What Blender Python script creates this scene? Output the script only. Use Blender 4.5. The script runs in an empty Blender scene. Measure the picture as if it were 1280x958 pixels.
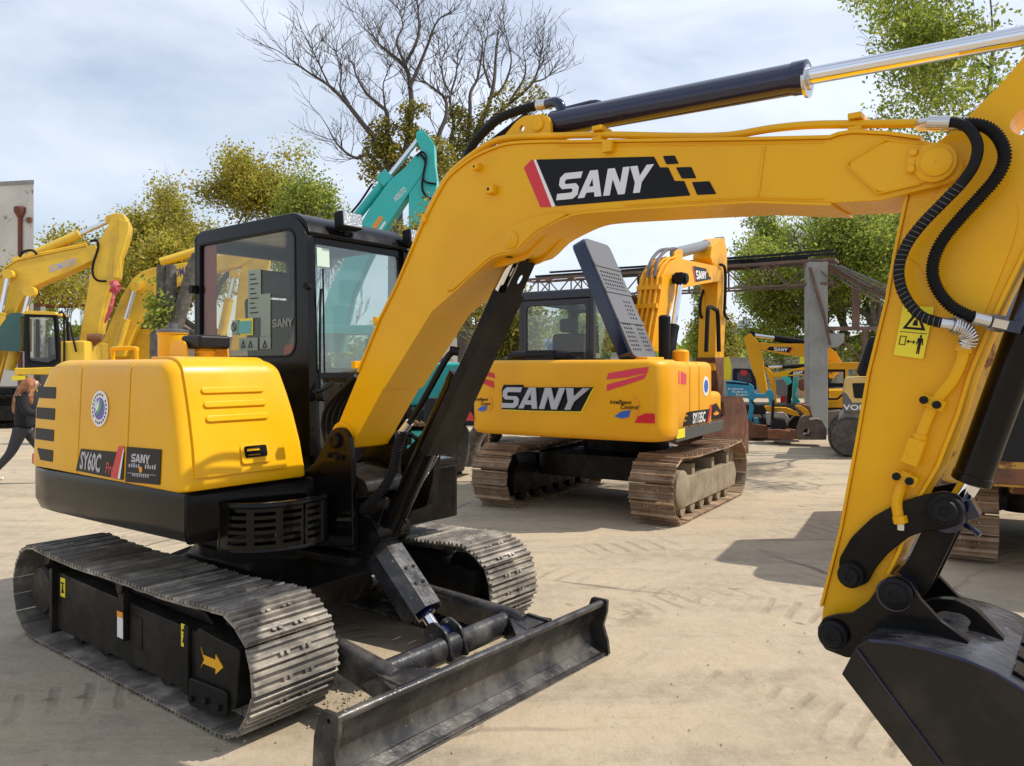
import bpy, bmesh, math, random
from mathutils import Vector, Matrix, noise
from mathutils.geometry import tessellate_polygon
R = math.radians
random.seed(7)
S = bpy.context.scene
COL = S.collection
# ---------------------------------------------------------------- camera, world, sun, exposure
CAM_H = 1.65; FPX = 960.0; CXP = 640.0; HYP = 460.0
cd = bpy.data.cameras.new('camera'); cam = bpy.data.objects.new('camera', cd); COL.objects.link(cam)
cam.location = (0, 0, CAM_H); cam.rotation_euler = (R(90), 0, 0)
cd.sensor_width = 36; cd.lens = 36*FPX/1280; cd.shift_y = -(479-HYP)/1280
cd.clip_start = 0.05; cd.clip_end = 3000
S.camera = cam
SUN_EL = 50; SUN_AZ = 84        # azimuth clockwise from +Y
w = bpy.data.worlds.new('World'); S.world = w; w.use_nodes = True
nt = w.node_tree; N = nt.nodes; L = nt.links; N.clear()
out = N.new('ShaderNodeOutputWorld'); bg = N.new('ShaderNodeBackground'); sky = N.new('ShaderNodeTexSky')
sky.sky_type = 'NISHITA'; sky.sun_disc = False; sky.sun_elevation = R(SUN_EL); sky.sun_rotation = R(SUN_AZ)
sky.air_density = 1.2; sky.dust_density = .7; sky.ozone_density = 1.5
tc = N.new('ShaderNodeTexCoord'); mp = N.new('ShaderNodeMapping'); mp.inputs['Scale'].default_value = (1.2, .8, 3.0)
mp.inputs['Rotation'].default_value = (0, R(14), R(20))
n1 = N.new('ShaderNodeTexNoise'); n1.inputs['Scale'].default_value = 1.5; n1.inputs['Detail'].default_value = 8; n1.inputs['Roughness'].default_value = .55
n1.inputs['Distortion'].default_value = .5
cr = N.new('ShaderNodeValToRGB'); cr.color_ramp.elements[0].position = .33; cr.color_ramp.elements[1].position = .66
cr.color_ramp.elements[0].color = (.24, .24, .24, 1); cr.color_ramp.elements[1].color = (.93, .93, .93, 1)
mx = N.new('ShaderNodeMix'); mx.data_type = 'RGBA'
mx.inputs[7].default_value = (7.9, 8.5, 9.7, 1)
L.new(tc.outputs['Generated'], mp.inputs[0]); L.new(mp.outputs[0], n1.inputs['Vector']); L.new(n1.outputs[0], cr.inputs[0])
L.new(cr.outputs[0], mx.inputs[0]); L.new(sky.outputs[0], mx.inputs[6]); L.new(mx.outputs[2], bg.inputs[0])
bg.inputs[1].default_value = 0.123
L.new(bg.outputs[0], out.inputs[0])
sd = bpy.data.lights.new('sun', 'SUN'); sun = bpy.data.objects.new('sun', sd); COL.objects.link(sun)
sd.energy = 4.6; sd.angle = R(.6); sd.color = (1, .93, .83)
_d = Vector((math.sin(R(SUN_AZ))*math.cos(R(SUN_EL)), math.cos(R(SUN_AZ))*math.cos(R(SUN_EL)), math.sin(R(SUN_EL))))
sun.rotation_euler = _d.to_track_quat('Z', 'Y').to_euler(); sun.location = (20, 0, 30)
S.view_settings.view_transform = 'Standard'; S.view_settings.look = 'None'
S.view_settings.exposure = 0.0; S.view_settings.gamma = 1
S.render.engine = 'CYCLES'
S.cycles.max_bounces = 8; S.cycles.transparent_max_bounces = 16; S.cycles.caustics_reflective = False; S.cycles.caustics_refractive = False

# ---------------------------------------------------------------- helpers
def tag(o, label=None, cat=None, group=None, kind=None):
    if label: o['label'] = label
    if cat: o['category'] = cat
    if group: o['group'] = group
    if kind: o['kind'] = kind
    return o
class Frame:
    """a thing's own ground frame: x forward, y left; aty() gives where a sight line meets the thing's plane y = const"""
    def __init__(s, ox, oy, ang, name, label, cat, group=None):
        s.o = (ox, oy); s.a = R(ang); s.c = math.cos(s.a); s.s = math.sin(s.a)
        e = bpy.data.objects.new(name, None); COL.objects.link(e); e.empty_display_size = .3
        e.location = (ox, oy, 0); e.rotation_euler = (0, 0, s.a); tag(e, label, cat, group); s.e = e
    def loc(s, X, Y):
        dx = X-s.o[0]; dy = Y-s.o[1]; return (dx*s.c+dy*s.s, -dx*s.s+dy*s.c)
    def aty(s, px, py, y):
        rx = (px-CXP)/FPX; c = s.loc(0, 0); e = s.loc(rx, 1); d = (e[0]-c[0], e[1]-c[1]); t = (y-c[1])/d[1]
        return (c[0]+d[0]*t, CAM_H-(py-HYP)/FPX*t)
    def atx(s, px, py, x):
        rx = (px-CXP)/FPX; c = s.loc(0, 0); e = s.loc(rx, 1); d = (e[0]-c[0], e[1]-c[1]); t = (x-c[0])/d[0]
        return (c[1]+d[1]*t, CAM_H-(py-HYP)/FPX*t)
    def TY(s, y, pts): return [s.aty(p[0], p[1], y) for p in pts]
    def TX(s, x, pts): return [s.atx(p[0], p[1], x) for p in pts]
    def P(s, y, px, py): a = s.aty(px, py, y); return Vector((a[0], y, a[1]))
    def PX(s, x, px, py): a = s.atx(px, py, x); return Vector((x, a[0], a[1]))
def smooth_path(pts, n=4, closed=False):
    pts = [Vector(p) for p in pts]; out = []; m = len(pts)
    rng = range(m) if closed else range(m-1)
    for i in rng:
        p1 = pts[i]; p2 = pts[(i+1) % m]
        p0 = pts[i-1] if (closed or i > 0) else p1*2-p2
        p3 = pts[(i+2) % m] if (closed or i < m-2) else p2*2-p1
        for k in range(n):
            t = k/n; t2 = t*t; t3 = t2*t
            out.append(.5*((2*p1)+(p2-p0)*t+(2*p0-5*p1+4*p2-p3)*t2+(3*p1-p0-3*p2+p3)*t3))
    if not closed: out.append(pts[-1])
    return out
def rpoly(pts, r, n=4):
    """2D polygon with rounded corners; r = one radius or a list"""
    out = []; m = len(pts)
    for i in range(m):
        p = Vector(pts[i][:2]); a = Vector(pts[i-1][:2]); b = Vector(pts[(i+1) % m][:2])
        rr = r[i] if isinstance(r, (list, tuple)) else r
        if rr <= 0: out.append(tuple(p)); continue
        da = (a-p); db = (b-p); la = da.length; lb = db.length
        if la < 1e-6 or lb < 1e-6: continue
        k = min(rr, la*.48, lb*.48); q0 = p+da/la*k; q1 = p+db/lb*k
        for j in range(n+1):
            t = j/n; out.append(tuple(q0*(1-t)**2+p*2*t*(1-t)+q1*t*t))
    return out
def circ(cx, cz, r, n=20, a0=0, a1=360):
    full = abs(a1-a0) >= 360
    return [(cx+r*math.cos(R(a0+(a1-a0)*i/(n if full else n-1))), cz+r*math.sin(R(a0+(a1-a0)*i/(n if full else n-1)))) for i in range(n)]
def slot(cx, cy, w, h, n=5):
    r = h/2; x = w/2-r
    return [(cx+x+r*math.cos(R(a)), cy+r*math.sin(R(a))) for a in [-90+180*i/n for i in range(n+1)]] + \
           [(cx-x+r*math.cos(R(a)), cy+r*math.sin(R(a))) for a in [90+180*i/n for i in range(n+1)]]
def rect(x0, x1, y0, y1): return [(x0, y0), (x1, y0), (x1, y1), (x0, y1)]
class MB:
    def __init__(s): s.v = []; s.f = []
    def add(s, vs, fs):
        b = len(s.v); s.v += [tuple(v) for v in vs]; s.f += [tuple(b+i for i in f) for f in fs]; return s
    def box(s, x0, x1, y0, y1, z0, z1, M=None):
        vs = [Vector((x, y, z)) for x in (x0, x1) for y in (y0, y1) for z in (z0, z1)]
        if M is not None: vs = [M @ v for v in vs]
        return s.add(vs, [(0, 1, 3, 2), (4, 6, 7, 5), (0, 4, 5, 1), (2, 3, 7, 6), (0, 2, 6, 4), (1, 5, 7, 3)])
    def obox(s, c, ax, ay, az, hx, hy, hz):
        M = Matrix((ax, ay, az)).transposed().to_4x4(); M.translation = Vector(c)
        return s.box(-hx, hx, -hy, hy, -hz, hz, M)
    def bar(s, p, q, w, h, up=(0, 0, 1)):
        p = Vector(p); q = Vector(q); a = (q-p); l = a.length; a.normalize(); u = Vector(up)
        b = a.cross(u)
        if b.length < 1e-4: b = a.cross(Vector((1, 0, 0)))
        b.normalize(); c = b.cross(a)
        return s.obox((p+q)/2, a, b, c, l/2, w/2, h/2)
    def prism(s, pts, a, b, fn=None, holes=()):
        """2D outline(s) -> solid between a and b. fn(u,v,d) -> 3D, default: outline in xz, extruded along y"""
        fn = fn or (lambda u, v, d: (u, d, v))
        loops = [list(pts)]+[list(h) for h in holes]; allp = [p for l in loops for p in l]; n = len(allp)
        tris = tessellate_polygon([[Vector((p[0], p[1], 0)) for p in l] for l in loops]) if holes else [tuple(range(len(pts)))]
        vs = [fn(p[0], p[1], a) for p in allp]+[fn(p[0], p[1], b) for p in allp]
        fs = [tuple(t) for t in tris]+[tuple(i+n for i in reversed(t)) for t in tris]
        o = 0
        for l in loops:
            m = len(l)
            for i in range(m):
                j = (i+1) % m; fs.append((o+i, o+j, o+j+n, o+i+n))
            o += m
        return s.add(vs, fs)
    def ribbon(s, pts, y0, y1, t):
        """strip of thickness t following an xz path, width y0..y1"""
        pts = [Vector((p[0], 0, p[1])) for p in pts]; m = len(pts); nn = []
        for i in range(m):
            d = pts[min(i+1, m-1)]-pts[max(i-1, 0)]; d.normalize(); nn.append(Vector((-d.z, 0, d.x)))
        vs = []
        for i in range(m):
            for y in (y0, y1):
                for k in (0, t): q = pts[i]+nn[i]*k; vs.append((q.x, y, q.z))
        fs = []
        for i in range(m-1):
            a = i*4; b = a+4
            fs += [(a, b, b+2, a+2), (a+1, a+3, b+3, b+1), (a, a+1, b+1, b), (a+2, b+2, b+3, a+3)]
        fs += [(0, 2, 3, 1), (m*4-4, m*4-3, m*4-1, m*4-2)]
        return s.add(vs, fs)
    def tube(s, pts, r, n=10, cap=True):
        pts = [Vector(p) for p in pts]; m = len(pts); rr = r if isinstance(r, (list, tuple)) else [r]*m
        d0 = (pts[1]-pts[0]).normalized(); u = d0.orthogonal().normalized(); vs = []
        for i in range(m):
            d = pts[min(i+1, m-1)]-pts[max(i-1, 0)]
            if d.length < 1e-9: d = d0
            d = d.normalized(); u = (u-d*u.dot(d))
            if u.length < 1e-6: u = d.orthogonal()
            u.normalize(); w_ = d.cross(u)
            for k in range(n):
                a = 2*math.pi*k/n; vs.append(pts[i]+(u*math.cos(a)+w_*math.sin(a))*rr[i])
        fs = []
        for i in range(m-1):
            for k in range(n):
                k2 = (k+1) % n; fs.append((i*n+k, i*n+k2, (i+1)*n+k2, (i+1)*n+k))
        if cap: fs += [tuple(reversed(range(n))), tuple(range((m-1)*n, m*n))]
        return s.add(vs, fs)
    def cyl(s, p, q, r, n=20, r2=None):
        return s.tube([p, q], [r, r if r2 is None else r2], n)
    def lathe(s, prof, c, axis=(0, 0, 1), n=24):
        """prof: (radius, height) list along axis"""
        c = Vector(c); a = Vector(axis).normalized()
        return s.tube([c+a*h for _, h in prof], [max(r_, 1e-4) for r_, _ in prof], n) if all(abs(prof[i+1][1]-prof[i][1]) > 1e-6 for i in range(len(prof)-1)) else s._lathe(prof, c, a, n)
    def _lathe(s, prof, c, a, n):
        u = a.orthogonal().normalized(); w_ = a.cross(u); vs = []
        for r_, h in prof:
            for k in range(n):
                t = 2*math.pi*k/n; vs.append(c+a*h+(u*math.cos(t)+w_*math.sin(t))*max(r_, 1e-4))
        m = len(prof); fs = []
        for i in range(m-1):
            for k in range(n):
                k2 = (k+1) % n; fs.append((i*n+k, i*n+k2, (i+1)*n+k2, (i+1)*n+k))
        fs += [tuple(reversed(range(n))), tuple(range((m-1)*n, m*n))]
        return s.add(vs, fs)
    def loft(s, rings, closed_ends=True):
        n = len(rings[0]); vs = [v for r_ in rings for v in r_]; fs = []
        for i in range(len(rings)-1):
            for k in range(n):
                k2 = (k+1) % n; fs.append((i*n+k, i*n+k2, (i+1)*n+k2, (i+1)*n+k))
        if closed_ends: fs += [tuple(reversed(range(n))), tuple(range((len(rings)-1)*n, len(rings)*n))]
        return s.add(vs, fs)
    def build(s, name, mat=None, parent=None, bevel=0, smooth=35, label=None, seg=2, clean=True):
        me = bpy.data.meshes.new(name); me.from_pydata(s.v, [], s.f)
        if clean:
            bm = bmesh.new(); bm.from_mesh(me); bmesh.ops.remove_doubles(bm, verts=bm.verts, dist=1e-5)
            bmesh.ops.recalc_face_normals(bm, faces=bm.faces); bm.to_mesh(me); bm.free()
        o = bpy.data.objects.new(name, me); COL.objects.link(o)
        if mat: me.materials.append(mat)
        if parent is not None: o.parent = parent.e if isinstance(parent, Frame) else parent
        if smooth:
            for p in me.polygons: p.use_smooth = True
            me.set_sharp_from_angle(angle=R(smooth))
        if bevel:
            b = o.modifiers.new('bevel', 'BEVEL'); b.width = bevel; b.segments = seg; b.limit_method = 'ANGLE'; b.angle_limit = R(32)
            b.harden_normals = True; b.use_clamp_overlap = True
        if label: o['label'] = label
        return o
def build_loose(mb, name, *a, **k):
    """one object per connected piece of the builder"""
    par = list(range(len(mb.v)))
    def find(i):
        while par[i] != i: par[i] = par[par[i]]; i = par[i]
        return i
    for f in mb.f:
        r0 = find(f[0])
        for i in f[1:]: par[find(i)] = r0
    g = {}
    for f in mb.f: g.setdefault(find(f[0]), []).append(f)
    out = []
    for fs in g.values():
        ids = sorted({i for f in fs for i in f}); mp_ = {i: j for j, i in enumerate(ids)}
        m_ = MB(); m_.add([mb.v[i] for i in ids], [tuple(mp_[i] for i in f) for f in fs]); out.append(m_.build(name, *a, **k))
    return out
# ---- materials
def lk(t, a, b): t.links.new(a, b)
def mat(name, col, rough=.5, metal=0, isl=0, col2=None, ns=3., amt=.5, coat=0, bump=0, bs=40., rvar=0, lo=.45, hi=.65, spec=None, spots=None):
    m = bpy.data.materials.new(name); m.use_nodes = True; t = m.node_tree; b = t.nodes['Principled BSDF']
    b.inputs['Base Color'].default_value = (*col, 1); b.inputs['Roughness'].default_value = rough; b.inputs['Metallic'].default_value = metal
    if coat: b.inputs['Coat Weight'].default_value = coat; b.inputs['Coat Roughness'].default_value = .08
    if spec is not None: b.inputs['Specular IOR Level'].default_value = spec
    tcn = t.nodes.new('ShaderNodeTexCoord'); cur = None
    def nz(scale, detail=6, rg=.6):
        n = t.nodes.new('ShaderNodeTexNoise'); n.inputs['Scale'].default_value = scale; n.inputs['Detail'].default_value = detail
        n.inputs['Roughness'].default_value = rg; lk(t, tcn.outputs['Object'], n.inputs['Vector']); return n.outputs[0]
    def ramp(src, a, c, v0=0, v1=1):
        r_ = t.nodes.new('ShaderNodeMapRange'); r_.inputs[1].default_value = a; r_.inputs[2].default_value = c
        r_.inputs[3].default_value = v0; r_.inputs[4].default_value = v1; lk(t, src, r_.inputs[0]); return r_.outputs[0]
    if col2:
        x = t.nodes.new('ShaderNodeMix'); x.data_type = 'RGBA'; x.inputs[6].default_value = (*col, 1); x.inputs[7].default_value = (*col2, 1)
        lk(t, ramp(nz(ns), lo, hi, 0, amt), x.inputs[0]); cur = x.outputs[2]
    if spots:
        c3, sc, a, c = spots[:4]; x = t.nodes.new('ShaderNodeMix'); x.data_type = 'RGBA'; x.inputs[7].default_value = (*c3, 1)
        if cur is not None: lk(t, cur, x.inputs[6])
        else: x.inputs[6].default_value = (*col, 1)
        lk(t, ramp(nz(sc, 8, .7), a, c), x.inputs[0]); cur = x.outputs[2]
    if isl:
        g_i = t.nodes.new('ShaderNodeNewGeometry'); hs = t.nodes.new('ShaderNodeHueSaturation'); lk(t, ramp(g_i.outputs['Random Per Island'], 0, 1, 1-isl, 1+isl), hs.inputs['Value'])
        if cur is not None: lk(t, cur, hs.inputs['Color'])
        else: hs.inputs['Color'].default_value = (*col, 1)
        cur = hs.outputs[0]
    if cur is not None: lk(t, cur, b.inputs['Base Color'])
    if rvar: lk(t, ramp(nz(ns*1.7), .35, .7, max(0, rough-rvar), rough+rvar), b.inputs['Roughness'])
    if bump:
        bn = t.nodes.new('ShaderNodeBump'); bn.inputs['Strength'].default_value = bump; bn.inputs['Distance'].default_value = .01
        lk(t, nz(bs), bn.inputs['Height']); lk(t, bn.outputs[0], b.inputs['Normal'])
    return m
def glass(name, tint, gloss=.12, rough=.01):
    m = bpy.data.materials.new(name); m.use_nodes = True; t = m.node_tree; t.nodes.clear()
    o = t.nodes.new('ShaderNodeOutputMaterial'); tr = t.nodes.new('ShaderNodeBsdfTransparent'); gl = t.nodes.new('ShaderNodeBsdfGlossy')
    tr.inputs[0].default_value = (*tint, 1); gl.inputs['Roughness'].default_value = rough
    f = t.nodes.new('ShaderNodeLayerWeight'); pw = t.nodes.new('ShaderNodeMath'); pw.operation = 'POWER'; pw.inputs[1].default_value = 4.5; lk(t, f.outputs['Facing'], pw.inputs[0])
    r_ = t.nodes.new('ShaderNodeMapRange'); r_.inputs[3].default_value = gloss; r_.inputs[4].default_value = 1.0
    mxx = t.nodes.new('ShaderNodeMixShader'); lk(t, pw.outputs[0], r_.inputs[0]); lk(t, r_.outputs[0], mxx.inputs[0])
    lk(t, tr.outputs[0], mxx.inputs[1]); lk(t, gl.outputs[0], mxx.inputs[2]); lk(t, mxx.outputs[0], o.inputs[0]); return m
YEL = (.82, .43, .006)
Mt = dict(
 yellow=mat('yellow_paint', YEL, .33, col2=(.76, .375, .006), ns=1.3, amt=1, coat=.10, bump=.09, bs=110, rvar=.09, spots=((.42, .25, .05), 15., .70, .78), spec=.22),
 orange=mat('orange_yellow_paint', (.84, .40, .010), .42, col2=(.78, .355, .012), ns=1.2, amt=1, coat=.05, spec=.25, rvar=.06, bump=.04, bs=90),
 kyellow=mat('aged_yellow_paint', (.78, .50, .035), .45, col2=(.62, .38, .05), ns=2.5, amt=.7, rvar=.08, spots=((.25, .12, .04), 6., .66, .74)),
 tan=mat('cream_yellow_paint', (.72, .50, .16), .5, col2=(.55, .38, .14), ns=3, amt=.6),
 rusty=mat('worn_rusty_yellow_paint', (.60, .34, .06), .6, col2=(.52, .27, .05), ns=2., amt=.8, spots=((.16, .055, .02), 3.2, .50, .56), bump=.3, bs=30),
 rust=mat('rust', (.22, .09, .045), .8, col2=(.12, .055, .035), ns=5, amt=.9, bump=.3, bs=60),
 black=mat('gloss_black_paint', (.004, .004, .0045), .20, col2=(.012, .009, .007), ns=3, amt=.6, coat=.1, rvar=.10, bump=.07, bs=40, spec=.16, spots=((.03, .025, .02), 12., .66, .80)),
 black2=mat('satin_black_paint', (.008, .007, .006), .36, col2=(.022, .017, .013), ns=5, amt=.8, rvar=.14, bump=.14, bs=40, spec=.12, spots=((.09, .075, .06), 30., .66, .72)),
 under=mat('oily_black_steel', (.012, .011, .010), .42, spec=.15, col2=(.03, .025, .02), ns=6, amt=.8, rvar=.15, bump=.15, bs=40),
 bladem=mat('black_paint_worn_dusty', (.02, .019, .02), .30, col2=(.11, .10, .085), ns=5, amt=.8, rvar=.14, bump=.25, bs=22, spots=((.28, .27, .26), 30., .64, .70)),
 navy=mat('navy_gloss_paint', (.004, .008, .040), .12, coat=.5, spec=.4, bump=.04, bs=30),
 shoe=mat('worn_steel_track', (.165, .148, .125), .48, isl=.3, metal=.22, col2=(.42, .37, .30), ns=6, amt=.9, rvar=.14, bump=.25, bs=50, spots=((.04, .035, .03), 9., .58, .70)),
 shoeb=mat('rusty_dusty_track', (.27, .17, .10), .75, isl=.4, col2=(.42, .31, .21), ns=5, amt=.8, bump=.3, bs=40, spots=((.11, .06, .035), 7., .58, .68)),
 frameb=mat('dusty_track_frame', (.30, .24, .16), .8, col2=(.16, .12, .08), ns=5, amt=.8),
 chrome=mat('chrome_rod', (.78, .79, .82), .07, metal=1),
 steel=mat('galvanised_fitting', (.62, .62, .62), .28, metal=.9, rvar=.1),
 rubber=mat('black_rubber', (.009, .009, .010), .55, spec=.18, bump=.2, bs=80),
 rubdust=mat('dusty_tyre_rubber', (.07, .062, .052), .85, col2=(.16, .14, .11), ns=8, amt=.7, bump=.2),
 spring=mat('grey_spring_guard', (.16, .15, .15), .35, metal=.6),
 plastic=mat('dark_plastic', (.014, .014, .016), .45, spec=.22),
 grey=mat('grey_plastic', (.13, .13, .14), .42),
 lens=mat('lamp_lens', (.42, .44, .46), .15, metal=.6, bump=.6, bs=70),
 white=mat('white_sticker', (.80, .80, .78), .4),
 red=mat('red_sticker', (.62, .02, .03), .35),
 pink=mat('pinkish_red_sticker', (.72, .05, .09), .4),
 blk=mat('black_sticker', (.007, .007, .010), .35, spec=.18),
 silver=mat('silver_letter', (.42, .43, .48), .3, metal=.3),
 stiy=mat('yellow_sticker', (.85, .70, .02), .4),
 ora=mat('orange_mark', (.85, .30, .02), .4),
 blue=mat('blue_mark', (.03, .12, .50), .4), purple=mat('purple_mark', (.14, .09, .42), .4), green=mat('green_mark', (.06, .38, .08), .4),
 teal=mat('teal_paint', (.02, .48, .44), .34, col2=(.02, .40, .37), ns=1.5, amt=1, coat=.2),
 cyan=mat('cyan_blue_paint', (.02, .30, .46), .4, col2=(.02, .22, .36), ns=4, amt=.8),
 bluep=mat('dull_blue_paint', (.10, .17, .34), .4),
 seat=mat('seat_fabric', (.035, .035, .038), .8),
 redcloth=mat('red_cloth', (.50, .05, .07), .8, col2=(.62, .25, .25), ns=8, amt=.8),
 conc=mat('weathered_concrete', (.33, .33, .31), .85, col2=(.22, .22, .21), ns=1.5, amt=.8, bump=.25, bs=14),
 wall=mat('flaking_whitewash', (.66, .63, .57), .9, col2=(.54, .51, .46), ns=.6, amt=.9, spots=((.26, .25, .23), .9, .56, .60), bump=.3, bs=4),
 redsteel=mat('red_oxide_steel', (.20, .055, .035), .7, col2=(.11, .045, .03), ns=4, amt=.8),
 bark=mat('bark', (.10, .085, .07), .9, col2=(.19, .165, .135), ns=9, amt=.9, bump=.9, bs=14),
 twig=mat('grey_twig', (.09, .075, .065), .9),
 gcab=glass('clear_cab_glass', (.92, .95, .93), .04), gtint=glass('tinted_cab_glass', (.84, .84, .76), .035),
 gfront=glass('grey_windshield_glass', (.80, .86, .84), .13),
)
def leafmat(name, c1, c2, c3, tr=.35):
    m = bpy.data.materials.new(name); m.use_nodes = True; t = m.node_tree; b = t.nodes['Principled BSDF']
    g = t.nodes.new('ShaderNodeNewGeometry'); r_ = t.nodes.new('ShaderNodeValToRGB')
    r_.color_ramp.elements[0].color = (*c1, 1); r_.color_ramp.elements[1].color = (*c3, 1); e = r_.color_ramp.elements.new(.5); e.color = (*c2, 1)
    lk(t, g.outputs['Random Per Island'], r_.inputs[0]); lk(t, r_.outputs[0], b.inputs['Base Color']); b.inputs['Roughness'].default_value = .55
    tl = t.nodes.new('ShaderNodeBsdfTranslucent'); lk(t, r_.outputs[0], tl.inputs[0]); mm = t.nodes.new('ShaderNodeMixShader'); mm.inputs[0].default_value = tr
    o = t.nodes['Material Output']; lk(t, b.outputs[0], mm.inputs[1]); lk(t, tl.outputs[0], mm.inputs[2]); lk(t, mm.outputs[0], o.inputs[0]); return m
Mt['leafg'] = leafmat('green_leaves', (.12, .18, .025), (.27, .34, .045), (.50, .52, .09), .55)
Mt['leafy'] = leafmat('yellow_green_leaves', (.16, .17, .022), (.30, .27, .035), (.48, .38, .06), .5)
Mt['leafo'] = leafmat('olive_autumn_leaves', (.20, .20, .025), (.40, .36, .045), (.60, .50, .08), .55)

# ---- lettering
def text_mb(string, size=1., bold=0., shear=0., xs=1., align='LEFT', res=2):
    cu = bpy.data.curves.new('t', 'FONT'); cu.body = string; cu.size = size; cu.offset = bold; cu.shear = shear; cu.align_x = align; cu.resolution_u = res
    o = bpy.data.objects.new('t', cu); COL.objects.link(o); bpy.context.view_layer.update()
    me = o.to_mesh(); vs = [Vector((v.co.x*xs, v.co.y, 0)) for v in me.vertices]; fs = [tuple(p.vertices) for p in me.polygons]
    o.to_mesh_clear(); bpy.data.objects.remove(o); bpy.data.curves.remove(cu)
    return vs, fs
def put_text(string, mat_, parent, fn, size=1., bold=0., shear=0., xs=1., align='LEFT', th=.001, name='lettering', label=None):
    """fn(u, v, d) -> 3D point in the parent's space, d = height off the surface"""
    vs, fs = text_mb(string, size, bold, shear, xs, align); mb = MB(); n = len(vs)
    mb.add([fn(v.x, v.y, th) for v in vs], fs)
    return mb.build(name, mat_, parent, smooth=0, label=label, clean=False)
def plane_fn(o, ux, uy, nrm):
    o = Vector(o); ux = Vector(ux); uy = Vector(uy); nrm = Vector(nrm)
    return lambda u, v, d: tuple(o+ux*u+uy*v+nrm*d)
SANY = [([(0,0),(.72,0),(.92,.14),(.92,.44),(.76,.58),(.32,.58),(.26,.63),(.26,.71),(.32,.76),(.94,.76),(.98,1),(.2,1),(.02,.84),(.02,.56),(.18,.40),(.60,.40),(.66,.35),(.66,.29),(.60,.24),(0,.24)], []),
 ([(.95,0),(1.3,1),(1.64,1),(2.0,0),(1.70,0),(1.64,.18),(1.30,.18),(1.24,0)], [[(1.37,.40),(1.56,.40),(1.465,.70)]]),
 ([(2.08,0),(2.08,1),(2.38,1),(2.74,.42),(2.74,1),(3.03,1),(3.03,0),(2.74,0),(2.37,.6),(2.37,0)], []),
 ([(3.40,0),(3.40,.38),(3.05,1),(3.38,1),(3.56,.62),(3.78,1),(4.1,1),(3.70,.38),(3.70,0)], [])]
def sany(parent, mat_, fn, a=0., b=.002, name='lettering', grow=0, bevel=0):
    """fn(u in 0..4.1, v in 0..1, d)"""
    mb = MB()
    for o_, h_ in SANY: mb.prism(o_, a, b, fn, h_)
    return mb.build(name, mat_, parent, smooth=0, bevel=bevel)
def bilin(q):
    tl, tr, bl, br = [Vector(p) for p in q]
    return lambda u, v: (tl*(1-u)+tr*u)*v+(bl*(1-u)+br*u)*(1-v)

# ---- shared machine pieces
def resample(pts, step):
    pts = [Vector(p) for p in pts]; out = []; Ls = [0]
    for i in range(len(pts)): Ls.append(Ls[-1]+(pts[(i+1) % len(pts)]-pts[i]).length)
    n = max(4, round(Ls[-1]/step)); i = 0
    for k in range(n):
        s_ = Ls[-1]*k/n
        while Ls[i+1] < s_: i += 1
        a = pts[i]; b = pts[(i+1) % len(pts)]; t = (s_-Ls[i])/max(1e-9, Ls[i+1]-Ls[i]); out.append((a+(b-a)*t, (b-a).normalized()))
    return out
def track_path(xr, xf, rr, rf, zb, sag=.02, top=None):
    """closed xz path, clockwise from rear bottom, of the shoe plates' inner side"""
    p = []
    for i in range(13): a = 270-180*i/12; p.append((xr+rr*math.cos(R(a)), zb+rr+rr*math.sin(R(a))))
    for i in range(1, 8):
        t = i/8; p.append((xr+(xf-xr)*t, zb+2*rr+(2*rf-2*rr)*t-sag*math.sin(math.pi*t)*(1+.3*math.sin(9*t))))
    for i in range(13): a = 90-180*i/12; p.append((xf+rf*math.cos(R(a)), zb+rf+rf*math.sin(R(a))))
    for i in range(1, 6): t = i/6; p.append((xf+(xr-xf)*t, zb))
    return [Vector((a, 0, b)) for a, b in p]
def track_chain(parent, path, y0, y1, pitch, th, gh, m, ng=3, name='track_chain', holes=True):
    mb = MB(); yc = (y0+y1)/2; hw = (y1-y0)/2
    for (c, d) in resample(path, pitch):
        up = Vector((-d.z, 0, d.x)); ax = d; ay = Vector((0, 1, 0)); hx = pitch*.49
        j = random.uniform(-.002, .002)
        mb.obox(c+Vector((0, yc, 0))+up*(th/2+j), ax, ay, up, hx, hw, th/2)
        for g in range(ng):
            o_ = (-hx+.012+(2*hx-.024)*g/max(1, ng-1)) if ng > 1 else hx*.7
            hh = gh*(1 if g in (0, ng-1) else .8)
            q = c+Vector((0, yc, 0))+ax*o_+up*(th+hh/2+j)
            w0, w1 = .011, .006
            vs = []
            for sy in (-1, 1):
                for (a, b) in ((-w0, -hh/2), (w0, -hh/2), (w1, hh/2), (-w1, hh/2)): vs.append(q+ax*a+up*b+ay*sy*(hw-.004))
            mb.add(vs, [(0, 1, 2, 3), (7, 6, 5, 4), (0, 4, 5, 1), (1, 5, 6, 2), (2, 6, 7, 3), (3, 7, 4, 0)])
        for by in (-.32, -.18, .18, .32):
            mb.cyl(c+Vector((0, yc+by*hw*1.0, 0))+ax*(hx*.25)+up*(th+j), c+Vector((0, yc+by*hw, 0))+ax*(hx*.25)+up*(th+j+.014), .011, 6)
        # chain link under the shoe
        mb.obox(c+Vector((0, yc-.06, 0))-up*.035, ax, ay, up, hx*.9, .014, .032)
        mb.obox(c+Vector((0, yc+.06, 0))-up*.035, ax, ay, up, hx*.9, .014, .032)
    return mb.build(name, m, parent, smooth=30, clean=True)
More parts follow.
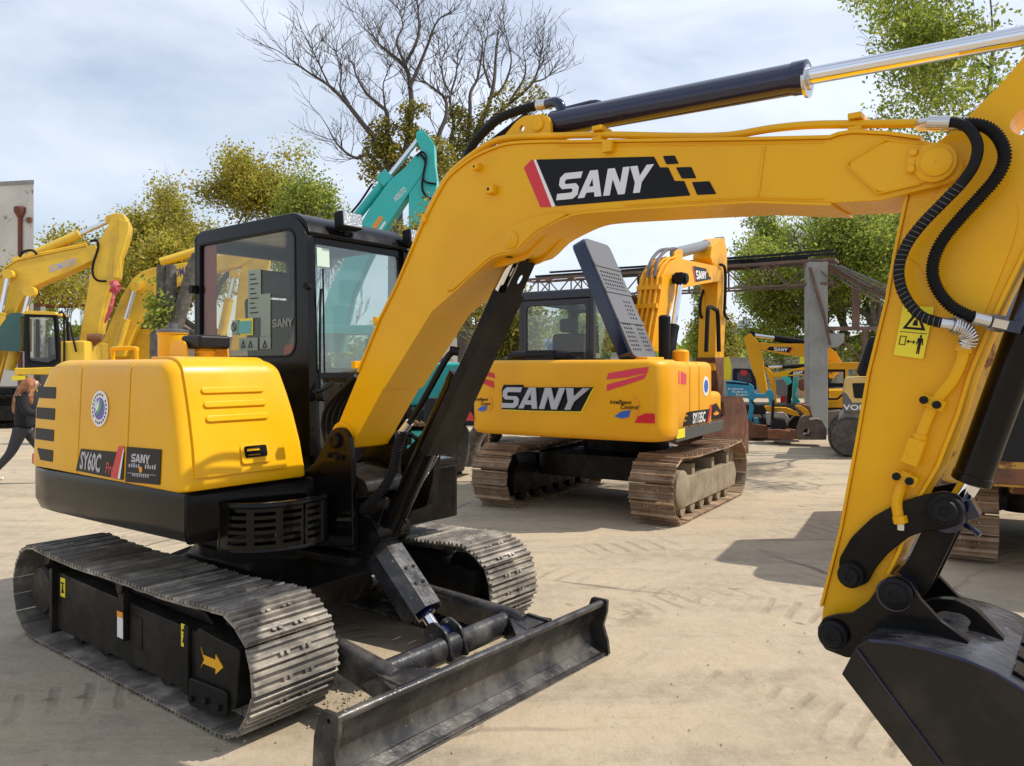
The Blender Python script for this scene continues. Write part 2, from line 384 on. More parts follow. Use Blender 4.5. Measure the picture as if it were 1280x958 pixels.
def ram(parent, p, q, r, rod_r, frac, mtube, mrod=None, name='cylinder', ears=True):
    """hydraulic cylinder: tube from p for frac of the way, chrome rod on to q"""
    p = Vector(p); q = Vector(q); d = q-p; l = d.length; d.normalize(); e = p+d*l*frac
    t = MB(); t.lathe([(r*.8, .0), (r, .01), (r, l*frac-.06), (r*1.06, l*frac-.055), (r*1.06, l*frac-.004), (r*.9, l*frac)], p, d, 28)
    o = t.build(name, mtube, parent, smooth=40)
    if frac < .995:
        rd = MB(); rd.cyl(e-d*.01, q, rod_r, 24); rd.build('rod', mrod or Mt['chrome'], o)
        if ears:
            k = MB(); k.cyl(q-Vector((0, rod_r*1.6, 0)), q+Vector((0, rod_r*1.6, 0)), rod_r*1.9, 20); k.build('rod_eye', mtube, o)
    return o
def pin(parent, c, r, y0, y1, m, name='pin', axis=(0, 1, 0)):
    c = Vector(c); s_ = 1 if y1 > y0 else -1; h = abs(y1-y0)
    ax = Vector(axis)*s_
    mb = MB(); b = Vector((c.x, y0, c.z)) if abs(axis[1]) > .5 else c
    mb._lathe([(r, 0), (r, h*.55), (r*.94, h*.62), (r*.74, h*.64), (r*.72, h*.92), (r*.66, h), (r*.30, h), (r*.28, h*.9), (.001, h*.9)], b, ax, 24)
    return mb.build(name, m, parent, smooth=40)
# ================================================================ SETTING: ground
def ground_mat():
    m = bpy.data.materials.new('packed_dusty_ground'); m.use_nodes = True; t = m.node_tree; b = t.nodes['Principled BSDF']; b.inputs['Roughness'].default_value = .93
    b.inputs['Specular IOR Level'].default_value = .25
    tcn = t.nodes.new('ShaderNodeTexCoord')
    def nz(scale, det=8, rg=.6, dist=0, vec=None):
        n = t.nodes.new('ShaderNodeTexNoise'); n.inputs['Scale'].default_value = scale; n.inputs['Detail'].default_value = det
        n.inputs['Roughness'].default_value = rg; n.inputs['Distortion'].default_value = dist; lk(t, vec or tcn.outputs['Object'], n.inputs['Vector']); return n.outputs[0]
    def mr(src, a, c, v0=0, v1=1):
        r_ = t.nodes.new('ShaderNodeMapRange'); r_.inputs[1].default_value = a; r_.inputs[2].default_value = c; r_.inputs[3].default_value = v0; r_.inputs[4].default_value = v1
        lk(t, src, r_.inputs[0]); return r_.outputs[0]
    def mix(f, a, c):
        x = t.nodes.new('ShaderNodeMix'); x.data_type = 'RGBA'; lk(t, f, x.inputs[0])
        for i, q in ((6, a), (7, c)):
            if isinstance(q, tuple): x.inputs[i].default_value = (*q, 1)
            else: lk(t, q, x.inputs[i])
        return x.outputs[2]
    def math_(op, a, c):
        x = t.nodes.new('ShaderNodeMath'); x.operation = op
        for i, q in ((0, a), (1, c)):
            if isinstance(q, (int, float)): x.inputs[i].default_value = q
            else: lk(t, q, x.inputs[i])
        return x.outputs[0]
    mp2 = t.nodes.new('ShaderNodeMapping'); mp2.inputs['Scale'].default_value = (.35, 1.6, 1); mp2.inputs['Rotation'].default_value = (0, 0, R(-24)); lk(t, tcn.outputs['Object'], mp2.inputs[0])
    streak = nz(1.3, 7, .65, .4, mp2.outputs[0])
    c = mix(mr(nz(.33, 5, .55, .6), .42, .58), (.40, .33, .235), (.47, .375, .25))
    c = mix(mr(streak, .48, .62, 0, .9), c, (.32, .265, .19))
    c = mix(mr(nz(.9, 8, .7, .8), .58, .70, 0, .6), c, (.27, .22, .16))
    c = mix(mr(nz(7, 8, .75), .42, .62, 0, .5), c, (.50, .42, .31))
    c = mix(mr(nz(2.2, 6, .6, 1.5), .66, .70, 0, .75), c, (.17, .125, .085))
    c = mix(mr(nz(34, 4, .7), .60, .72, 0, .55), c, (.20, .165, .12))
    # hairline cracks
    vo = t.nodes.new('ShaderNodeTexVoronoi'); vo.feature = 'DISTANCE_TO_EDGE'; vo.inputs['Scale'].default_value = .55
    wp = t.nodes.new('ShaderNodeMix'); wp.data_type = 'VECTOR'; wp.inputs[0].default_value = .12
    nv = t.nodes.new('ShaderNodeTexNoise'); nv.inputs['Scale'].default_value = 2.2; nv.inputs['Detail'].default_value = 6; lk(t, tcn.outputs['Object'], nv.inputs['Vector'])
    lk(t, tcn.outputs['Object'], wp.inputs[4]); lk(t, nv.outputs[1], wp.inputs[5]); lk(t, wp.outputs[1], vo.inputs['Vector'])
    ck = math_('MULTIPLY', mr(vo.outputs[0], .004, .012, 1, 0), mr(nz(.5, 3), .50, .62, 0, .7))
    c = mix(ck, c, (.14, .11, .08))
    # crawler lanes pressed into the dust
    def lane(ang, off, hw, freq, seed):
        m4_ = t.nodes.new('ShaderNodeMapping'); m4_.inputs['Rotation'].default_value = (0, 0, R(ang)); m4_.inputs['Location'].default_value = (0, off, 0); lk(t, wp.outputs[1], m4_.inputs[0])
        sx = t.nodes.new('ShaderNodeSeparateXYZ'); lk(t, m4_.outputs[0], sx.inputs[0])
        ins = mr(math_('ABSOLUTE', sx.outputs[1], 0), hw*.8, hw, 1, 0); s_ = math_('SINE', math_('MULTIPLY', sx.outputs[0], freq), 0)
        return math_('MULTIPLY', math_('MULTIPLY', ins, mr(s_, .2, .9)), mr(nz(.8, 4, .6, .3), .45, .58))
    lanes = lane(38, -3.4, .22, 46, 0)
    for a_, o_, f_ in ((31, -4.9, 46), (-20, -5.6, 40), (-26, -3.9, 44), (62, -1.2, 46)): lanes = math_('MAXIMUM', lanes, lane(a_, o_, .2, f_, 0))
    c = mix(math_('MULTIPLY', lanes, .42), c, (.24, .19, .135))
    # old oil drips
    vo2 = t.nodes.new('ShaderNodeTexVoronoi'); vo2.inputs['Scale'].default_value = .5; lk(t, wp.outputs[1], vo2.inputs['Vector'])
    c = mix(math_('MULTIPLY', mr(vo2.outputs['Distance'], .06, .16, .75, 0), mr(nz(3, 8, .75), .46, .56)), c, (.10, .075, .055))
    lk(t, c, b.inputs['Base Color'])
    # crawler prints: short bars in curved lanes
    wv = t.nodes.new('ShaderNodeTexWave'); wv.wave_type = 'BANDS'; wv.inputs['Scale'].default_value = 2.6; wv.inputs['Distortion'].default_value = 2.2; wv.inputs['Detail'].default_value = 3; wv.inputs['Detail Scale'].default_value = .6
    mp3 = t.nodes.new('ShaderNodeMapping'); mp3.inputs['Rotation'].default_value = (0, 0, R(58)); lk(t, tcn.outputs['Object'], mp3.inputs[0]); lk(t, mp3.outputs[0], wv.inputs['Vector'])
    prints = math_('MULTIPLY', wv.outputs[0], mr(nz(.45, 3, .5, .5), .52, .60, 0, .12))
    h = math_('ADD', math_('MULTIPLY', nz(1.1, 8, .62), 1.2), math_('MULTIPLY', nz(14, 10, .75), .35))
    h = math_('ADD', h, prints); h = math_('ADD', h, math_('MULTIPLY', streak, .8)); h = math_('SUBTRACT', h, math_('MULTIPLY', ck, .3)); h = math_('SUBTRACT', h, math_('MULTIPLY', lanes, .28))
    bn = t.nodes.new('ShaderNodeBump'); bn.inputs['Strength'].default_value = .62; bn.inputs['Distance'].default_value = .05; lk(t, h, bn.inputs['Height']); lk(t, bn.outputs[0], b.inputs['Normal'])
    return m
GM = ground_mat()
mb = MB(); K = 46; xs = [-900, -300, -120, -60]+[-30+60*i/K for i in range(K+1)]+[60, 120, 300, 900]; ys = [-60, -10]+[-2+44*i/K for i in range(K+1)]+[60, 120, 300, 1600]
def gz(x, y):
    d = math.hypot(x-.3, y-4)
    return (noise.noise(Vector((x*.35, y*.35, 3)))*.03)*min(1, max(0, (d-9)/12))-.004
vs = [(x, y, gz(x, y)) for y in ys for x in xs]; nx = len(xs)
fs = [(j*nx+i, j*nx+i+1, (j+1)*nx+i+1, (j+1)*nx+i) for j in range(len(ys)-1) for i in range(nx-1)]
mb.add(vs, fs); g = mb.build('ground', GM, None, smooth=180, clean=False); tag(g, kind='structure')
# loose stones and crumbs of dirt
mb = MB(); rnd = random.Random(3)
def pebble(x, y, r, z=0):
    vs = []
    for (a, b, c) in ((1,0,0),(-1,0,0),(0,1,0),(0,-1,0),(0,0,.7),(0,0,-.5)):
        k = r*rnd.uniform(.6, 1.2); vs.append((x+a*k, y+b*k, z+c*k+r*.2))
    mb.add(vs, [(0,2,4),(2,1,4),(1,3,4),(3,0,4),(2,0,5),(1,2,5),(3,1,5),(0,3,5)])
for i in range(1300):
    y = 2.2+22*rnd.random()**1.6; x = rnd.uniform(-.75, .75)*y
    pebble(x, y, rnd.choice([.002, .003, .004, .007])*(1+y*.04))
for i in range(500):    # crumbs the blade and crawlers left
    a = rnd.gauss(0, .5); b2 = rnd.gauss(0, .25); pebble(-.55+a*.6+b2*.3, 3.95+a*.35-b2*.5, rnd.uniform(.003, .012))
o = mb.build('loose_stones', mat('stone_crumbs', (.40, .33, .23), .9, col2=(.28, .22, .16), ns=30, amt=.8), None, smooth=0, clean=False); tag(o, 'small loose stones and dirt crumbs scattered over the yard ground', 'gravel', kind='stuff')
# ================================================================ FOREGROUND CRAWLER EXCAVATOR
m1 = Frame(-1.4714734842629498, 4.784471317200162, -37.5, 'crawler_excavator', 'nearest yellow and black excavator with dozer blade, its long boom reaching across the whole picture', 'excavator')
TY = m1.TY; TX = m1.TX; P = m1.P; PX = m1.PX
E = m1.e
# ---- crawlers
def m1_track(y0, y1, side):
    zb = .028; path = track_path(-1.06, .95, .262, .262, zb, .028)
    ch = track_chain(E, path, y0, y1, .101, .009, .017, Mt['shoe'])
    yo, yi = (y0, y1) if side < 0 else (y1, y0)     # outer, inner
    s_ = 1 if side < 0 else -1
    fr = MB(); a = yo+s_*.06; b = yi-s_*.05
    prof = [(-.86, .10), (.70, .10), (.70, .40), (-.15, .42), (-.86, .44)]
    fr.prism(prof, a, b)
    fr.prism([(-.86,.44),(-.15,.42),(.70,.40),(.60,.455),(-.80,.49)], a+s_*.09, b)
    fr2 = fr.build('track_frame', Mt['under'], E, bevel=.008)
    g = MB(); g.prism(rpoly([(.70, .09), (1.02, .12), (1.06, .40), (.70, .43)], .03), a-s_*.012, b); g.prism(rpoly([(.66, .055), (.98, .085), (.98, .20), (.66, .19)], .03), a-s_*.03, a-s_*.012)
    for (x, z) in ((.70, .10), (.82, .12), (.93, .12)): g.cyl((x, a-s_*.03, z), (x, a-s_*.05, z), .016, 8)
    g.build('idler_guard', Mt['under'], fr2, bevel=.006)
    g = MB(); g.box(.0-.03, .03, min(a-s_*.03, a), max(a-s_*.03, a), .22, .52); g.cyl((0, a-s_*.04, .50), (0, a+s_*.2, .50), .035, 14)
    g.box(.05, .17, min(a-s_*.004, a), max(a-s_*.004, a), .20, .36)
    g.box(-.88, -.84, min(a-s_*.03, b), max(a-s_*.03, b), .08, .46); g.box(.60, .64, min(a-s_*.02, a), max(a-s_*.02, a), .09, .42)
    build_loose(g, 'bracket', Mt['under'], fr2, bevel=.004)
    # sprocket + travel motor
    q = MB(); yc = (y0+y1)/2
    pts = []
    for i in range(42): rr = .245 if i % 2 else .215; pts.append((-1.06+rr*math.cos(2*math.pi*i/42), .29+rr*math.sin(2*math.pi*i/42)))
    q.prism(pts, yc-.025, yc+.025); sp = q.build('sprocket', Mt['under'], E, bevel=.003)
    q = MB(); q._lathe([(.15, 0), (.15, .16), (.135, .175), (.03, .18), (.001, .18)], Vector((-1.06, yc, .29)), Vector((0, -s_, 0)), 28); q.build('travel_motor', Mt['under'], sp)
    q = MB(); q._lathe([(.235, -.07), (.235, -.03), (.22, -.03), (.22, .03), (.235, .03), (.235, .07)], Vector((.95, yc, .29)), Vector((0, 1, 0)), 28); q.build('idler_wheel', Mt['under'], E)
    for k in range(5):
        q = MB(); q._lathe([(.07, -.12), (.07, -.05), (.055, -.05), (.055, .05), (.07, .05), (.07, .12)], Vector((-.68+k*.33, yc, .105)), Vector((0, 1, 0)), 16); q.build('track_roller', Mt['under'], E)
    return ch, fr2, a
_, f1, fa = m1_track(-.985, -.525, -1)
m1_track(.62, 1.08, 1)
def sticker(x0, x1, z0, z1, y, m, par, name='sticker'):
    q = MB(); q.box(x0, x1, y-.003, y-.0008, z0, z1); return q.build(name, m, par, smooth=0)
for (x, z) in ((-.76, .36), (.58, .36)):
    st = sticker(x-.03, x+.03, z-.055, z+.055, fa-.0, Mt['stiy'], f1)
    q = MB(); q.prism([(x-.015, z-.035), (x+.018, z-.03), (x+.005, z+.005), (x-.006, z-.005)], fa-.006, fa-.0032); q.box(x-.018, x+.018, fa-.006, fa-.0032, z+.02, z+.03)
    q.cyl((x, fa-.006, z+.008), (x, fa-.0032, z+.008), .008, 10); q.build('pictogram', Mt['blk'], st, smooth=0)
st = sticker(.03-.0, .09, .235, .36, fa-.030-.0, Mt['white'], f1); st.location.x = -.06; st.location.y = 0
q = MB(); q.box(-.03, .03, fa-.0345, fa-.0312, .342, .372); q.build('sticker', Mt['ora'], f1, smooth=0)
q = MB(); q.prism([(.745, .345), (.765, .315), (.87, .315), (.87, .34), (.93, .295), (.87, .25), (.87, .275), (.765, .275), (.745, .25), (.775, .295)], fa-.0165, fa-.0125); q.build('arrow_sticker', mat('amber_arrow', (.85, .42, .01), .4), f1, smooth=0)
# ---- car body
q = MB(); q.loft([[Vector((x, y, z)) for (x, y) in pl] for z, pl in ((.22, rpoly(rect(-.55, .45, -.42, .50), .1)), (.40, rpoly(rect(-.62, .52, -.52, .62), .1)), (.50, rpoly(rect(-.5, .42, -.36, .46), .15)), (.56, rpoly(rect(-.46, .38, -.34, .42), .2)))])
for sy in (-1, 1):
    for sx in (-1, 1):
        q.loft([[Vector((sx*.35-.05+dx, .045+sy*.3, z)) for dx, z in ((-.13, .24), (.13, .24), (.13, .52), (-.13, .52))], [Vector((sx*.5-.05+dx, .045+sy*.56, z)) for dx, z in ((-.13, .14), (.13, .14), (.13, .42), (-.13, .42))]])
q.build('car_body', Mt['under'], E, bevel=.01)
q = MB(); q._lathe([(.48, .0), (.48, .05), (.44, .055), (.44, .10), (.50, .105), (.50, .16), (.42, .165), (.42, .27)], Vector((-.04, .04, .55)), Vector((0, 0, 1)), 48); q.build('slewing_ring', Mt['under'], E)
# ---- dozer blade
def blade_prof(th=.0):
    # front face curve (x,z), then back
    f = [(1.885+.0, .34), (1.86, .335), (1.825, .29), (1.80, .22), (1.795, .15), (1.81, .085), (1.845, .03), (1.875, .004)]
    bk = [(1.855, .0), (1.79, .05), (1.765, .15), (1.775, .24), (1.81, .32), (1.845, .358), (1.885, .358)]
    return f+bk
y0b, y1b = -.965, .94
def bsh(q): q.v = [(v[0]-.105+.032*v[1], v[1], v[2]*.82) for v in q.v]; return q
q = MB(); q.prism(blade_prof(), y0b, y1b); bsh(q); bl = q.build('dozer_blade', Mt['bladem'], E, bevel=.004, smooth=50)
q = MB(); q.tube([(1.866, y0b, .357), (1.866, y1b, .357)], .022, 12); q.box(1.852, 1.90, y0b, y1b, .004, .022, Matrix.Translation((0, 0, 0))); q.prism([(1.822, .06), (1.832, .06), (1.905, -.0), (1.893, -.0)], y0b, y1b); bsh(q).build('cutting_edge', Mt['bladem'], bl, bevel=.003)
for yy in (y0b, y1b):
    q = MB(); q.prism(rpoly([(1.74, .0), (1.915, .0), (1.905, .10), (1.875, .2), (1.90, .30), (1.905, .385), (1.80, .385), (1.755, .25)], .015), yy-.010, yy+.010, holes=[circ(1.845, .345, .012, 10)]); bsh(q).build('end_plate', Mt['bladem'], bl, bevel=.003)
ba = MB()
for sy, ya, yb in ((-1, -.37, -.47), (1, .43, .50)):
    ba.loft([[Vector((.50, ya+a*.045, z)) for a, z in ((-1, .26), (1, .26), (1, .355), (-1, .355))], [Vector((1.50, yb+a*.045, z)) for a, z in ((-1, .16), (1, .16), (1, .285), (-1, .285))], [Vector((1.77, yb+a*.12, z)) for a, z in ((-1, .09), (1, .09), (1, .29), (-1, .29))]])
    ba.tube([(.48, ya, .335), (1.52, yb, .285), (1.62, yb, .27)], .040, 16)
    ba.prism([(1.42, .22), (1.78, .08), (1.80, .30), (1.6, .30)], yb+sy*.05, yb+sy*.075)
    ba.prism([(1.55, yb-sy*.06), (1.78, yb-sy*.06), (1.78, yb-sy*.22)], .27, .285, lambda u, v, d: (u, v, d))
    ba.cyl((.47, ya-.10, .33), (.47, ya+.10, .33), .055, 20)
ba.tube([(1.47, -.47, .24), (1.47, .50, .24)], .066, 20)
ba.v = [(v[0]-max(0, v[0]-1.38)*.28, v[1], v[2]-max(0, v[0]-1.2)*.05) for v in ba.v]; ba.build('push_arms', Mt['bladem'], E, bevel=.005)
q = MB()
for yy in (-.035, .075): q.prism(rpoly([(1.30, .15), (1.32, .32), (1.38, .36), (1.47, .32), (1.52, .18)], [.02, .09, .09, .03, .02]), yy-.009, yy+.009)
q.cyl((1.375, -.07, .27), (1.375, .11, .27), .032, 16); q.build('cylinder_lug', Mt['bladem'], E, bevel=.004)
# cylinder under its folded shield
a = Vector((.90, .02, .70)); b = Vector((1.375, .02, .26)); d = (b-a).normalized(); up = d.cross(Vector((0, -1, 0))).normalized()
if up.z < 0: up = -up
rm = ram(E, a, b, .05, .03, .80, Mt['navy'], name='blade_cylinder')
q = MB(); ln = .50
sec = [(-.105, -.06), (-.105, .03), (-.055, .085), (.055, .085), (.105, .03), (.105, -.06), (.098, -.06), (.098, .026), (.052, .078), (-.052, .078), (-.098, .026), (-.098, -.06)]
q.prism(sec, .0, ln, lambda u, v, dd: tuple(a+d*dd+Vector((0, 1, 0))*u+up*v)); sh = q.build('cylinder_shield', Mt['bladem'], rm, bevel=.003)
q = MB()
for (l_, w_) in ((.26, -.025), (.26, .03), (.36, -.025), (.36, .03)): q.cyl(a+d*l_+Vector((0, w_, 0))+up*.084, a+d*l_+Vector((0, w_, 0))+up*.092, .010, 8)
q.build('bolt', Mt['rubber'], sh)
# ---- upper structure: black skirt
def plan(off=0, xf=.60, x0=-1.36, yl=-.965, yr=1.03):
    pts = [(xf+off, yl-off), (xf+off, yr+off)]; rad = [.07, .07]
    r_ = []
    for i in range(17):
        t = math.pi*i/16; c_ = math.copysign(abs(math.cos(t))**.55, math.cos(t)); s_ = abs(math.sin(t))**.62
        r_.append((-.86-(.52+off)*s_, (yl+yr)/2+((yr-yl)/2+off)*c_))
    return rpoly([(xf+off, yl-off), (xf+off, yr+off)], [.05, .05], 3)+r_
def ring(z, off=0, **k): return [Vector((x, y, z)) for (x, y) in plan(off, **k)]
q = MB(); q.loft([ring(.782, -.06), ring(.80, -.02), ring(.86, .006), ring(1.03, .006), ring(1.045, 0)]); q.build('counterweight_skirt', Mt['black'], E, smooth=40)
# ---- hood: one lofted volume, cut into separate panels with open seams
def body_ring(z):
    zt = 1.695; r_ = .07
    lean = (z-1.05)/.64
    off = 0
    if z > zt-r_: off = -(r_-math.sqrt(max(0, r_*r_-(z-(zt-r_))**2)))
    elif z < 1.062: off = -.006
    xf = .612-.17*lean**1.5
    rear = .0
    pts = []
    yr = -.235-.05*lean**2
    yl = -.968+.028*lean
    rr = .05+.035*lean
    base = rpoly([(xf+off, yl-off), (xf+off, yr+off), (-1.36-off+.14*max(0, lean-.3), yr+off)], [rr, .03+.06*lean, .02], 6)
    rearc = []
    x_end = -1.10+.0
    cut = max(0, lean-.62)/.38
    rc = rpoly([(-1.34-off+.24*cut, yr+off), (-1.34-off+.24*cut, -.55), (-1.08-off*.8+.22*cut, yl-off)], [.02, .2, .09], 6)
    full = rpoly([(xf+off, yl-off), (xf+off, yr+off), (-1.38-off+.24*cut, yr+off), (-1.38-off+.24*cut, -.60), (-1.13-off*.8+.24*cut, yl-off)], [rr, .03+.06*lean, .02, .12, .10], 6)
    return [Vector((x, y, z)) for x, y in full]
zs = [1.052, 1.062, 1.10, 1.25, 1.40, 1.50, 1.56, 1.61, 1.630, 1.650, 1.665, 1.678, 1.688, 1.694, 1.695]
def body_bm(grow=0):
    m_ = MB(); m_.loft([body_ring(z) for z in zs]); me = bpy.data.meshes.new('tmp'); me.from_pydata(m_.v, [], m_.f)
    bm = bmesh.new(); bm.from_mesh(me); bpy.data.meshes.remove(me); bmesh.ops.remove_doubles(bm, verts=bm.verts, dist=1e-5); bmesh.ops.recalc_face_normals(bm, faces=bm.faces)
    if grow:
        bm.normal_update()
        mv = {v: v.co+v.normal*grow for v in bm.verts}
        for v, c in mv.items(): v.co = c
    return bm
def cut_bm(bm, planes):
    for co, no in planes:
        r_ = bmesh.ops.bisect_plane(bm, geom=bm.verts[:]+bm.edges[:]+bm.faces[:], plane_co=co, plane_no=no, clear_outer=True)
        ed = [e for e in r_['geom_cut'] if isinstance(e, bmesh.types.BMEdge)]
        if ed: bmesh.ops.edgeloop_fill(bm, edges=ed)
    bmesh.ops.recalc_face_normals(bm, faces=bm.faces)
    return bm
def bm_obj(bm, name, m_, par, bevel=.006, smooth=35):
    me = bpy.data.meshes.new(name); bm.to_mesh(me); bm.free(); me.materials.append(m_)
    for p in me.polygons: p.use_smooth = True
    me.set_sharp_from_angle(angle=R(smooth)); o = bpy.data.objects.new(name, me); COL.objects.link(o); o.parent = par
    if bevel:
        b_ = o.modifiers.new('bevel', 'BEVEL'); b_.width = bevel; b_.segments = 2; b_.limit_method = 'ANGLE'; b_.angle_limit = R(40); b_.harden_normals = True
    return o
xs1 = m1.aty(97, 500, -.965)[0]; xs2 = m1.aty(158, 500, -.965)[0]
g_ = .004
core = body_bm(-.02); bm_obj(core, 'hood_core', Mt['rubber'], E, 0)
rp = bm_obj(cut_bm(body_bm(), [((xs1-g_, 0, 0), (1, 0, 0))]), 'rear_hood_panel', Mt['yellow'], E)
dp = bm_obj(cut_bm(body_bm(), [((xs1+g_, 0, 0), (-1, 0, 0)), ((xs2-g_, 0, 0), (1, 0, 0))]), 'side_door', Mt['yellow'], E)
fp = bm_obj(cut_bm(body_bm(), [((xs2+g_, 0, 0), (-1, 0, 0))]), 'front_hood_panel', Mt['yellow'], E)
# louvre openings on the rear panel, near side
for i, zz in enumerate((1.50, 1.375, 1.25, 1.13)):
    q = MB(); x0 = -1.055 if i < 3 else -1.02
    z0, z1 = zz-.032, zz+.036
    q.prism(rpoly([(x0+(.05 if i == 3 else 0), z0), (-.80, z0), (-.80, z1), (x0, z1)], .008), .001, .02, lambda u, v, d: (u, -.968+.028*(v-1.05)/.64-.003+.02-d-.0, v))
    q.build('louvre', Mt['plastic'], rp, smooth=0)
    q = MB(); q.prism(rpoly([(-1.36, z0+.0), (-1.2, z0), (-1.2, z1), (-1.36, z1)], .008), -.80, -.3, None)
# raised tool-box lid with ribs on the sloping front
lid = body_bm(.013)
zc = 1.115
lid = cut_bm(lid, [((0, -.925, 0), (0, -1, .03)), ((0, -.335, 0), (0, 1, .03)), ((0, 0, zc), (0, 0, -1)), ((.16, 0, 0), (-1, 0, .0))])
lo = bm_obj(lid, 'toolbox_lid', Mt['yellow'], E, .016)
lo.modifiers[0].segments = 4
sl = math.atan2(.17*.5, .64)
fo = Vector((.612-.17*((1.30-1.05)/.64)**1.5+.015, -.62, 1.30)); tx = Vector((0, 1, 0)); tz = Vector((-.17*1.5*math.sqrt(.25/.64)/.64, 0, 1)).normalized(); fn_ = tx.cross(tz).normalized()
ff = plane_fn(fo, tx, tz, fn_)
for i, v_ in enumerate((.235, .165, .095)):
    z_ = 1.30+v_; xx = .612-.17*((z_-1.05)/.64)**1.5+.015; tz2 = Vector((-.17*1.5*math.sqrt((z_-1.05)/.64)/.64, 0, 1)).normalized(); f2 = plane_fn((xx, -.625, z_), tx, tz2, tx.cross(tz2).normalized())
    q = MB(); q.prism(slot(0, 0, .36-.0*i, .034, 6), -.004, .010, f2); q.build('rib', Mt['yellow'], lo, bevel=.006, seg=3)
q = MB(); q.prism(rpoly(rect(-.02, .15, -.145, -.045), .02), -.001, .003, ff); q.build('handle_recess', Mt['yellow'], lo, bevel=.002)
q = MB(); q.prism(rpoly(rect(.0, .13, -.115, -.055), .012), .003, .009, ff, [rpoly(rect(.012, .095, -.105, -.068), .008)]); q.prism(rpoly(rect(.012, .118, -.10, -.082), .006), .003, .016, ff); q.build('door_handle', Mt['black'], lo, bevel=.002)
# logo roundel, name plates on the side
yS = -.968+.028*.45-.0006
def sidefn(y=yS, lean=.044): return lambda u, v, d: (u, y-d+(v-1.25)*lean*.0, v)
def S_(px, py, y=-.958): return m1.aty(px, py, y)
ysd = -.9585
sf = lambda u, v, d: (u, -.968+.028*max(0, (v-1.05)/.64)-.0035-d, v)
c0 = S_(124, 511)
q = MB(); q.prism(circ(c0[0], c0[1], .098, 36), 0, .002, sf); ro = q.build('round_badge', Mt['white'], dp, smooth=0)
q = MB(); q.prism(circ(c0[0], c0[1], .060, 30), .0022, .004, sf); q.build('badge_disc', Mt['purple'], ro, smooth=0)
q = MB(); q.prism([(c0[0]-.028, c0[1]-.045), (c0[0]+.02, c0[1]-.01), (c0[0]+.04, c0[1]+.045), (c0[0]+.0, c0[1]+.02)], .0042, .006, sf); q.build('badge_leaf', Mt['green'], ro, smooth=0)
q = MB(); q.prism([(c0[0]-.045, c0[1]-.03), (c0[0]-.005, c0[1]+.0), (c0[0]+.005, c0[1]+.055), (c0[0]-.02, c0[1]+.03)], .0042, .006, sf); q.prism([(c0[0]-.05, c0[1]+.0), (c0[0]-.03, c0[1]+.0), (c0[0]-.025, c0[1]+.05), (c0[0]-.042, c0[1]+.03)], .0042, .006, sf); q.build('badge_leaf', Mt['white'], ro, smooth=0)
q = MB()
for k in range(22):
    if k in (3, 14): continue
    a_ = 2*math.pi*k/22; q.prism([(c0[0]+.078*math.cos(a_)+dx, c0[1]+.078*math.sin(a_)+dz) for dx, dz in ((-.004, -.006), (.004, -.006), (.004, .006), (-.004, .006))], .0022, .004, sf)
q.build('badge_marks', Mt['blk'], ro, smooth=0)
pl_ = [S_(104, 561), S_(157, 559), S_(157, 602), S_(99, 588)]
q = MB(); q.prism([(p[0], p[1]) for p in (S_(103, 561), S_(157, 566), S_(157, 600), S_(98, 588))], .0, .002, sf); npl = q.build('name_plate', Mt['blk'], dp, smooth=0)
bl_ = bilin([S_(104, 564), S_(136, 568), S_(103, 585), S_(134, 591)])
def tfn(B_, wid, hgt, base=0): return lambda u, v, d: (lambda p: (p.x, -.968+.028*max(0, (p.y-1.05)/.64)-.0062-d, p.y))(B_(u/wid, (v-base)/hgt))
put_text('SY60C', Mt['silver'], npl, tfn(bl_, 3.3, .72), 1, .03, xs=.98)
bl_ = bilin([S_(136, 577), S_(148, 579), S_(135, 591), S_(147, 593)])
put_text('Pro', Mt['red'], npl, tfn(bl_, 1.6, .72), 1, .01)
for m_, a_, b_ in ((Mt['red'], (150, 157), (142, 150)), (Mt['white'], (157.6, 159), (150.5, 153))):
    q = MB(); q.prism([S_(a_[0], 558), S_(min(a_[1], 157), 558.5), S_(b_[1], 598), S_(b_[0], 597)] if m_ is Mt['red'] else [S_(156.2, 561), S_(157.2, 561), S_(153.5, 598.5), S_(150.8, 598)], .0022, .004, sf); q.build('stripe', m_, npl, smooth=0)
q = MB(); q.prism([S_(160, 558.5), S_(203, 562), S_(203, 606), S_(160, 602)], 0, .002, sf); np2 = q.build('name_plate', Mt['blk'], fp, smooth=0)
B_ = bilin([S_(167, 567), S_(190, 569), S_(166.5, 577), S_(190, 580)])
o = sany(np2, Mt['silver'], (lambda u, v, d: (lambda p: (p.x, -.968+.028*max(0, (p.y-1.05)/.64)-.0052-d, p.y))(B_(u/4.1, v))))
q = MB()
for k in range(12):
    if k in (5, 6): continue
    a0_ = S_(164+k*2.9, 583.5+k*.28); q.prism([(a0_[0], a0_[1]), (a0_[0]+.013, a0_[1]), (a0_[0]+.013, a0_[1]+.016+.006*(k % 3)), (a0_[0], a0_[1]+.016)], .0022, .004, sf)
for k in range(8):
    a0_ = S_(169+k*2.7, 595+k*.27); q.prism([(a0_[0], a0_[1]), (a0_[0]+.010, a0_[1]), (a0_[0]+.010, a0_[1]+.014), (a0_[0], a0_[1]+.014)], .0022, .004, sf)
q.prism([S_(163, 590.5), S_(198, 593.7), S_(198, 594.3), S_(163, 591.1)], .0022, .004, sf)
q.build('small_print', Mt['silver'], np2, smooth=0)
c_ = S_(179, 587); q = MB(); q.prism(circ(c_[0], c_[1], .016, 16), .0022, .0045, sf); q.build('badge', Mt['ora'], np2, smooth=0)
# red tail lamp
q = MB(); q.box(-1.20, -1.09, -.93, -.80, 1.05, 1.12); q.build('tail_lamp', Mt['red'], E, bevel=.01)
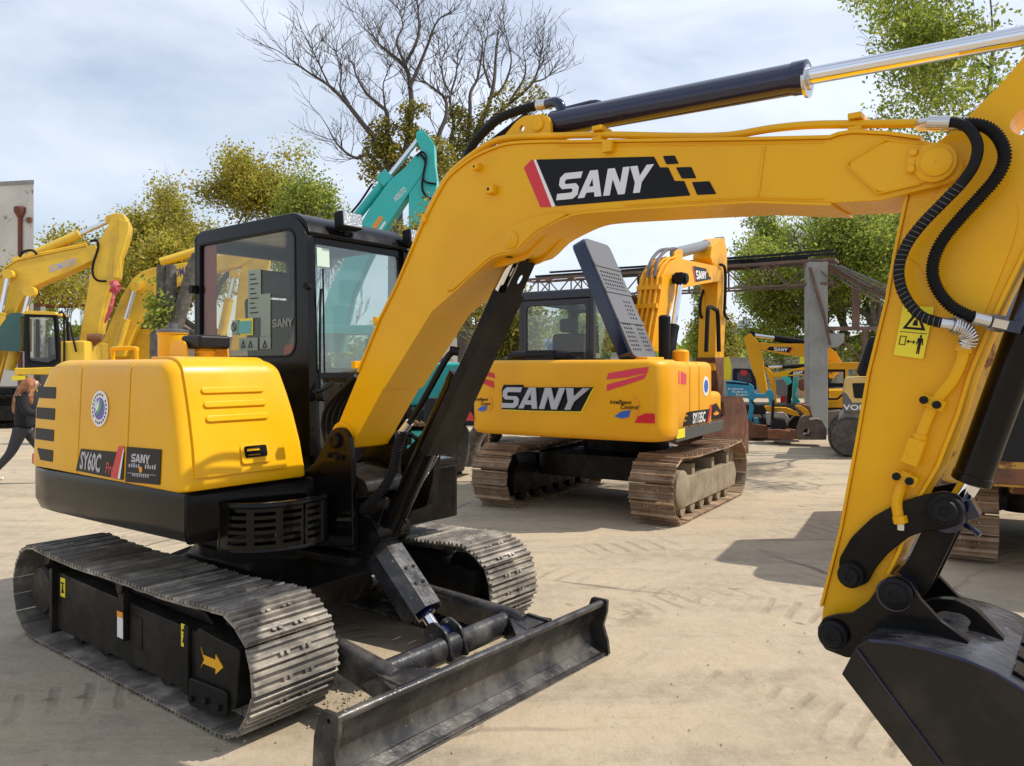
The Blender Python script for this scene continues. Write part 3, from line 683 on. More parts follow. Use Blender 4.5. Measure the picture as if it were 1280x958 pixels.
# ---- on top of the hood
q = MB(); c_ = Vector((-.45, -.62, 1.69)); q._lathe([(.085, 0), (.085, .16), (.09, .165), (.09, .175), (.06, .19), (.001, .195)], Vector((-.40, -.45, 1.69)), Vector((0, 0, 1)), 28); q.build('air_filter_can', Mt['yellow'], E, smooth=40)
q = MB(); q._lathe([(.091, .0), (.091, .018), (.07, .022), (.001, .022)], Vector((-.40, -.45, 1.862)), Vector((0, 0, 1)), 28); q.cyl((-.40, -.45, 1.88), (-.40, -.45, 1.92), .03, 12); q.build('can_lid', Mt['grey'], E)
q = MB(); q.tube(smooth_path([(-.80, -.62, 1.68), (-.80, -.62, 1.745), (-.785, -.62, 1.77), (-.64, -.56, 1.77), (-.625, -.56, 1.745), (-.625, -.56, 1.68)], 3), .013, 10); q.build('grab_handle', Mt['yellow'], E)
q = MB(); q.cyl((-.12, -.40, 1.68), (-.12, -.40, 1.76), .055, 20); q.cyl((-.12, -.40, 1.735), (-.12, -.40, 1.75), .062, 20); pc = q.build('intake_neck', Mt['yellow'], E)
q = MB(); q.obox((-.12, -.40, 1.80), Vector((1, 0, 0)), Vector((0, 1, 0)), Vector((0, 0, 1)), .105, .10, .04); q.build('rain_cap', Mt['plastic'], pc, bevel=.02, seg=3)
q = MB()
for yy in (-.52, -.26): q.prism(rpoly([(-.30, 1.69), (-.10, 1.69), (-.12, 1.80), (-.24, 1.82), (-.30, 1.78)], .04), yy-.005, yy+.005)
build_loose(q, 'cap_guard', Mt['yellow'], E, bevel=.002)
# ---- cab
yc0, yc1 = .13, 1.02
side = rpoly(TY(yc0, [(243, 452), (243, 293), (372, 271), (386, 283), (388, 560), (385, 562)][:5])+[(.14, 1.10), (-1.16, 1.10)], [0, .03, .16, .03, 0, 0, 0], 6)
side = rpoly([(-1.16, 1.10), (-1.16, 2.62), (.02, 2.62), (.14, 2.50), (.17, 1.10)], [0, .06, .13, .10, 0], 7)
win = rpoly([(-1.095, 1.715), (-1.095, 2.545), (-.035, 2.55), (.025, 2.50), (.035, 1.715)], [.02, .02, .09, .09, .12], 6)
cabm = Mt['black']
q = MB(); q.prism(side, yc0, yc0+.05, holes=[win])
q.prism(side, yc1-.05, yc1, holes=[rpoly([(-.95, 1.25), (-.95, 2.5), (-.10, 2.5), (.06, 2.42), (.08, 1.25)], .08)])
cabo = q.build('cab', cabm, E, bevel=.010, seg=3)
q = MB(); q.prism(rpoly([(-1.16, 2.56), (-1.13, 2.64), (.0, 2.645), (.10, 2.585), (.145, 2.50), (.12, 2.48), (.0, 2.58)], [0, .04, .06, .05, 0, 0, 0]), yc0+.01, yc1-.01); q.build('roof', cabm, cabo, bevel=.012, seg=3)
# front frame with windshield
fx = lambda z: .165-.06*(z-1.1)/1.45
def ffn(u, v, d): return (fx(v)+d, u, v)
q = MB(); q.prism([(yc0+.04, 1.0), (yc1-.04, 1.0), (yc1-.04, 2.56), (yc0+.04, 2.56)], -.04, .0, ffn, [rpoly([(yc0+.085, 1.62), (yc1-.08, 1.62), (yc1-.08, 2.44), (yc0+.085, 2.44)], .03), rpoly([(yc0+.085, 1.14), (yc1-.08, 1.14), (yc1-.08, 1.58), (yc0+.085, 1.58)], .03)])
q.build('front_frame', cabm, cabo, bevel=.006)
q = MB(); q.prism(rect(yc0+.075, yc1-.07, 1.61, 2.45), -.012, -.008, ffn); q.build('windshield', Mt['gfront'], cabo, smooth=0)
q = MB(); q.prism(rect(yc0+.075, yc1-.07, 1.13, 1.59), -.012, -.008, ffn); q.build('lower_window', Mt['gcab'], cabo, smooth=0)
q = MB(); q.box(.118, .14, yc0+.08, yc1-.08, 1.585, 1.615); q.build('window_rail', Mt['steel'], cabo, bevel=.003)
q = MB(); q.box(-1.12, .05, yc0+.012, yc0+.016, 1.69, 2.57); q.build('side_window', Mt['gtint'], cabo, smooth=0)
q = MB(); q.box(-.97, .07, yc1-.03, yc1-.025, 1.25, 2.5); q.build('door_glass', Mt['gcab'], cabo, smooth=0)
q = MB(); q.prism([(yc0, 1.0), (yc1, 1.0), (yc1, 2.6), (yc0, 2.6)], -1.16, -1.12, lambda u, v, d: (d, u, v), [rpoly(rect(yc0+.1, yc1-.1, 1.7, 2.5), .05)]); q.build('rear_frame', cabm, cabo, bevel=.006)
q = MB(); q.prism(rpoly([(-.98,1.67),(-.98,1.64),(-1.05,1.64)],0), yc0-.002, yc0+.0, None) if 0 else q.ribbon([], 0, 0, 0) if 0 else None
q.prism(win, yc0-.004, yc0+.02, None, [rpoly([(-1.080, 1.73), (-1.080, 2.53), (-.04, 2.535), (.01, 2.49), (.02, 1.73)], [.02, .02, .09, .09, .11], 6)]); q.build('window_seal', Mt['rubber'], cabo)
q = MB(); q.box(-1.14, .10, yc0+.05, yc1-.05, 1.02, 1.10); q.build('cab_floor', Mt['plastic'], cabo)
# seat, levers, panel seen through the glass
q = MB(); q.box(-.75, -.25, .35, .82, 1.42, 1.54); q.prism(rpoly([(-.83, 1.50), (-.68, 1.50), (-.78, 2.16), (-.90, 2.16)], .05), .36, .82); q.prism(rpoly([(-.93, 2.18), (-.82, 2.18), (-.84, 2.38), (-.93, 2.38)], .04), .46, .72); q.box(-.72, -.3, .4, .78, 1.10, 1.42); q.build('operator_seat', Mt['seat'], cabo, bevel=.03, seg=3)
q = MB(); q.box(-.60, -.12, .20, .33, 1.45, 1.72); q.tube([(-.16, .26, 1.7), (-.13, .26, 1.86)], .015, 8); q.tube([(-.13, .26, 1.86), (-.12, .26, 1.95)], .024, 10); q.tube([(-.16, .88, 1.6), (-.13, .88, 1.86)], .02, 8); q.tube([(.05, .5, 1.1), (.03, .5, 1.55)], .015, 8); q.tube([(.05, .65, 1.1), (.03, .65, 1.55)], .015, 8); q.box(-.6, -.12, .84, .95, 1.45, 1.65); q.build('console', Mt['plastic'], cabo, bevel=.01)
q = MB(); q.prism(rpoly(rect(-.20, .0, 1.72, 1.80), .03), .20, .26); q.build('armrest', mat('orange_red_trim', (.60, .07, .03), .5), cabo, bevel=.01)
q = MB(); q.box(-1.09, -.80, yc0+.03, yc0+.05, 1.76, 2.53); q.box(-1.09, -.62, yc0+.03, yc0+.05, 2.42, 2.53); q.box(-1.09, -1.03, yc0+.05, yc0+.3, 1.7, 2.5); q.build('curtain', mat('deep_red_curtain', (.30, .025, .015), .7), cabo)
bpy.data.objects.remove(bpy.data.objects['curtain'])
q = MB(); q.box(-1.085, -.93, yc0+.03, yc0+.036, 1.72, 2.53); q.build('red_reflection_panel', mat('deep_red_reflection', (.33, .03, .015), .6), cabo)  # red panel stands in for the red reflection in the side window
# stickers on the side window
def wst(px0, py0, px1, py1, m_, nm='sticker', d=.0):
    a_ = m1.aty(px0, py0, yc0+.008); b_ = m1.aty(px1, py1, yc0+.008); q = MB(); q.box(a_[0], b_[0], yc0+.008-d, yc0+.010-d, b_[1], a_[1]); return q.build(nm, m_, cabo, smooth=0)
clear = mat('faded_clear_label', (.26, .33, .27), .5)
wst(310, 338, 326, 397, clear); wst(326, 368, 338, 420, clear)
wst(290, 401, 300, 419, clear); ws = wst(297, 399, 316, 419, Mt['stiy']); wst(298.5, 402, 314.5, 417, mat('teal_label', (.12, .42, .40), .5), d=.003)
wst(299, 423, 322, 438, clear); wst(325, 421, 338, 436, clear)
q = MB(); a_ = m1.aty(292, 409, yc0+.006); q.prism(circ(a_[0], a_[1], .03, 18), yc0+.004, yc0+.006, None, [circ(a_[0], a_[1], .024, 18)]); q.bar((a_[0]-.02, yc0+.005, a_[1]+.02), (a_[0]+.02, yc0+.005, a_[1]-.02), .002, .005)
for px in (304, 313, 331):
    a_ = m1.aty(px, 431, yc0+.006); q.prism([(a_[0]-.025, a_[1]-.02), (a_[0]+.025, a_[1]-.02), (a_[0], a_[1]+.03)], yc0+.004, yc0+.006, None, [[(a_[0]-.016, a_[1]-.014), (a_[0]+.016, a_[1]-.014), (a_[0], a_[1]+.018)]])
for k in range(9):
    a_ = m1.aty(318, 343+k*6, yc0+.006); q.box(a_[0]-.05, a_[0]+.04*((k*7) % 3)/2, yc0+.004, yc0+.006, a_[1]-.003, a_[1]+.003)
build_loose(q, 'pictogram', Mt['blk'], cabo, smooth=0)
a0_ = m1.aty(340, 404, yc0+.006); a1_ = m1.aty(366, 404, yc0+.006); wd = a1_[0]-a0_[0]
sany(cabo, mat('pale_etched_letter', (.20, .22, .21), .5), lambda u, v, d: (a0_[0]+u/4.1*wd, yc0+.008-d, a0_[1]-.03+.055*v))
wst2 = MB(); a_ = m1.atx(405, 310, .1); wst2.prism(rect(yc0+.10, yc0+.20, 2.30, 2.42), -.006, -.004, ffn); wst2.build('sticker', mat('pale_green_label', (.55, .70, .60), .5), cabo, smooth=0)
# roof lamps
for (px, py) in ((433, 281), (516, 302)):
    b_, z_ = m1.atx(px, py, .14); q = MB(); q.obox((.16, b_, z_+.02), Vector((1, 0, .1)).normalized(), Vector((0, 1, 0)), Vector((-.1, 0, 1)).normalized(), .04, .09, .055); lm = q.build('work_lamp', Mt['rubber'], cabo, bevel=.012)
    q = MB(); q.obox((.20, b_, z_+.024), Vector((1, 0, .1)).normalized(), Vector((0, 1, 0)), Vector((-.1, 0, 1)).normalized(), .006, .078, .045); q.build('lens', Mt['lens'], lm, bevel=.004)
    q = MB(); q.bar((.02, b_-.12, z_-.07), (.15, b_, z_-.03), .03, .03); q.bar((.0, b_-.16, z_-.06), (.12, b_-.02, z_-.07), .05, .012); q.cyl((.14, b_, z_-.075), (.14, b_, z_-.02), .02, 10); q.build('lamp_bracket', Mt['rubber'], lm, bevel=.003)
# wiper, latches, pillar hoses
q = MB(); q.tube([(.175, .20, 1.50), (.16, .215, 2.02), (.15, .23, 2.15)], .008, 8); q.tube([(.178, .235, 1.62), (.15, .245, 2.28)], .006, 6); q.build('wiper', Mt['rubber'], cabo)
q = MB(); q.cyl((.19, .17, 1.47), (.24, .19, 1.47), .03, 12); q.tube([(.20, .15, 1.50), (.23, .20, 1.52), (.24, .25, 1.56)], .014, 8); q.cyl((.16, .13, 2.15), (.18, .09, 2.16), .022, 12); q.cyl((-1.15, .125, 2.22), (-1.15, .09, 2.22), .03, 12); q.box(-1.19, -1.11, .10, .13, 2.19, 2.23); q.build('latch', Mt['rubber'], cabo, bevel=.003)
# ---- platform front, swing post
q = MB(); q.prism(rpoly([(.45, -.24), (.70, -.22), (.93, -.20), (.93, .16), (.80, .20), (.60, .40), (.45, .6), (-.2, .6), (-.2, -.24)], .03), .60, .64, lambda u, v, d: (u, v, d)); q.prism(rpoly([(.30, -.24), (.62, -.24), (.66, .98), (.30, .98)], .05), .66, 1.0, lambda u, v, d: (u, v, d)); q.build('front_frame_plate', Mt['black2'], E, bevel=.006)
for yy, nm in ((-.175, 'boom_bracket'), (.155, 'boom_bracket')):
    tr = TY(-.19, [(360, 596), (392, 585), (408, 548), (417, 535), (428, 534), (436, 545), (440, 570), (441, 684), (400, 684), (362, 684)])
    q = MB(); q.prism(rpoly(tr, [.03, .12, .06, .04, .04, .04, .05, .02, .02, .02], 5), yy-.016, yy+.016); o = q.build(nm, Mt['black'], E, bevel=.005)
c_ = P(-.20, 418, 551); 
pb = MB(); pb._lathe([(.042, 0), (.042, .02), (.036, .024), (.014, .024), (.012, .018), (.001, .018)], Vector((c_.x, -.191, c_.z)), Vector((0, -1, 0)), 22); pb.cyl((c_.x, -.19, c_.z), (c_.x, .17, c_.z), .038, 18); pb.obox((c_.x+.005, -.198, c_.z-.085), Vector((1, 0, -.12)).normalized(), Vector((0, 1, 0)), Vector((.12, 0, 1)).normalized(), .055, .010, .014); pb.cyl((c_.x-.03, -.20, c_.z-.08), (c_.x-.03, -.225, c_.z-.08), .013, 6); pb.cyl((c_.x+.035, -.20, c_.z-.087), (c_.x+.035, -.225, c_.z-.087), .013, 6); pb.build('boom_foot_pin', Mt['black2'], E, bevel=.002)
q = MB(); q.box(.60, .86, -.155, .135, .66, 1.02); q.prism([(.62, 1.02), (.90, .92), (.90, .66), (.62, .66)], -.150, .130); q.build('swing_post', Mt['black2'], E, bevel=.012)
q = MB(); q.prism(rpoly([(.76, 1.12), (.99, 1.05), (1.02, .99), (.99, .97), (.74, 1.06)], .02), -.15, .13); q.build('hose_cover', Mt['black2'], E, bevel=.004)
q = MB(); q.prism(rpoly(TY(.55, [(505, 572), (553, 520), (548, 600), (540, 632), (510, 640), (500, 600)]), .03), .50, .56); q.build('footplate_panel', Mt['black2'], E, bevel=.006)
q = MB(); q.tube(smooth_path([(.55, .45, 1.25), (.78, .45, 1.22), (.80, .5, 1.0), (.60, .5, .98)], 4), .015, 8); q.build('foot_rail', Mt['black'], E)
# ---- slotted step guard at the front right corner
gp = [Vector((.60, -.88, 0)), Vector((.86, -.86, 0)), Vector((.93, -.80, 0)), Vector((.94, -.66, 0)), Vector((.93, -.38, 0)), Vector((.88, -.26, 0)), Vector((.74, -.22, 0))]
gp = smooth_path([(.60, -.75, 0), (.70, -.735, 0), (.80, -.66, 0), (.855, -.52, 0), (.85, -.36, 0), (.80, -.25, 0), (.70, -.21, 0)], 5)
cum = [0]
for i in range(1, len(gp)): cum.append(cum[-1]+(gp[i]-gp[i-1]).length)
def along(s_):
    s_ = min(max(s_, 0), cum[-1]-1e-6); i = 0
    while cum[i+1] < s_: i += 1
    return gp[i]+(gp[i+1]-gp[i])*((s_-cum[i])/(cum[i+1]-cum[i]))
TL = cum[-1]; q = MB()
def gfn(u, v, d):
    p = along(u); t_ = (along(u+.02)-along(u-.02)).normalized(); n_ = Vector((t_.y, -t_.x, 0)); p = p+n_*d; return (p.x, p.y, v)
ncol = 5; mgn = .05; cw = (TL-2*mgn)/ncol
for c in range(ncol+1):
    u = mgn+c*cw
    a_, b_ = (0, mgn+.018) if c == 0 else (u-.018, u+.018) if c < ncol else (u-.018, TL)
    for k in range(4): q.prism(rect(a_+(b_-a_)*k/4, a_+(b_-a_)*(k+1)/4, .745, .965), 0, .010, gfn)
for r_ in range(6):
    z0 = .746 if r_ == 0 else .778+(r_-1)*.036+.018; z1 = .778 if r_ == 0 else (z0+.018 if r_ < 5 else .964)
    for c in range(ncol):
        u0 = mgn+c*cw+.018; u1 = u0+cw-.036
        for k in range(4): q.prism(rect(u0+(u1-u0)*k/4, u0+(u1-u0)*(k+1)/4, z0, z1), 0, .010, gfn)
gd = q.build('step_guard', Mt['black'], E, smooth=40)
q = MB(); q.tube([tuple(along(TL*i/24)+Vector((0, 0, .97))) for i in range(25)], .017, 10); q.tube([tuple(along(TL*i/24)+Vector((0, 0, .745))) for i in range(25)], .014, 8); q.prism([(p.x, p.y) for p in gp]+[(.6, -.3)], .745, .757, lambda u, v, d: (u, v, d)); q.tube([tuple(gp[0]+Vector((0, 0, .745))), tuple(gp[0]+Vector((0, 0, .97)))], .014, 8); q.tube([tuple(gp[-1]+Vector((0, 0, .745))), tuple(gp[-1]+Vector((0, 0, .97)))], .014, 8); q.build('guard_rim', Mt['black'], gd)
# ================= boom
YB = -.135
def sm(l, n=3): return [(v.x, v.y) for v in smooth_path([(p[0], p[1], 0) for p in l], n)]
bo = [(421, 534), (449, 466), (476, 400), (496, 360), (530, 280), (548, 245), (560, 225), (575, 211), (595, 197), (620, 186), (640, 181), (680, 179), (719, 179), (800, 178), (940, 176), (1037, 174), (1048, 170), (1066, 167), (1107, 169), (1150, 175)]
tipa = [(1180, 181), (1197, 192), (1203, 207), (1197, 222), (1183, 230)]
lo_ = [(1139, 241), (1101, 251), (1040, 254), (940, 251), (857, 256), (780, 261), (740, 264), (715, 268), (690, 279), (668, 292), (646, 313), (618, 320), (590, 343), (573, 359), (540, 388), (480, 485), (439, 560)]
bpoly = TY(YB, bo[:4]+sm(bo[4:13])+bo[13:]+sm(tipa)+lo_[:5]+sm(lo_[5:14])+lo_[14:])+TY(YB, [(425, 558)])
q = MB(); q.prism(bpoly, YB, -YB); boom = q.build('boom', Mt['yellow'], E, bevel=.004, smooth=30)
q = MB(); up_ = TY(YB, bo[1:4]+sm(bo[4:13])+bo[13:]); q.ribbon(up_, YB-.010, -YB+.010, .012)
lw = TY(YB, lo_[2:5]+sm(lo_[5:14])+lo_[14:-1]); q.ribbon(lw, YB-.008, -YB+.008, .010)
q.build('flange_plate', Mt['yellow'], boom, smooth=50, bevel=.002)
# reinforcement layer at the elbow and tip
rf = TY(YB, sm([(560, 364), (590, 332), (604, 313), (628, 291), (661, 274), (694, 267), (712, 268)])+sm([(690, 279.5), (668, 292.5), (646, 313.5), (618, 320.5), (590, 343.5), (568, 363)]))
q = MB(); q.prism(rf, YB-.014, YB+.001)
tp = TY(YB, [(1058, 206), (1108, 176), (1150, 181), (1180, 187), (1195, 200), (1194, 217), (1178, 225), (1150, 231), (1098, 243)]); q.prism(rpoly(tp, [.03, .03, 0, .02, .03, .03, .02, 0, .03]), YB-.010, YB+.001)
q.prism(TY(YB, [(954, 183), (957, 183), (949, 246), (946, 246)]), YB-.006, YB+.001)
build_loose(q, 'reinforcement_plate', Mt['yellow'], boom, bevel=.004)
def disc(par, px, py, r, y, h, m_, nm):
    c = P(y, px, py); q = MB(); q._lathe([(r, 0), (r, h), (r*.93, h+.002), (r*.12, h+.002), (r*.1, h), (.001, h)], Vector((c.x, y, c.z)), Vector((0, -1, 0)), 26); return q.build(nm, m_, par, smooth=40)
disc(boom, 639, 300, .040, YB-.014, .005, Mt['yellow'], 'pin_cover'); 
disc(boom, 1169, 204, .062, YB-.010, .012, Mt['yellow'], 'boom_tip_boss'); disc(boom, 1171, 203, .045, YB-.022, .010, Mt['yellow'], 'boom_tip_pin')
q = MB(); q.prism(TY(YB-.02, [(1135, 186), (1147, 188), (1145, 217), (1133, 215)]), YB-.024, YB-.009)
for (px, py) in ((1142, 191), (1139, 212)): c = P(YB-.024, px, py); q.cyl((c.x, YB-.024, c.z), (c.x, YB-.036, c.z), .013, 8)
q.prism(TY(YB-.02, [(1147, 199), (1160, 195), (1162, 214), (1147, 209)]), YB-.020, YB-.012); q.build('pin_lock_plate', Mt['yellow'], boom, bevel=.003)
for (px, py, s_) in ((599, 210, .018), (617, 238, .024)):
    c = P(YB, px, py); q = MB(); q.box(c.x-s_, c.x+s_, YB-.035, YB, c.z-s_*.8, c.z+s_*.8); hb = q.build('mount_block', Mt['yellow'], boom, bevel=.003); q = MB(); q.cyl((c.x-.2*s_, YB-.036, c.z), (c.x-.2*s_, YB-.0355, c.z), s_*.3, 10); q.build('bolt_hole', Mt['rubber'], hb)
# boom foot bosses
c = P(-.15, 427, 545); q = MB(); q.cyl((c.x, -.158, c.z), (c.x, .158, c.z), .075, 28); q.build('boom_foot', Mt['yellow'], boom, bevel=.004)
# arm cylinder bracket on the boom's back
br = TY(-.07, [(622, 181), (646, 152), (656, 145), (680, 143), (688, 148), (690, 182)])
for yy in (-.075, .055):
    q = MB(); hc = m1.aty(653, 161, -.07); q.prism(rpoly(br, [0, .03, .02, .03, .03, 0]), yy-.0, yy+.02, holes=[circ(hc[0], hc[1], .015, 12)]); q.build('cylinder_bracket', Mt['yellow'], boom, bevel=.003)
disc(boom, 673, 156, .030, -.075, .008, Mt['yellow'], 'bracket_pin')
# hard pipes along the boom
pp = [(500, 356), (530, 278), (552, 234), (568, 213), (590, 195), (615, 179), (640, 173), (700, 171), (760, 170), (850, 172), (910, 171), (960, 163), (1010, 158), (1070, 157), (1150, 156)]
for yy, dz, px_e in ((-.10, 0, 0), (-.055, 0, 0)):
    pth = [Vector((a, yy, b+.004)) for a, b in TY(yy, pp)]; q = MB(); q.tube(smooth_path(pth, 3), .0145, 10); q.build('hydraulic_pipe', Mt['yellow'], boom)
q = MB()
for (px, py) in ((752, 170), (1072, 157)):
    c = P(-.08, px, py); q.box(c.x-.022, c.x+.022, -.125, -.03, c.z+.014, c.z+.034); q.box(c.x-.022, c.x+.022, -.125, -.03, c.z-.034, c.z-.012); q.cyl((c.x, -.078, c.z+.03), (c.x, -.078, c.z+.045), .012, 6)
c = P(YB, 762, 186); q.box(c.x-.02, c.x+.025, YB-.03, YB, c.z-.02, c.z+.03)
for (px, py) in ((470, 400), (443, 455), (531, 272)): c = P(-.12, px+6, py); q.box(c.x-.03, c.x-.0, -.15, -.09, c.z-.025, c.z+.015)
build_loose(q, 'pipe_clamp', Mt['yellow'], boom, bevel=.003)
q = MB(); q.tube([(a, YB-.0105, b) for a, b in TY(YB, [(1058, 206), (1108, 176), (1150, 181)])], .0035, 6); q.tube([(a, YB-.0105, b) for a, b in TY(YB, [(1058, 206), (1098, 243), (1150, 231)])], .0035, 6); q.tube([(a, YB-.002, b) for a, b in TY(YB, sm([(500, 372), (560, 364), (590, 332), (604, 313), (628, 291), (661, 274), (694, 267), (712, 268)][1:]))], .004, 6)
q.tube([(a, YB-.001, b) for a, b in TY(YB, [(700, 183), (800, 182), (940, 180), (1030, 178)])], .0035, 6); q.tube([(a, YB-.001, b) for a, b in TY(YB, [(1030, 249), (940, 247), (857, 252), (780, 257)])], .0035, 6)
build_loose(q, 'weld_bead', Mt['yellow'], boom)
# decal
bf = lambda u, v, d: (u, YB-d, v)
q = MB(); q.prism(rpoly(TY(YB, [(670.5, 199.8), (817.7, 196), (825, 209.5), (835.5, 209.5), (843.5, 226.5), (855.4, 226.5), (863, 244.6), (695, 258)]), .004), .0005, .002, bf); dc = q.build('name_decal', Mt['blk'], boom, smooth=0)
for sq in ([(828.7, 195.3), (843.5, 194.7), (848.6, 205), (833.1, 205.7)], [(845, 209.5), (864.3, 209), (870.5, 223), (852.4, 223.5)], [(865, 228), (887, 226.8), (895.5, 242.8), (871.7, 244)]):
    q = MB(); q.prism(rpoly(TY(YB, sq), .004), .0005, .002, bf); q.build('decal_block', Mt['blk'], dc, smooth=0)
q = MB(); q.prism(TY(YB, [(655, 210), (664.5, 200), (667, 200), (689.7, 259), (675.8, 259.3)]), .0005, .002, bf); q.build('decal_stripe', Mt['red'], dc, smooth=0)
q = MB(); q.prism(TY(YB, [(667.2, 200), (670.3, 199.9), (694.4, 258), (690, 259)]), .0005, .002, bf); q.build('decal_stripe', Mt['white'], dc, smooth=0)
B2 = bilin([(701, 217.5), (818, 205.5), (695.7, 250.8), (811.5, 240)])
def bfn(u, v, d): p = B2(u/4.1, v); a_ = m1.aty(p.x, p.y, YB); return (a_[0], YB-.002-d, a_[1])
sany(dc, mat('letter_white', (.70, .72, .74), .4), bfn, .0002, .0015)
# boom cylinder, its flat guard, hoses
cb = P(0, 487, 662); ct = P(0, 648, 312)
bc = ram(boom, cb, ct, .058, .030, .585, Mt['black'], name='boom_cylinder'); bc.parent = E
dv = (ct-cb).normalized(); nv_ = Vector((dv.z, 0, -dv.x))
q = MB(); L0 = (ct-cb).length
ga = cb+dv*(L0*.33); gb = cb+dv*(L0*.97)
off = nv_*.082
def gfn2(u, v, d): p = cb+dv*u+off+nv_*d; return (p.x, v, p.z)
q.prism([(L0*.33, -.09), (L0*.88, -.09), (L0*.885, -.06), (L0*.985, -.055), (L0*.985, .055), (L0*.885, .06), (L0*.88, .09), (L0*.33, .09)], -.004, .004, gfn2, [slot(L0*.93, -.0, .05, .03)])
for sy in (-1, 1): q.prism([(L0*.33, sy*.09), (L0*.88, sy*.09), (L0*.88, sy*.083), (L0*.33, sy*.083)], -.05, -.004, gfn2)
q.build('rod_guard', Mt['black2'], bc, bevel=.003)
q = MB(); q.cyl(cb-Vector((0, .13, 0)), cb+Vector((0, .11, 0)), .055, 20); q.prism(rpoly([(cb.x-.20, .64), (cb.x-.04, .64), (cb.x+.06, cb.z-.02), (cb.x+.05, cb.z+.05), (cb.x-.04, cb.z+.08), (cb.x-.2, cb.z+.1)], .03), -.12, -.095); q.prism(rpoly([(cb.x-.20, .64), (cb.x-.04, .64), (cb.x+.06, cb.z-.02), (cb.x+.05, cb.z+.05), (cb.x-.04, cb.z+.08), (cb.x-.2, cb.z+.1)], .03), .075, .10); q.build('cylinder_clevis', Mt['black'], E, bevel=.005)
q = MB(); hp = smooth_path([P(-.09, 566, 440), P(-.10, 556, 452), P(-.11, 525, 508), P(-.11, 508, 535)], 5); q.tube(hp, .016, 10); q.cyl(P(-.07, 574, 440), P(-.10, 562, 438), .022, 12); q.build('hydraulic_hose', Mt['black'], bc)
q = MB(); q.cyl(P(-.11, 512, 528), P(-.11, 502, 541), .022, 12); q.build('hose_fitting', Mt['steel'], bc)
def coil(par, pts, r, turns, m_, wr=.0035, nm='spring_guard', n=10):
    pts = smooth_path(pts, 6); cu = [0]
    for i in range(1, len(pts)): cu.append(cu[-1]+(pts[i]-pts[i-1]).length)
    def al(s_):
        s_ = min(max(s_, 0), cu[-1]-1e-6); i = 0
        while cu[i+1] < s_: i += 1
        return pts[i]+(pts[i+1]-pts[i])*((s_-cu[i])/(cu[i+1]-cu[i]))
    u = (pts[1]-pts[0]).orthogonal().normalized(); ps = []; N_ = int(turns*n)
    for k in range(N_+1):
        s_ = cu[-1]*k/N_; c_ = al(s_); t_ = (al(s_+.004)-al(s_-.004)).normalized(); u = (u-t_*u.dot(t_)).normalized(); w_ = t_.cross(u); a_ = 2*math.pi*k/n
        ps.append(c_+(u*math.cos(a_)+w_*math.sin(a_))*r)
    q = MB(); q.tube(ps, wr, 5); return q.build(nm, m_, par)
hp = [P(-.11, 505, 538), P(-.12, 497, 560), P(-.13, 490, 590), P(-.14, 478, 612), P(-.13, 460, 632), P(-.10, 450, 640)]
q = MB(); q.tube(smooth_path(hp, 5), .019, 12); ho = q.build('hydraulic_hose', Mt['rubber'], bc); coil(ho, hp, .022, 42, Mt['rubber'], .004)
hp = [P(.07, 560, 535), P(.07, 548, 560), P(.07, 530, 592), P(.06, 512, 618), P(.05, 503, 628)]
q = MB(); q.tube(smooth_path(hp, 5), .016, 12); ho = q.build('hydraulic_hose', Mt['rubber'], bc); coil(ho, hp, .02, 26, Mt['spring'], .004)
# hoses between cab and boom foot
for k in range(4):
    hp = [P(-.02+.03*k, 445+k*5, 470+k*2), P(-.01+.03*k, 428+k*6, 487), P(.0+.03*k, 410+k*7, 507), P(.02+.03*k, 404+k*7, 530), P(.03+.03*k, 410+k*6, 560)]
    q = MB(); q.tube(smooth_path(hp, 5), .014, 8); q.build('hydraulic_hose', Mt['rubber'], E)
# big hose up over the boom elbow
q = MB(); hp = [P(.02, 583, 200), P(.02, 590, 183), P(.02, 605, 165), P(.02, 625, 148), P(.02, 650, 138), P(.02, 672, 132)]; q.tube(smooth_path(hp, 5), .022, 12); q.tube(smooth_path([P(.08, 612, 181), P(.08, 640, 160), P(.08, 662, 143)], 4), .02, 10); bh = build_loose(q, 'hydraulic_hose', Mt['rubber'], boom)[0]
q = MB(); q.cyl(P(.02, 672, 132), P(.02, 684, 130), .024, 12); q.build('hose_fitting', Mt['steel'], bh)
q = MB(); q.tube(smooth_path([P(.02, 684, 130), P(.0, 695, 128), P(.0, 701, 134), P(.0, 702, 146)], 4), .024, 12); q.tube(smooth_path([P(.0, 705, 137), P(.0, 725, 132), P(.0, 745, 128), P(.0, 760, 134)], 3), .012, 8); q.build('elbow_pipe', Mt['navy'], boom)
# arm cylinder
ca = P(0, 690, 156); cq = P(0, 1402, 22); d0 = P(0, 1011, 101)
fr_ = (d0-ca).length/(cq-ca).length
ac = ram(E, ca, cq, .058, .031, fr_, Mt['navy'], name='arm_cylinder'); ac['label'] = 'navy cylinder tube with long chrome rod above the boom'
q = MB(); q._lathe([(.060, -.012), (.060, 0), (.034, .002), (.034, .01)], d0, (cq-ca).normalized(), 30); q.build('gland', Mt['steel'], ac)
for yy in (-.075, .055):
    q = MB(); q.prism(rpoly(TY(0, [(628, 338), (640, 308), (668, 282), (706, 276), (696, 296), (668, 326), (645, 334)]), .02), yy, yy+.02); q.build('cylinder_lug', Mt['yellow'], boom, bevel=.003)
q = MB(); c = P(0, 650, 316); q.cyl((c.x, -.10, c.z), (c.x, .10, c.z), .035, 20); q.build('lug_pin', Mt['black'], boom)
q = MB(); c = P(YB-.012, 687, 293); q.prism(rpoly(TY(YB-.012, [(676, 297), (680, 290), (694, 288), (700, 291), (692, 297)]), .01), YB-.0155, YB-.005); 
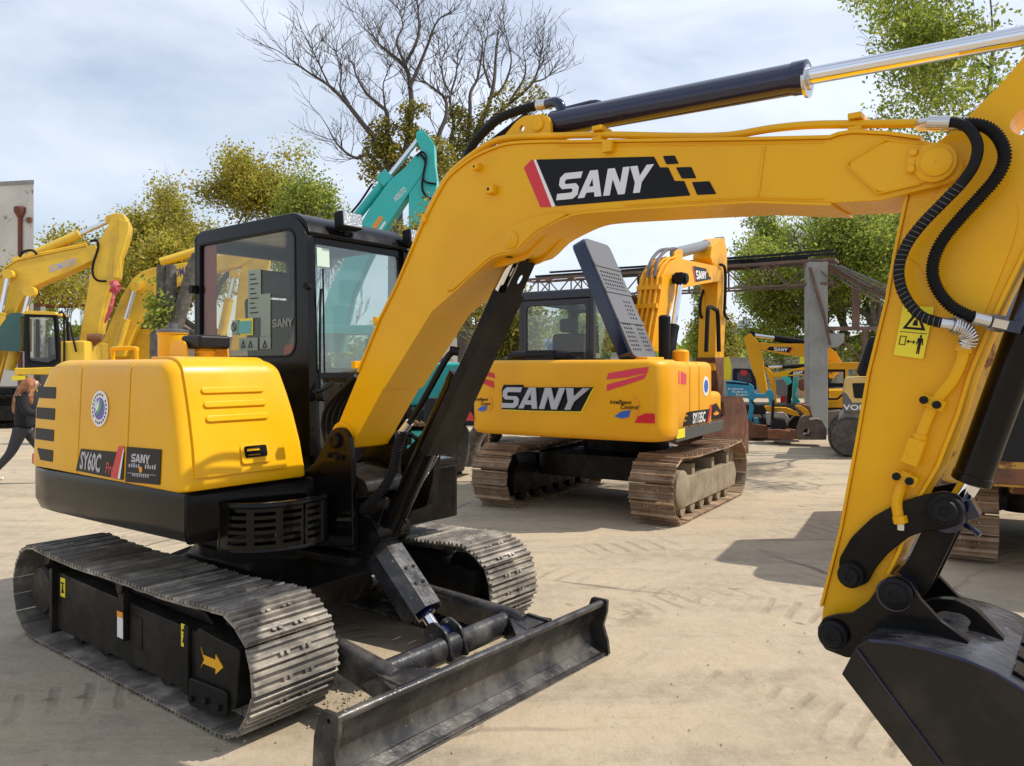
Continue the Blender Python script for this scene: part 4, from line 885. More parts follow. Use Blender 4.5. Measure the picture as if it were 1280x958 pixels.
# ================= arm (dipper)
YA = -.10
ap = TY(YA, [(1136, 245), (1120, 320), (1111, 374), (1088, 467), (1074, 549), (1053, 663), (1029, 758), (1026, 785), (1040, 800), (1060, 795), (1102, 728), (1121, 690), (1148, 619), (1170, 581), (1195, 517), (1210, 467), (1234, 409), (1254, 365), (1280, 312), (1340, 250), (1420, 200), (1330, 172), (1270, 168), (1262, 160), (1264, 150), (1280, 133), (1340, 90), (1440, 10), (1430, -40), (1390, -50), (1330, -5), (1280, 70), (1252, 104), (1234, 121), (1205, 151), (1172, 178)])
q = MB(); q.prism(rpoly(ap, .02, 3), YA, -YA); arm = q.build('arm', Mt['yellow'], E, bevel=.005)
q = MB(); fl = TY(YA, [(1136, 245), (1120, 320), (1111, 374), (1088, 467), (1074, 549), (1053, 663), (1029, 758)]); q.ribbon(list(reversed(fl)), YA-.010, -YA+.010, .010)
fr2_ = TY(YA, [(1102, 728), (1121, 690), (1148, 619), (1170, 581), (1195, 517), (1210, 467), (1234, 409), (1254, 365), (1280, 312), (1300, 290)]); q.ribbon(list(reversed(fr2_)), YA-.012, -YA+.012, .012)
q.build('flange_plate', Mt['yellow'], arm, smooth=50, bevel=.002)
q = MB(); q.prism(rpoly(TY(YA, [(1140, 262), (1160, 258), (1190, 215), (1215, 208), (1250, 220), (1275, 260), (1268, 300), (1240, 372), (1210, 440), (1190, 430), (1150, 330), (1130, 320)]), .06, 5), YA-.006, YA+.001)
q.build('reinforcement_plate', Mt['yellow'], arm, bevel=.003)
# hoses looping over the joint
h1 = [(1180, 153), (1198, 154), (1213, 163), (1222, 182), (1218, 205), (1203, 228), (1180, 252), (1152, 281), (1133, 307), (1124, 333), (1126, 358), (1137, 380), (1153, 396), (1176, 404)]
h2 = [(1198, 156), (1215, 155), (1235, 160), (1250, 175), (1256, 197), (1247, 220), (1228, 243), (1203, 270), (1180, 298), (1168, 322), (1166, 345), (1175, 367), (1192, 385), (1216, 397)]
for hh, yy, tn, mm_ in ((h1, -.19, 34, Mt['spring']), (h2, -.17, 88, Mt['rubber'])):
    pts_ = [P(yy, *p) for p in hh]; q = MB(); q.tube(smooth_path(pts_, 5), .0165, 12); ho = q.build('hydraulic_hose', Mt['rubber'], arm)
    coil(ho, pts_ if hh is h2 else pts_[5:], .0182, tn, mm_, .0022 if hh is h2 else .0013)
q = MB(); q.cyl(P(-.10, 1150, 156), P(-.19, 1166, 153), .018, 12); q.cyl(P(-.19, 1160, 153), P(-.19, 1188, 153), .020, 14); q.cyl(P(-.06, 1150, 158), P(-.17, 1180, 158), .016, 12); q.cyl(P(-.17, 1180, 158), P(-.17, 1200, 156), .018, 12)
q.cyl(P(-.17, 1216, 397), P(-.15, 1236, 402), .021, 14); q.cyl(P(-.15, 1236, 402), P(-.12, 1254, 406), .026, 6); q.tube(smooth_path([P(-.19, 1176, 404), P(-.18, 1192, 407), P(-.16, 1204, 413), P(-.15, 1210, 424), P(-.14, 1207, 433)], 4), .0185, 12); hf = build_loose(q, 'hose_fitting', Mt['steel'], arm, smooth=30)[0]
coil(arm, [P(-.19, 1190, 406), P(-.17, 1204, 411), P(-.155, 1211, 422), P(-.15, 1208, 431)], .026, 12, Mt['steel'], .003)
q = MB(); q.tube(smooth_path([P(-.13, 1205, 432), P(-.13, 1202, 450), P(-.13, 1190, 476), P(-.13, 1172, 498), P(-.13, 1160, 520), P(-.13, 1150, 546)], 4), .017, 10); q.tube(smooth_path([P(-.13, 1134, 590), P(-.13, 1124, 615), P(-.13, 1121, 632), P(-.13, 1125, 655)], 4), .017, 10)
q.cyl(P(-.13, 1206, 430), P(-.13, 1203, 440), .024, 8); q.cyl(P(-.13, 1151, 543), P(-.13, 1148, 551), .022, 8); q.cyl(P(-.13, 1124, 645), P(-.13, 1126, 654), .023, 8); q.build('hydraulic_pipe', Mt['yellow'], arm)
q = MB(); a_ = P(-.13, 1148, 549); b_ = P(-.13, 1137, 580); q.bar(a_, b_, .05, .06, up=(0, 1, 0)); va = q.build('stop_valve', Mt['yellow'], arm, bevel=.004); q = MB(); c = (a_+b_)/2; q.cyl((c.x, -.155, c.z), (c.x, -.162, c.z), .018, 14); q.build('valve_cap', Mt['yellow'], va, bevel=.002)
for (px, py) in ((1163, 503), (1129, 598)):
    a_ = P(-.14, px-7, py-3); b_ = P(-.14, px+9, py+3); q = MB(); q.bar(a_-(b_-a_)*.35, b_+(b_-a_)*.5, .025, .034, up=(0, 0, 1)); cl = q.build('pipe_clamp', Mt['yellow'], arm, bevel=.003)
    for c in (a_, b_): q = MB(); q.cyl((c.x, -.15, c.z), (c.x, -.166, c.z), .013, 8); q.build('bolt', Mt['rubber'], cl)
q = MB(); c = P(-.13, 1126, 655); q.cyl(c, c+Vector((.0, .0, -.02)), .012, 10); q.build('pipe_end', Mt['steel'], arm)
# warning sticker
af = lambda u, v, d: (u, YA-.0062-d, v)
sq = TY(YA-.006, [(1129, 382), (1168, 384), (1154, 449), (1117, 444)]); q = MB(); q.prism(rpoly(sq, .006), 0, .0015, af); ws = q.build('warning_sticker', Mt['stiy'], arm, smooth=0)
SB = bilin([sq[0], sq[1], sq[3], sq[2]])
wf = lambda u, v, d: (lambda p: (p.x, YA-.0077-d, p.y))(SB(u, v))
q = MB(); q.prism([(.12, .54), (.88, .54), (.5, .93)], 0, .001, wf, [[(.26, .585), (.74, .585), (.5, .83)]]); q.prism([(.42, .62), (.60, .62), (.56, .74), (.46, .72)], 0, .001, wf)
q.prism(rect(.10, .32, .22, .40), 0, .001, wf, [rect(.13, .29, .235, .385)]); q.prism([(.34, .30), (.42, .34), (.42, .31), (.56, .31), (.56, .34), (.64, .30), (.56, .26), (.56, .29), (.42, .29), (.42, .26)], 0, .001, wf)
q.prism(circ(.78, .42, .035, 12), 0, .001, wf); q.prism([(.70, .39), (.86, .39), (.90, .26), (.86, .26), (.83, .34), (.83, .08), (.79, .08), (.78, .22), (.77, .08), (.73, .08), (.73, .34), (.70, .26), (.66, .26)], 0, .001, wf)
q.prism(rect(.06, .94, .475, .487), 0, .001, wf); build_loose(q, 'pictogram', Mt['blk'], ws, smooth=0)
# bucket cylinder and linkage
e0 = P(0, 1213, 604); e1 = P(0, 1352, 225); pj = P(0, 1190, 640)
bk = MB(); d_ = (e1-e0); l_ = d_.length; bk.lathe([(.052, 0), (.060, .004), (.060, .03), (.057, .032), (.057, l_*.5), (.0575, l_*.5+.003), (.057, l_*.5+.006), (.057, l_-.03), (.05, l_)], e0, d_.normalized(), 30); bcy = bk.build('bucket_cylinder', Mt['black'], E)
q = MB(); q.cyl(e0, e0+(pj-e0)*.9, .032, 18); q.build('rod', Mt['chrome'], bcy)
q = MB(); q.tube(smooth_path([P(-.08, 1254, 407), P(-.07, 1268, 408), P(-.06, 1274, 398), P(-.05, 1284, 370), P(-.05, 1300, 330)], 4), .02, 10); q.bar(P(-.08, 1250, 406), P(-.07, 1276, 411), .045, .035); q.build('port_block', Mt['navy'], bcy, bevel=.004)
q = MB(); q.cyl((pj.x, -.12, pj.z), (pj.x, .12, pj.z), .052, 24); q.obox(pj+Vector((.05, -.05, .02)), Vector((1, 0, .5)).normalized(), Vector((0, 1, 0)), Vector((-.5, 0, 1)).normalized(), .03, .03, .03); q.cyl(pj+Vector((.04, -.07, -.02)), pj+Vector((.09, -.09, -.05)), .010, 8); q.build('link_joint', Mt['navy'], E, bevel=.006)
YL = -.125
for s_ in (1, -1):
    lk1 = [(1048, 712), (1049, 698), (1064, 672), (1090, 647), (1120, 630), (1150, 620), (1180, 614), (1200, 620), (1208, 640), (1200, 656), (1182, 662), (1158, 664), (1137, 671), (1110, 692), (1093, 712), (1084, 730), (1066, 736), (1053, 728)]
    q = MB(); q.prism(rpoly(TY(YL, lk1), .015, 3), s_*YL, s_*(YL+.022)); q.build('curved_link', Mt['black2'], E, bevel=.004)
    lk2 = [(1168, 632), (1205, 634), (1204, 650), (1160, 740), (1140, 760), (1110, 752), (1112, 728), (1135, 700)]
    q = MB(); q.prism(rpoly(TY(YL+.03, lk2), .015, 3), s_*(YL+.026), s_*(YL+.05)); q.build('straight_link', Mt['black2'], E, bevel=.004)
for (px, py, r_, y_, hh) in ((1183, 637, .050, YL, .045), (1065, 718, .042, YL, .045), (1120, 742, .050, -.19, .03), (1043, 793, .046, -.19, .035)):
    pin(E, P(y_, px, py), r_, y_, y_-hh, Mt['rubber'], 'link_pin')
q = MB(); c = P(-.16, 1120, 742); q.cyl((c.x, -.19, c.z), (c.x, .19, c.z), .056, 24); c = P(-.16, 1043, 793); q.cyl((c.x, -.19, c.z), (c.x, .19, c.z), .048, 24); q.build('pin_tube', Mt['navy'], E, bevel=.004)
# ================= bucket
YK = -.335
top = [(1070, 809), (1086, 801), (1120, 804), (1160, 812), (1205, 825), (1245, 842), (1280, 864), (1330, 910), (1365, 975), (1375, 1050), (1350, 1110)]
sp_ = TY(YK, top+[(1270, 1125), (1140, 958), (1052, 843)])
sp_[-3] = (sp_[-3][0], .12)
bkt = MB()
for s_ in (1, -1): bkt.prism(sp_, s_*YK, s_*(YK+.018))
tp_ = TY(YK, top); tp_[-1] = (tp_[-1][0], tp_[-1][1])
bu = bkt.build('bucket', mat('scuffed_dark_plate', (.014, .012, .010), .42, col2=(.05, .04, .03), ns=3, amt=.8, bump=.25, bs=30, rvar=.12, spec=.3, spots=((.12, .10, .08), 34., .66, .74)), E, bevel=.003, smooth=40)
q = MB(); q.ribbon(tp_, YK+.001, -YK-.001, -.018); q.build('back_plate', mat('scuffed_gloss_black', (.02, .02, .023), .22, metal=.2, col2=(.10, .10, .105), ns=5, amt=.8, bump=.3, bs=12, rvar=.1, spots=((.25, .24, .23), 26., .62, .70)), bu, smooth=40)
q = MB(); q.bar(P(YK-.004, 1071, 811), P(YK-.004, 1178, 956), .006, .012, up=(0, 1, 0)); q.tube([tuple(P(YK-.003, *p)) for p in top[1:9]], .005, 6); q.build('weld_bead', Mt['navy'], bu)
for k in range(4):
    q = MB(); ya = -.26+k*.145; q.ribbon(TY(YK, [(1262, 852), (1300, 880), (1330, 910), (1352, 945)]), ya, ya+.095, .012); q.build('wear_strip', Mt['black'], bu, bevel=.003)
ea = [(1024, 800), (1022, 785), (1030, 772), (1045, 768), (1065, 766), (1085, 752), (1098, 735), (1108, 722), (1124, 719), (1138, 726), (1150, 748), (1175, 775), (1213, 803), (1205, 806), (1160, 800), (1100, 794), (1084, 806), (1066, 822), (1058, 822), (1032, 812)]
for s_ in (1, -1):
    q = MB(); q.prism(rpoly(TY(-.18, ea), .006, 2), s_*(-.185), s_*(-.160)); q.build('bucket_ear', Mt['black'], bu, bevel=.004)
q = MB(); hk = [(1150, 752), (1172, 747), (1195, 748), (1220, 760), (1240, 780), (1258, 800), (1232, 799), (1205, 790), (1216, 776), (1205, 766), (1180, 762), (1165, 768)]
q.prism(rpoly(TY(.0, hk), .012, 3), -.02, .02); q.build('lifting_hook', Mt['black2'], bu, bevel=.005)
q = MB(); q.prism(TY(-.16, [(1100, 790), (1205, 806), (1205, 812), (1090, 806)]), -.16, .16); q.build('ear_base', Mt['navy'], bu, bevel=.003)
for k in range(5):
    yy = -.29+k*.145; q = MB(); q.loft([[Vector((3.80+dx, yy+dy, z)) for dx, dy in ((-.02, -.03), (.02, -.03), (.02, .03), (-.02, .03))] for z in (.16, .10)]+[[Vector((3.76+dx, yy+dy, .02)) for dx, dy in ((-.006, -.02), (.006, -.02), (.006, .02), (-.006, .02))]]); q.build('bucket_tooth', Mt['shoe'], bu)
# ================================================================ SECOND EXCAVATOR (rear view, open hood)
def CR(ox, oy, s):
    return lambda pts: [(ox+p[0]/s, oy+p[1]/s) for p in pts]
m2 = Frame(1.452, 9.91, 58, 'crawler_excavator', 'orange-yellow excavator seen from behind, its vented hood lid standing open above the counterweight', 'excavator')
E2 = m2.e; P2 = m2.P; og = Mt['orange']
def crawler(E_, y0, y1, side, xr, xf, r, m, fm, pitch=.17, zb=.03, wave=.03, rollers=True, ng=3):
    path = track_path(xr+r, xf-r, r, r, zb, wave); ch = track_chain(E_, path, y0, y1, pitch, .012, .028, m, ng)
    a = y0+.07 if side < 0 else y1-.07; b = y1-.08 if side < 0 else y0+.08; lo, hi = min(a, b), max(a, b)
    q = MB(); q.prism([(xr+r*.9, .14), (xf-r*.9, .14), (xf-r*.7, .30), (xf-r, .44), (xr+r*1.1, .46), (xr+r*.8, .34)], lo, hi)
    L_ = xf-xr
    for t in (.32, .58, .8): q.box(xr+L_*t-.05, xr+L_*t+.05, lo+.02, hi-.02, .44, .58)
    fr = q.build('track_frame', fm, E_, bevel=.008)
    yc = (y0+y1)/2; q = MB(); s_ = -1 if side < 0 else 1
    pts = [(xr+r+(r-.015 if i % 2 else r-.05)*math.cos(2*math.pi*i/42), zb+r+(r-.015 if i % 2 else r-.05)*math.sin(2*math.pi*i/42)) for i in range(42)]
    q.prism(pts, yc-.03, yc+.03); q._lathe([(r*.62, 0), (r*.62, abs(y1-y0)*.45), (r*.5, abs(y1-y0)*.5), (.001, abs(y1-y0)*.5)], Vector((xr+r, yc, zb+r)), Vector((0, s_, 0)), 24); q.build('sprocket', fm, E_, bevel=.003)
    q = MB(); q._lathe([(r-.03, -.09), (r-.03, -.04), (r-.05, -.04), (r-.05, .04), (r-.03, .04), (r-.03, .09)], Vector((xf-r, yc, zb+r)), Vector((0, 1, 0)), 24); q.build('idler_wheel', fm, E_)
    if rollers:
        n_ = int((L_-2*r)/.32)
        for k in range(n_): q = MB(); q._lathe([(.08, -.16), (.08, -.08), (.06, -.08), (.06, .08), (.08, .08), (.08, .16)], Vector((xr+r+.18+k*.32, yc, .12)), Vector((0, 1, 0)), 14); q.build('track_roller', fm, E_)
    return ch
crawler(E2, -1.27, -.78, -1, -1.66, 1.08, .33, Mt['shoeb'], Mt['frameb'], .171)
crawler(E2, .74, 1.23, 1, -1.66, 1.08, .33, Mt['shoeb'], Mt['under'], .171)
q = MB(); q.loft([[Vector((x, y, z)) for x, y in rpoly(rect(-.95, .55, -.8, .8), .2)] for z in (.34, .62)]); q._lathe([(.55, 0), (.55, .2), (.6, .21), (.6, .3)], Vector((.05, 0, .60)), Vector((0, 0, 1)), 36); q.build('car_body', Mt['under'], E2, bevel=.01)
def box_body(E_, x0, x1, y0, y1, z0, z1, r, rt, m, name, taper=0, bevel=0, par=None):
    rings = []
    for z in [z0, z0+.02]+[z0+(z1-z0)*k/4 for k in range(1, 4)]+[z1-rt*(1-math.sin(R(a))) for a in (0, 25, 50, 75, 90)]:
        off = 0 if z < z1-rt else rt-math.sqrt(max(0, rt*rt-(z-(z1-rt))**2)); off += .012 if z == z0 else 0
        rings.append([Vector((x, y, z)) for x, y in rpoly(rect(x0+off, x1-off, y0+off, y1-off), r, 6)])
    q = MB(); q.loft(rings); return q.build(name, m, par or E_, smooth=38, bevel=bevel)
rear = []
for z in [.885, .90, .95, 1.05, 1.4, 1.66, 1.69, 1.715, 1.73, 1.736]:
    off = 0
    if z > 1.66: off = .075-math.sqrt(max(0, .075**2-(z-1.661)**2))
    if z < .95: off = .065-math.sqrt(max(0, .065**2-(.95-z)**2))
    pl = rpoly([(-1.38, -1.215+off), (-1.62+off, -1.215+off), (-1.79+off, -1.13+off), (-1.83+off, 0), (-1.79+off, 1.13-off), (-1.62+off, 1.215-off), (-1.38, 1.215-off)], [0, .12, .12, .8, .12, .12, 0], 7)
    rear.append([Vector((x, y, z)) for x, y in pl])
q = MB(); q.loft(rear); cw = q.build('counterweight', og, E2, smooth=50)
sp = [(-1.372, -.80), (-.80, -.35), (-.343, .35)]
bx = [(-1.372, -.98, 0), (-.972, -.665, 0), (-.657, -.20, 0)]
for (xa, xb, _z) in bx: box_body(E2, xa, xb, -1.205, -.66, 1.0, 1.72, .03, .07, og, 'side_door')
box_body(E2, -.55, .30, -1.17, -.5, 1.0, 1.36, .05, .06, og, 'tank_box')
box_body(E2, -1.37, -.30, -.64, 1.19, .95, 1.70, .03, .05, og, 'engine_hood'); box_body(E2, -.30, 1.35, .0, 1.2, .95, 1.12, .05, .02, Mt['under'], 'cab_deck')
q = MB(); q.prism(rpoly([(-1.40, .86), (.26, .88), (.32, 1.0), (-1.40, 1.0)], .03), -1.20, -1.1); q.box(-1.3, .9, -.9, 1.1, .86, .97); q.build('frame_skirt', mat('dark_grey_paint', (.07, .07, .065), .5), E2, bevel=.01)
q = MB(); q.prism([(-1.39, .90), (-1.14, .90), (-1.14, 1.0), (-1.39, 1.0)], -1.206, -1.201); q.build('warning_sticker', Mt['stiy'], E2, smooth=0)
# decals on the counterweight (rear plane)
def rx(y): return -1.83+.04*(abs(y)/1.13)
def rfn(dd): return lambda u, v, d: (rx(u)-dd-d, u, v)
def RZ(pts, x=-1.82): return [m2.atx(p[0], p[1], x) for p in pts]
c5 = CR(560, 420, 3.2)
def rear_decal(pts, m, nm='decal', dd=.002):
    q = MB(); pl = RZ(c5(pts)); ys = [p[0] for p in pl]
    q.prism(pl, 0, .002, rfn(dd)); return q.build(nm, m, cw, smooth=0)
rear_decal([(640, 150), (735, 132), (800, 124), (792, 150), (745, 158), (715, 166), (632, 175)], Mt['pink']); rear_decal([(634, 195), (720, 172), (792, 152), (780, 172), (700, 200), (633, 221)], Mt['pink'])
rear_decal([(140, 140), (182, 150), (186, 170), (135, 158)], Mt['red']); rear_decal([(128, 168), (180, 182), (182, 210), (120, 184)], Mt['red'])
rear_decal([(60, 302), (85, 304), (96, 322), (98, 341), (60, 340)], Mt['red'])
q = MB(); yy = -1.14
q.prism([(-.90, 1.085), (-1.12, 1.085), (-1.12, 1.185), (-1.02, 1.185), (-.94, 1.15)], 0, .002, rfn(.004)); q.build('decal', Mt['red'], cw, smooth=0)
B3 = bilin([*RZ(c5([(222, 203), (566, 208), (216, 290), (530, 296)]))]) if False else None
tl, tr_, bl_, br_ = RZ(c5([(222, 205), (572, 210), (216, 288), (526, 297)])); B3 = bilin([tl, tr_, bl_, br_])
bk_ = RZ(c5([(222, 196), (300, 196), (305, 206), (580, 206), (532, 302), (345, 299), (214, 294), (216, 262), (214, 216)])); q = MB(); q.prism(bk_, 0, .008, rfn(.004)); lg = q.build('raised_lettering', Mt['blk'], cw, smooth=0)
bk2 = [(p[0]-.012, p[1]-.014) for p in bk_]; q = MB(); q.prism(bk2, 0, .003, rfn(.003)); q.build('letter_shadow', Mt['stiy'], cw, smooth=0)
sany(lg, Mt['silver'], lambda u, v, d: (lambda p: (rx(p.x)-.012-d, p.x, p.y))(B3(u/4.1, v)), 0, .022, bevel=.006)
for (cx_, cy_, s_) in ((700, 285, 1), (135, 270, .62)):
    a_ = RZ(c5([(cx_, cy_)]))[0]; k = s_ if s_ == 1 else .8
    put_text('Intelligent', Mt['blk'], cw, lambda u, v, d: (rx(a_[0])-.006-d, a_[0]+.16*k-u*1.0, a_[1]+.03+v), .062*k, .001, .3, 1.0)
    put_text('Control', Mt['blk'], cw, lambda u, v, d: (rx(a_[0])-.006-d, a_[0]+.04*k-u*1.0, a_[1]-.02+v), .062*k, .001, .3, 1.0)
    q = MB(); arc = circ(a_[0]-.05*k, a_[1], .13*k, 14, -60, 60)
    ar = [( 2*(a_[0]-.05*k)-p[0]-0, p[1]) for p in arc]; ar2 = [( 2*(a_[0]-.05*k)-p[0], p[1]) for p in circ(a_[0]-.05*k-.012, a_[1], .115*k, 14, -60, 60)]
    q.prism([(p[0], p[1]) for p in ar]+[(p[0], p[1]) for p in reversed(ar2)], 0, .002, rfn(.005)); q.build('decal', Mt['ora'], cw, smooth=0)
    q = MB(); q.prism([(a_[0]+.10*k, a_[1]-.10*k), (a_[0]+.02*k, a_[1]-.045*k), (a_[0]-.08*k, a_[1]-.03*k), (a_[0]-.06*k, a_[1]-.10*k), (a_[0]+.02*k, a_[1]-.12*k)], 0, .002, rfn(.005)); q.build('decal', Mt['blue'], cw, smooth=0)
# side decals
YD = -1.2065
def sdec(pts, m, nm='decal', y=YD, par=E2, h=.002):
    q = MB(); q.prism([(a, b) for a, b in m2.TY(y, pts)], y-h, y); return q.build(nm, m, par, smooth=0)
c6 = CR(780, 430, 5.633)
sp_ = sdec(c6([(455, 478), (600, 458), (585, 552), (435, 580)]), Mt['blk'], 'name_plate')
q4 = m2.TY(YD-.003, c6([(484, 488), (586, 472), (484, 560), (584, 543)])); B4 = bilin(q4)
put_text('SY135C', Mt['white'], sp_, lambda u, v, d: (lambda p: (p.x, YD-.0035-d, p.y))(B4(u/3.75, v/.72)), 1, .03)
sdec(c6([(608, 428), (622, 424), (600, 552), (585, 554)]), Mt['red'], 'stripe', YD-.001, sp_)
sdec(c6([(440, 482), (462, 480), (455, 500), (436, 502)]), Mt['blk']); sdec(c6([(430, 512), (450, 510), (446, 535), (425, 537)]), Mt['blk']); sdec(c6([(420, 548), (440, 545), (435, 580), (413, 584)]), Mt['blk'])
q = MB(); q.prism(m2.TY(-1.175, c6([(625, 428), (650, 418), (680, 470), (680, 525), (612, 540)])), -1.178, -1.1745); s2 = q.build('name_plate', Mt['blk'], E2, smooth=0)
q = MB(); a_ = m2.aty(*c6([(650, 488)])[0], -1.18); q.prism(circ(a_[0], a_[1], .03, 14), -1.181, -1.1785); q.box(a_[0]-.10, a_[0]+.10, -1.1805, -1.1785, a_[1]-.02, a_[1]+.01); q.build('badge', Mt['ora'], s2, smooth=0)
a_ = m2.aty(*c6([(577, 298)])[0], YD); q = MB(); q.prism(circ(a_[0], a_[1], .115, 26), YD-.002, YD); rb = q.build('round_badge', Mt['white'], E2, smooth=0); q = MB(); q.prism(circ(a_[0], a_[1], .075, 20), YD-.004, YD-.0022); q.build('badge_disc', Mt['blue'], rb, smooth=0)
sdec(c6([(352, 212), (390, 190), (392, 280), (358, 283)]), Mt['pink']); sdec(c6([(402, 192), (440, 215), (437, 282), (402, 284)]), Mt['pink'])
q = MB(); q.prism(m2.TY(YD, c6([(348, 340), (382, 342), (382, 412), (350, 408)])), YD-.004, YD+.001, None); q.build('door_latch', mat('darker_orange_latch', (.6, .27, .02), .5), E2, bevel=.004)  # latch plate in a darker orange than the door paint
# ---- things on the hood
q = MB(); q.prism(rpoly(rect(-1.42, -.62, 0, 1.5), .09, 5), 0, .14, None)
hx0, hx1 = -1.42, -.72
hb_ = m2.atx(792, 443, hx0); ht = m2.atx(728, 296, hx0)
bl0 = Vector((0, hb_[0], 1.76)); tp0 = Vector((0, ht[0], ht[1])); dl = (tp0-bl0); LL = dl.length; dl.normalize(); nl = Vector((0, -dl.z, dl.y))
if nl.y > 0: nl = -nl
def lidf(u, v, d): p = bl0+dl*v+nl*d; return (hx0+u, p.y, p.z)
W_ = hx1-hx0
q = MB(); q.prism(rpoly(rect(0, W_, .0, LL), .10, 5), -.17, -.012, lidf); ld = q.build('hood_lid', Mt['navy'], E2, bevel=.02, seg=3)
holes = []
for (v0, rows, cols, uu) in ((.86, 5, 9, 0), (.50, 5, 3, 0), (.10, 7, 9, 0)):
    for r_ in range(rows):
        for c in range(cols):
            u_ = .09+c*.062; v_ = v0+r_*.052
            if v0 < .2 and c in (4, 5): continue
            if v0 == .50: u_ = .40+c*.075
            holes.append(slot(u_, v_, .045, .03, 2))
q = MB(); q.prism(rpoly(rect(.012, W_-.012, .012, LL-.012), .09, 5), -.010, .006, lidf, holes); q.build('vent_plate', Mt['grey'], ld, smooth=0)
q = MB()
for v_ in (.42, .80, 1.13): q.prism(rect(.0, W_, v_, v_+.05), .006, .016, lidf)
q.prism(rpoly(rect(.32, .44, .12, .40), .04), -.009, .008, lidf); q.build('lid_rib', Mt['grey'], ld, bevel=.004)
q = MB(); q.box(hx0+.1, hx1-.1, hb_[0]-.12, hb_[0]+.12, 1.715, 1.77); q.build('lid_hinge', og, E2, bevel=.01)
q = MB(); q.prism([(-1.1, .75), (-.5, .75), (-.5, 1.1), (-1.1, 1.1)], 1.69, 1.82, lambda u, v, d: (u, v, d)); q.tube(smooth_path([(-1.2, .95, 1.80), (-1.2, .5, 1.80), (-1.15, .25, 1.78), (-1.0, .15, 1.72)], 4), .055, 12); q.box(-1.25, -.9, .35, .75, 1.74, 1.86); q.box(-1.3, -1.0, -.2, .1, 1.72, 1.76); q.build('intake_pipes', Mt['plastic'], E2, bevel=.01)
q = MB(); c = P2(-.9, 957, 0); c = Vector((-.42, -.90, 1.70)); q._lathe([(.10, 0), (.10, .14), (.08, .16), (.001, .17)], c, Vector((0, 0, 1)), 20); q.build('filler_cap', og, E2); q = MB(); q._lathe([(.07, 0), (.07, .55), (.05, .57)], Vector((-.55, -.75, 1.7)), Vector((0, 0, 1)), 16); q.build('exhaust_stack', Mt['rubber'], E2)
# ---- cab
def simple_cab(E_, x0, x1, y0, y1, z0, z1, m, glassm, slope=.08, seat=True, post=.07, name='cab', rr=.1):
    sd = rpoly([(x0, z0), (x0, z1), (x1-slope, z1), (x1, z1-.18), (x1, z0)], [0, rr, rr*1.2, rr, .0], 5)
    wn = rpoly([(x0+post, z0+.5), (x0+post, z1-.12), (x1-slope-post, z1-.12), (x1-post, z1-.3), (x1-post, z0+.5)], .05, 4)
    q = MB(); q.prism(sd, y0, y0+.05, holes=[wn]); q.prism(sd, y1-.05, y1, holes=[wn]); cb_ = q.build(name, m, E_, bevel=.012)
    q = MB(); q.prism(rpoly([(x0, z1-.10), (x0+.02, z1+.03), (x1-slope, z1+.03), (x1-.01, z1-.10)], .04), y0+.01, y1-.01); q.build('roof', m, cb_, bevel=.015)
    for xx, nm in ((x0, 'rear_frame'), (x1-.04, 'front_frame')):
        q = MB(); q.prism(rect(y0+.05, y1-.05, z0, z1-.1), xx, xx+.04, lambda u, v, d: (d, u, v), [rpoly(rect(y0+post+.04, y1-post-.04, z0+.42 if nm == 'rear_frame' else z0+.08, z1-.17), .06)]); q.build(nm, m, cb_, bevel=.006)
        q = MB(); q.box(xx+.015, xx+.02, y0+.08, y1-.08, z0+.08, z1-.14); q.build('window', glassm, cb_, smooth=0)
    for yy in (y0+.02, y1-.03): q = MB(); q.box(x0+.05, x1-.05, yy, yy+.006, z0+.45, z1-.1); q.build('window', glassm, cb_, smooth=0)
    if seat:
        xm = (x0+x1)/2; ym = (y0+y1)/2; q = MB(); q.box(xm-.35, xm+.15, ym-.25, ym+.25, z0+.3, z0+.45); q.box(xm-.42, xm-.30, ym-.24, ym+.24, z0+.45, z0+1.0); q.box(xm-.42, xm-.33, ym-.13, ym+.13, z0+1.02, z0+1.2); q.build('operator_seat', Mt['seat'], cb_, bevel=.04, seg=3)
    q = MB(); q.box(x0+.03, x1-.03, y0+.03, y1-.03, z0-.02, z0+.04); q.build('cab_floor', Mt['plastic'], cb_)
    return cb_
ca_ = m2.atx(649, 372, -.55); cb2 = m2.atx(742, 372, -.55)
simple_cab(E2, -.55, .95, cb2[0], ca_[0], 1.1, 2.62, mat('charcoal_paint', (.02, .02, .028), .32), Mt['gcab'])
# ---- boom, arm, bucket
c7 = CR(760, 280, 5.99)
yb = -.17; hwid = .17
def side_solid(fr, y, y2, pts, m, name, par=None, bevel=.006, rp=0, rn=3):
    q = MB(); pl = fr.TY(y, pts); q.prism(rpoly(pl, rp, rn) if rp else pl, y, y2); return q.build(name, m, par or fr.e, bevel=bevel, smooth=30)
bm2 = side_solid(m2, yb, yb+2*hwid, c7([(325, 958), (350, 780), (380, 620), (400, 480), (408, 400), (440, 330), (490, 275), (540, 258), (640, 280), (790, 312), (835, 322), (850, 350), (845, 400), (830, 430), (700, 452), (560, 482), (520, 500), (500, 540), (480, 620), (440, 750), (400, 880), (380, 958)]), og, 'boom')
q = MB(); pp2 = m2.TY(yb, c7([(325, 958), (350, 780), (380, 620), (400, 480), (408, 400), (440, 330), (490, 275), (540, 258)]))
for k in range(4): yy = yb+.05+k*.075; q.tube([(a-.05, yy, b+.02) for a, b in pp2], .018, 8)
for i in (2, 3): a, b = pp2[i]; q.box(a-.09, a-.02, yb+.0, yb+.33, b-.02, b+.04)
q.build('hydraulic_pipe', og, bm2)
q = MB()
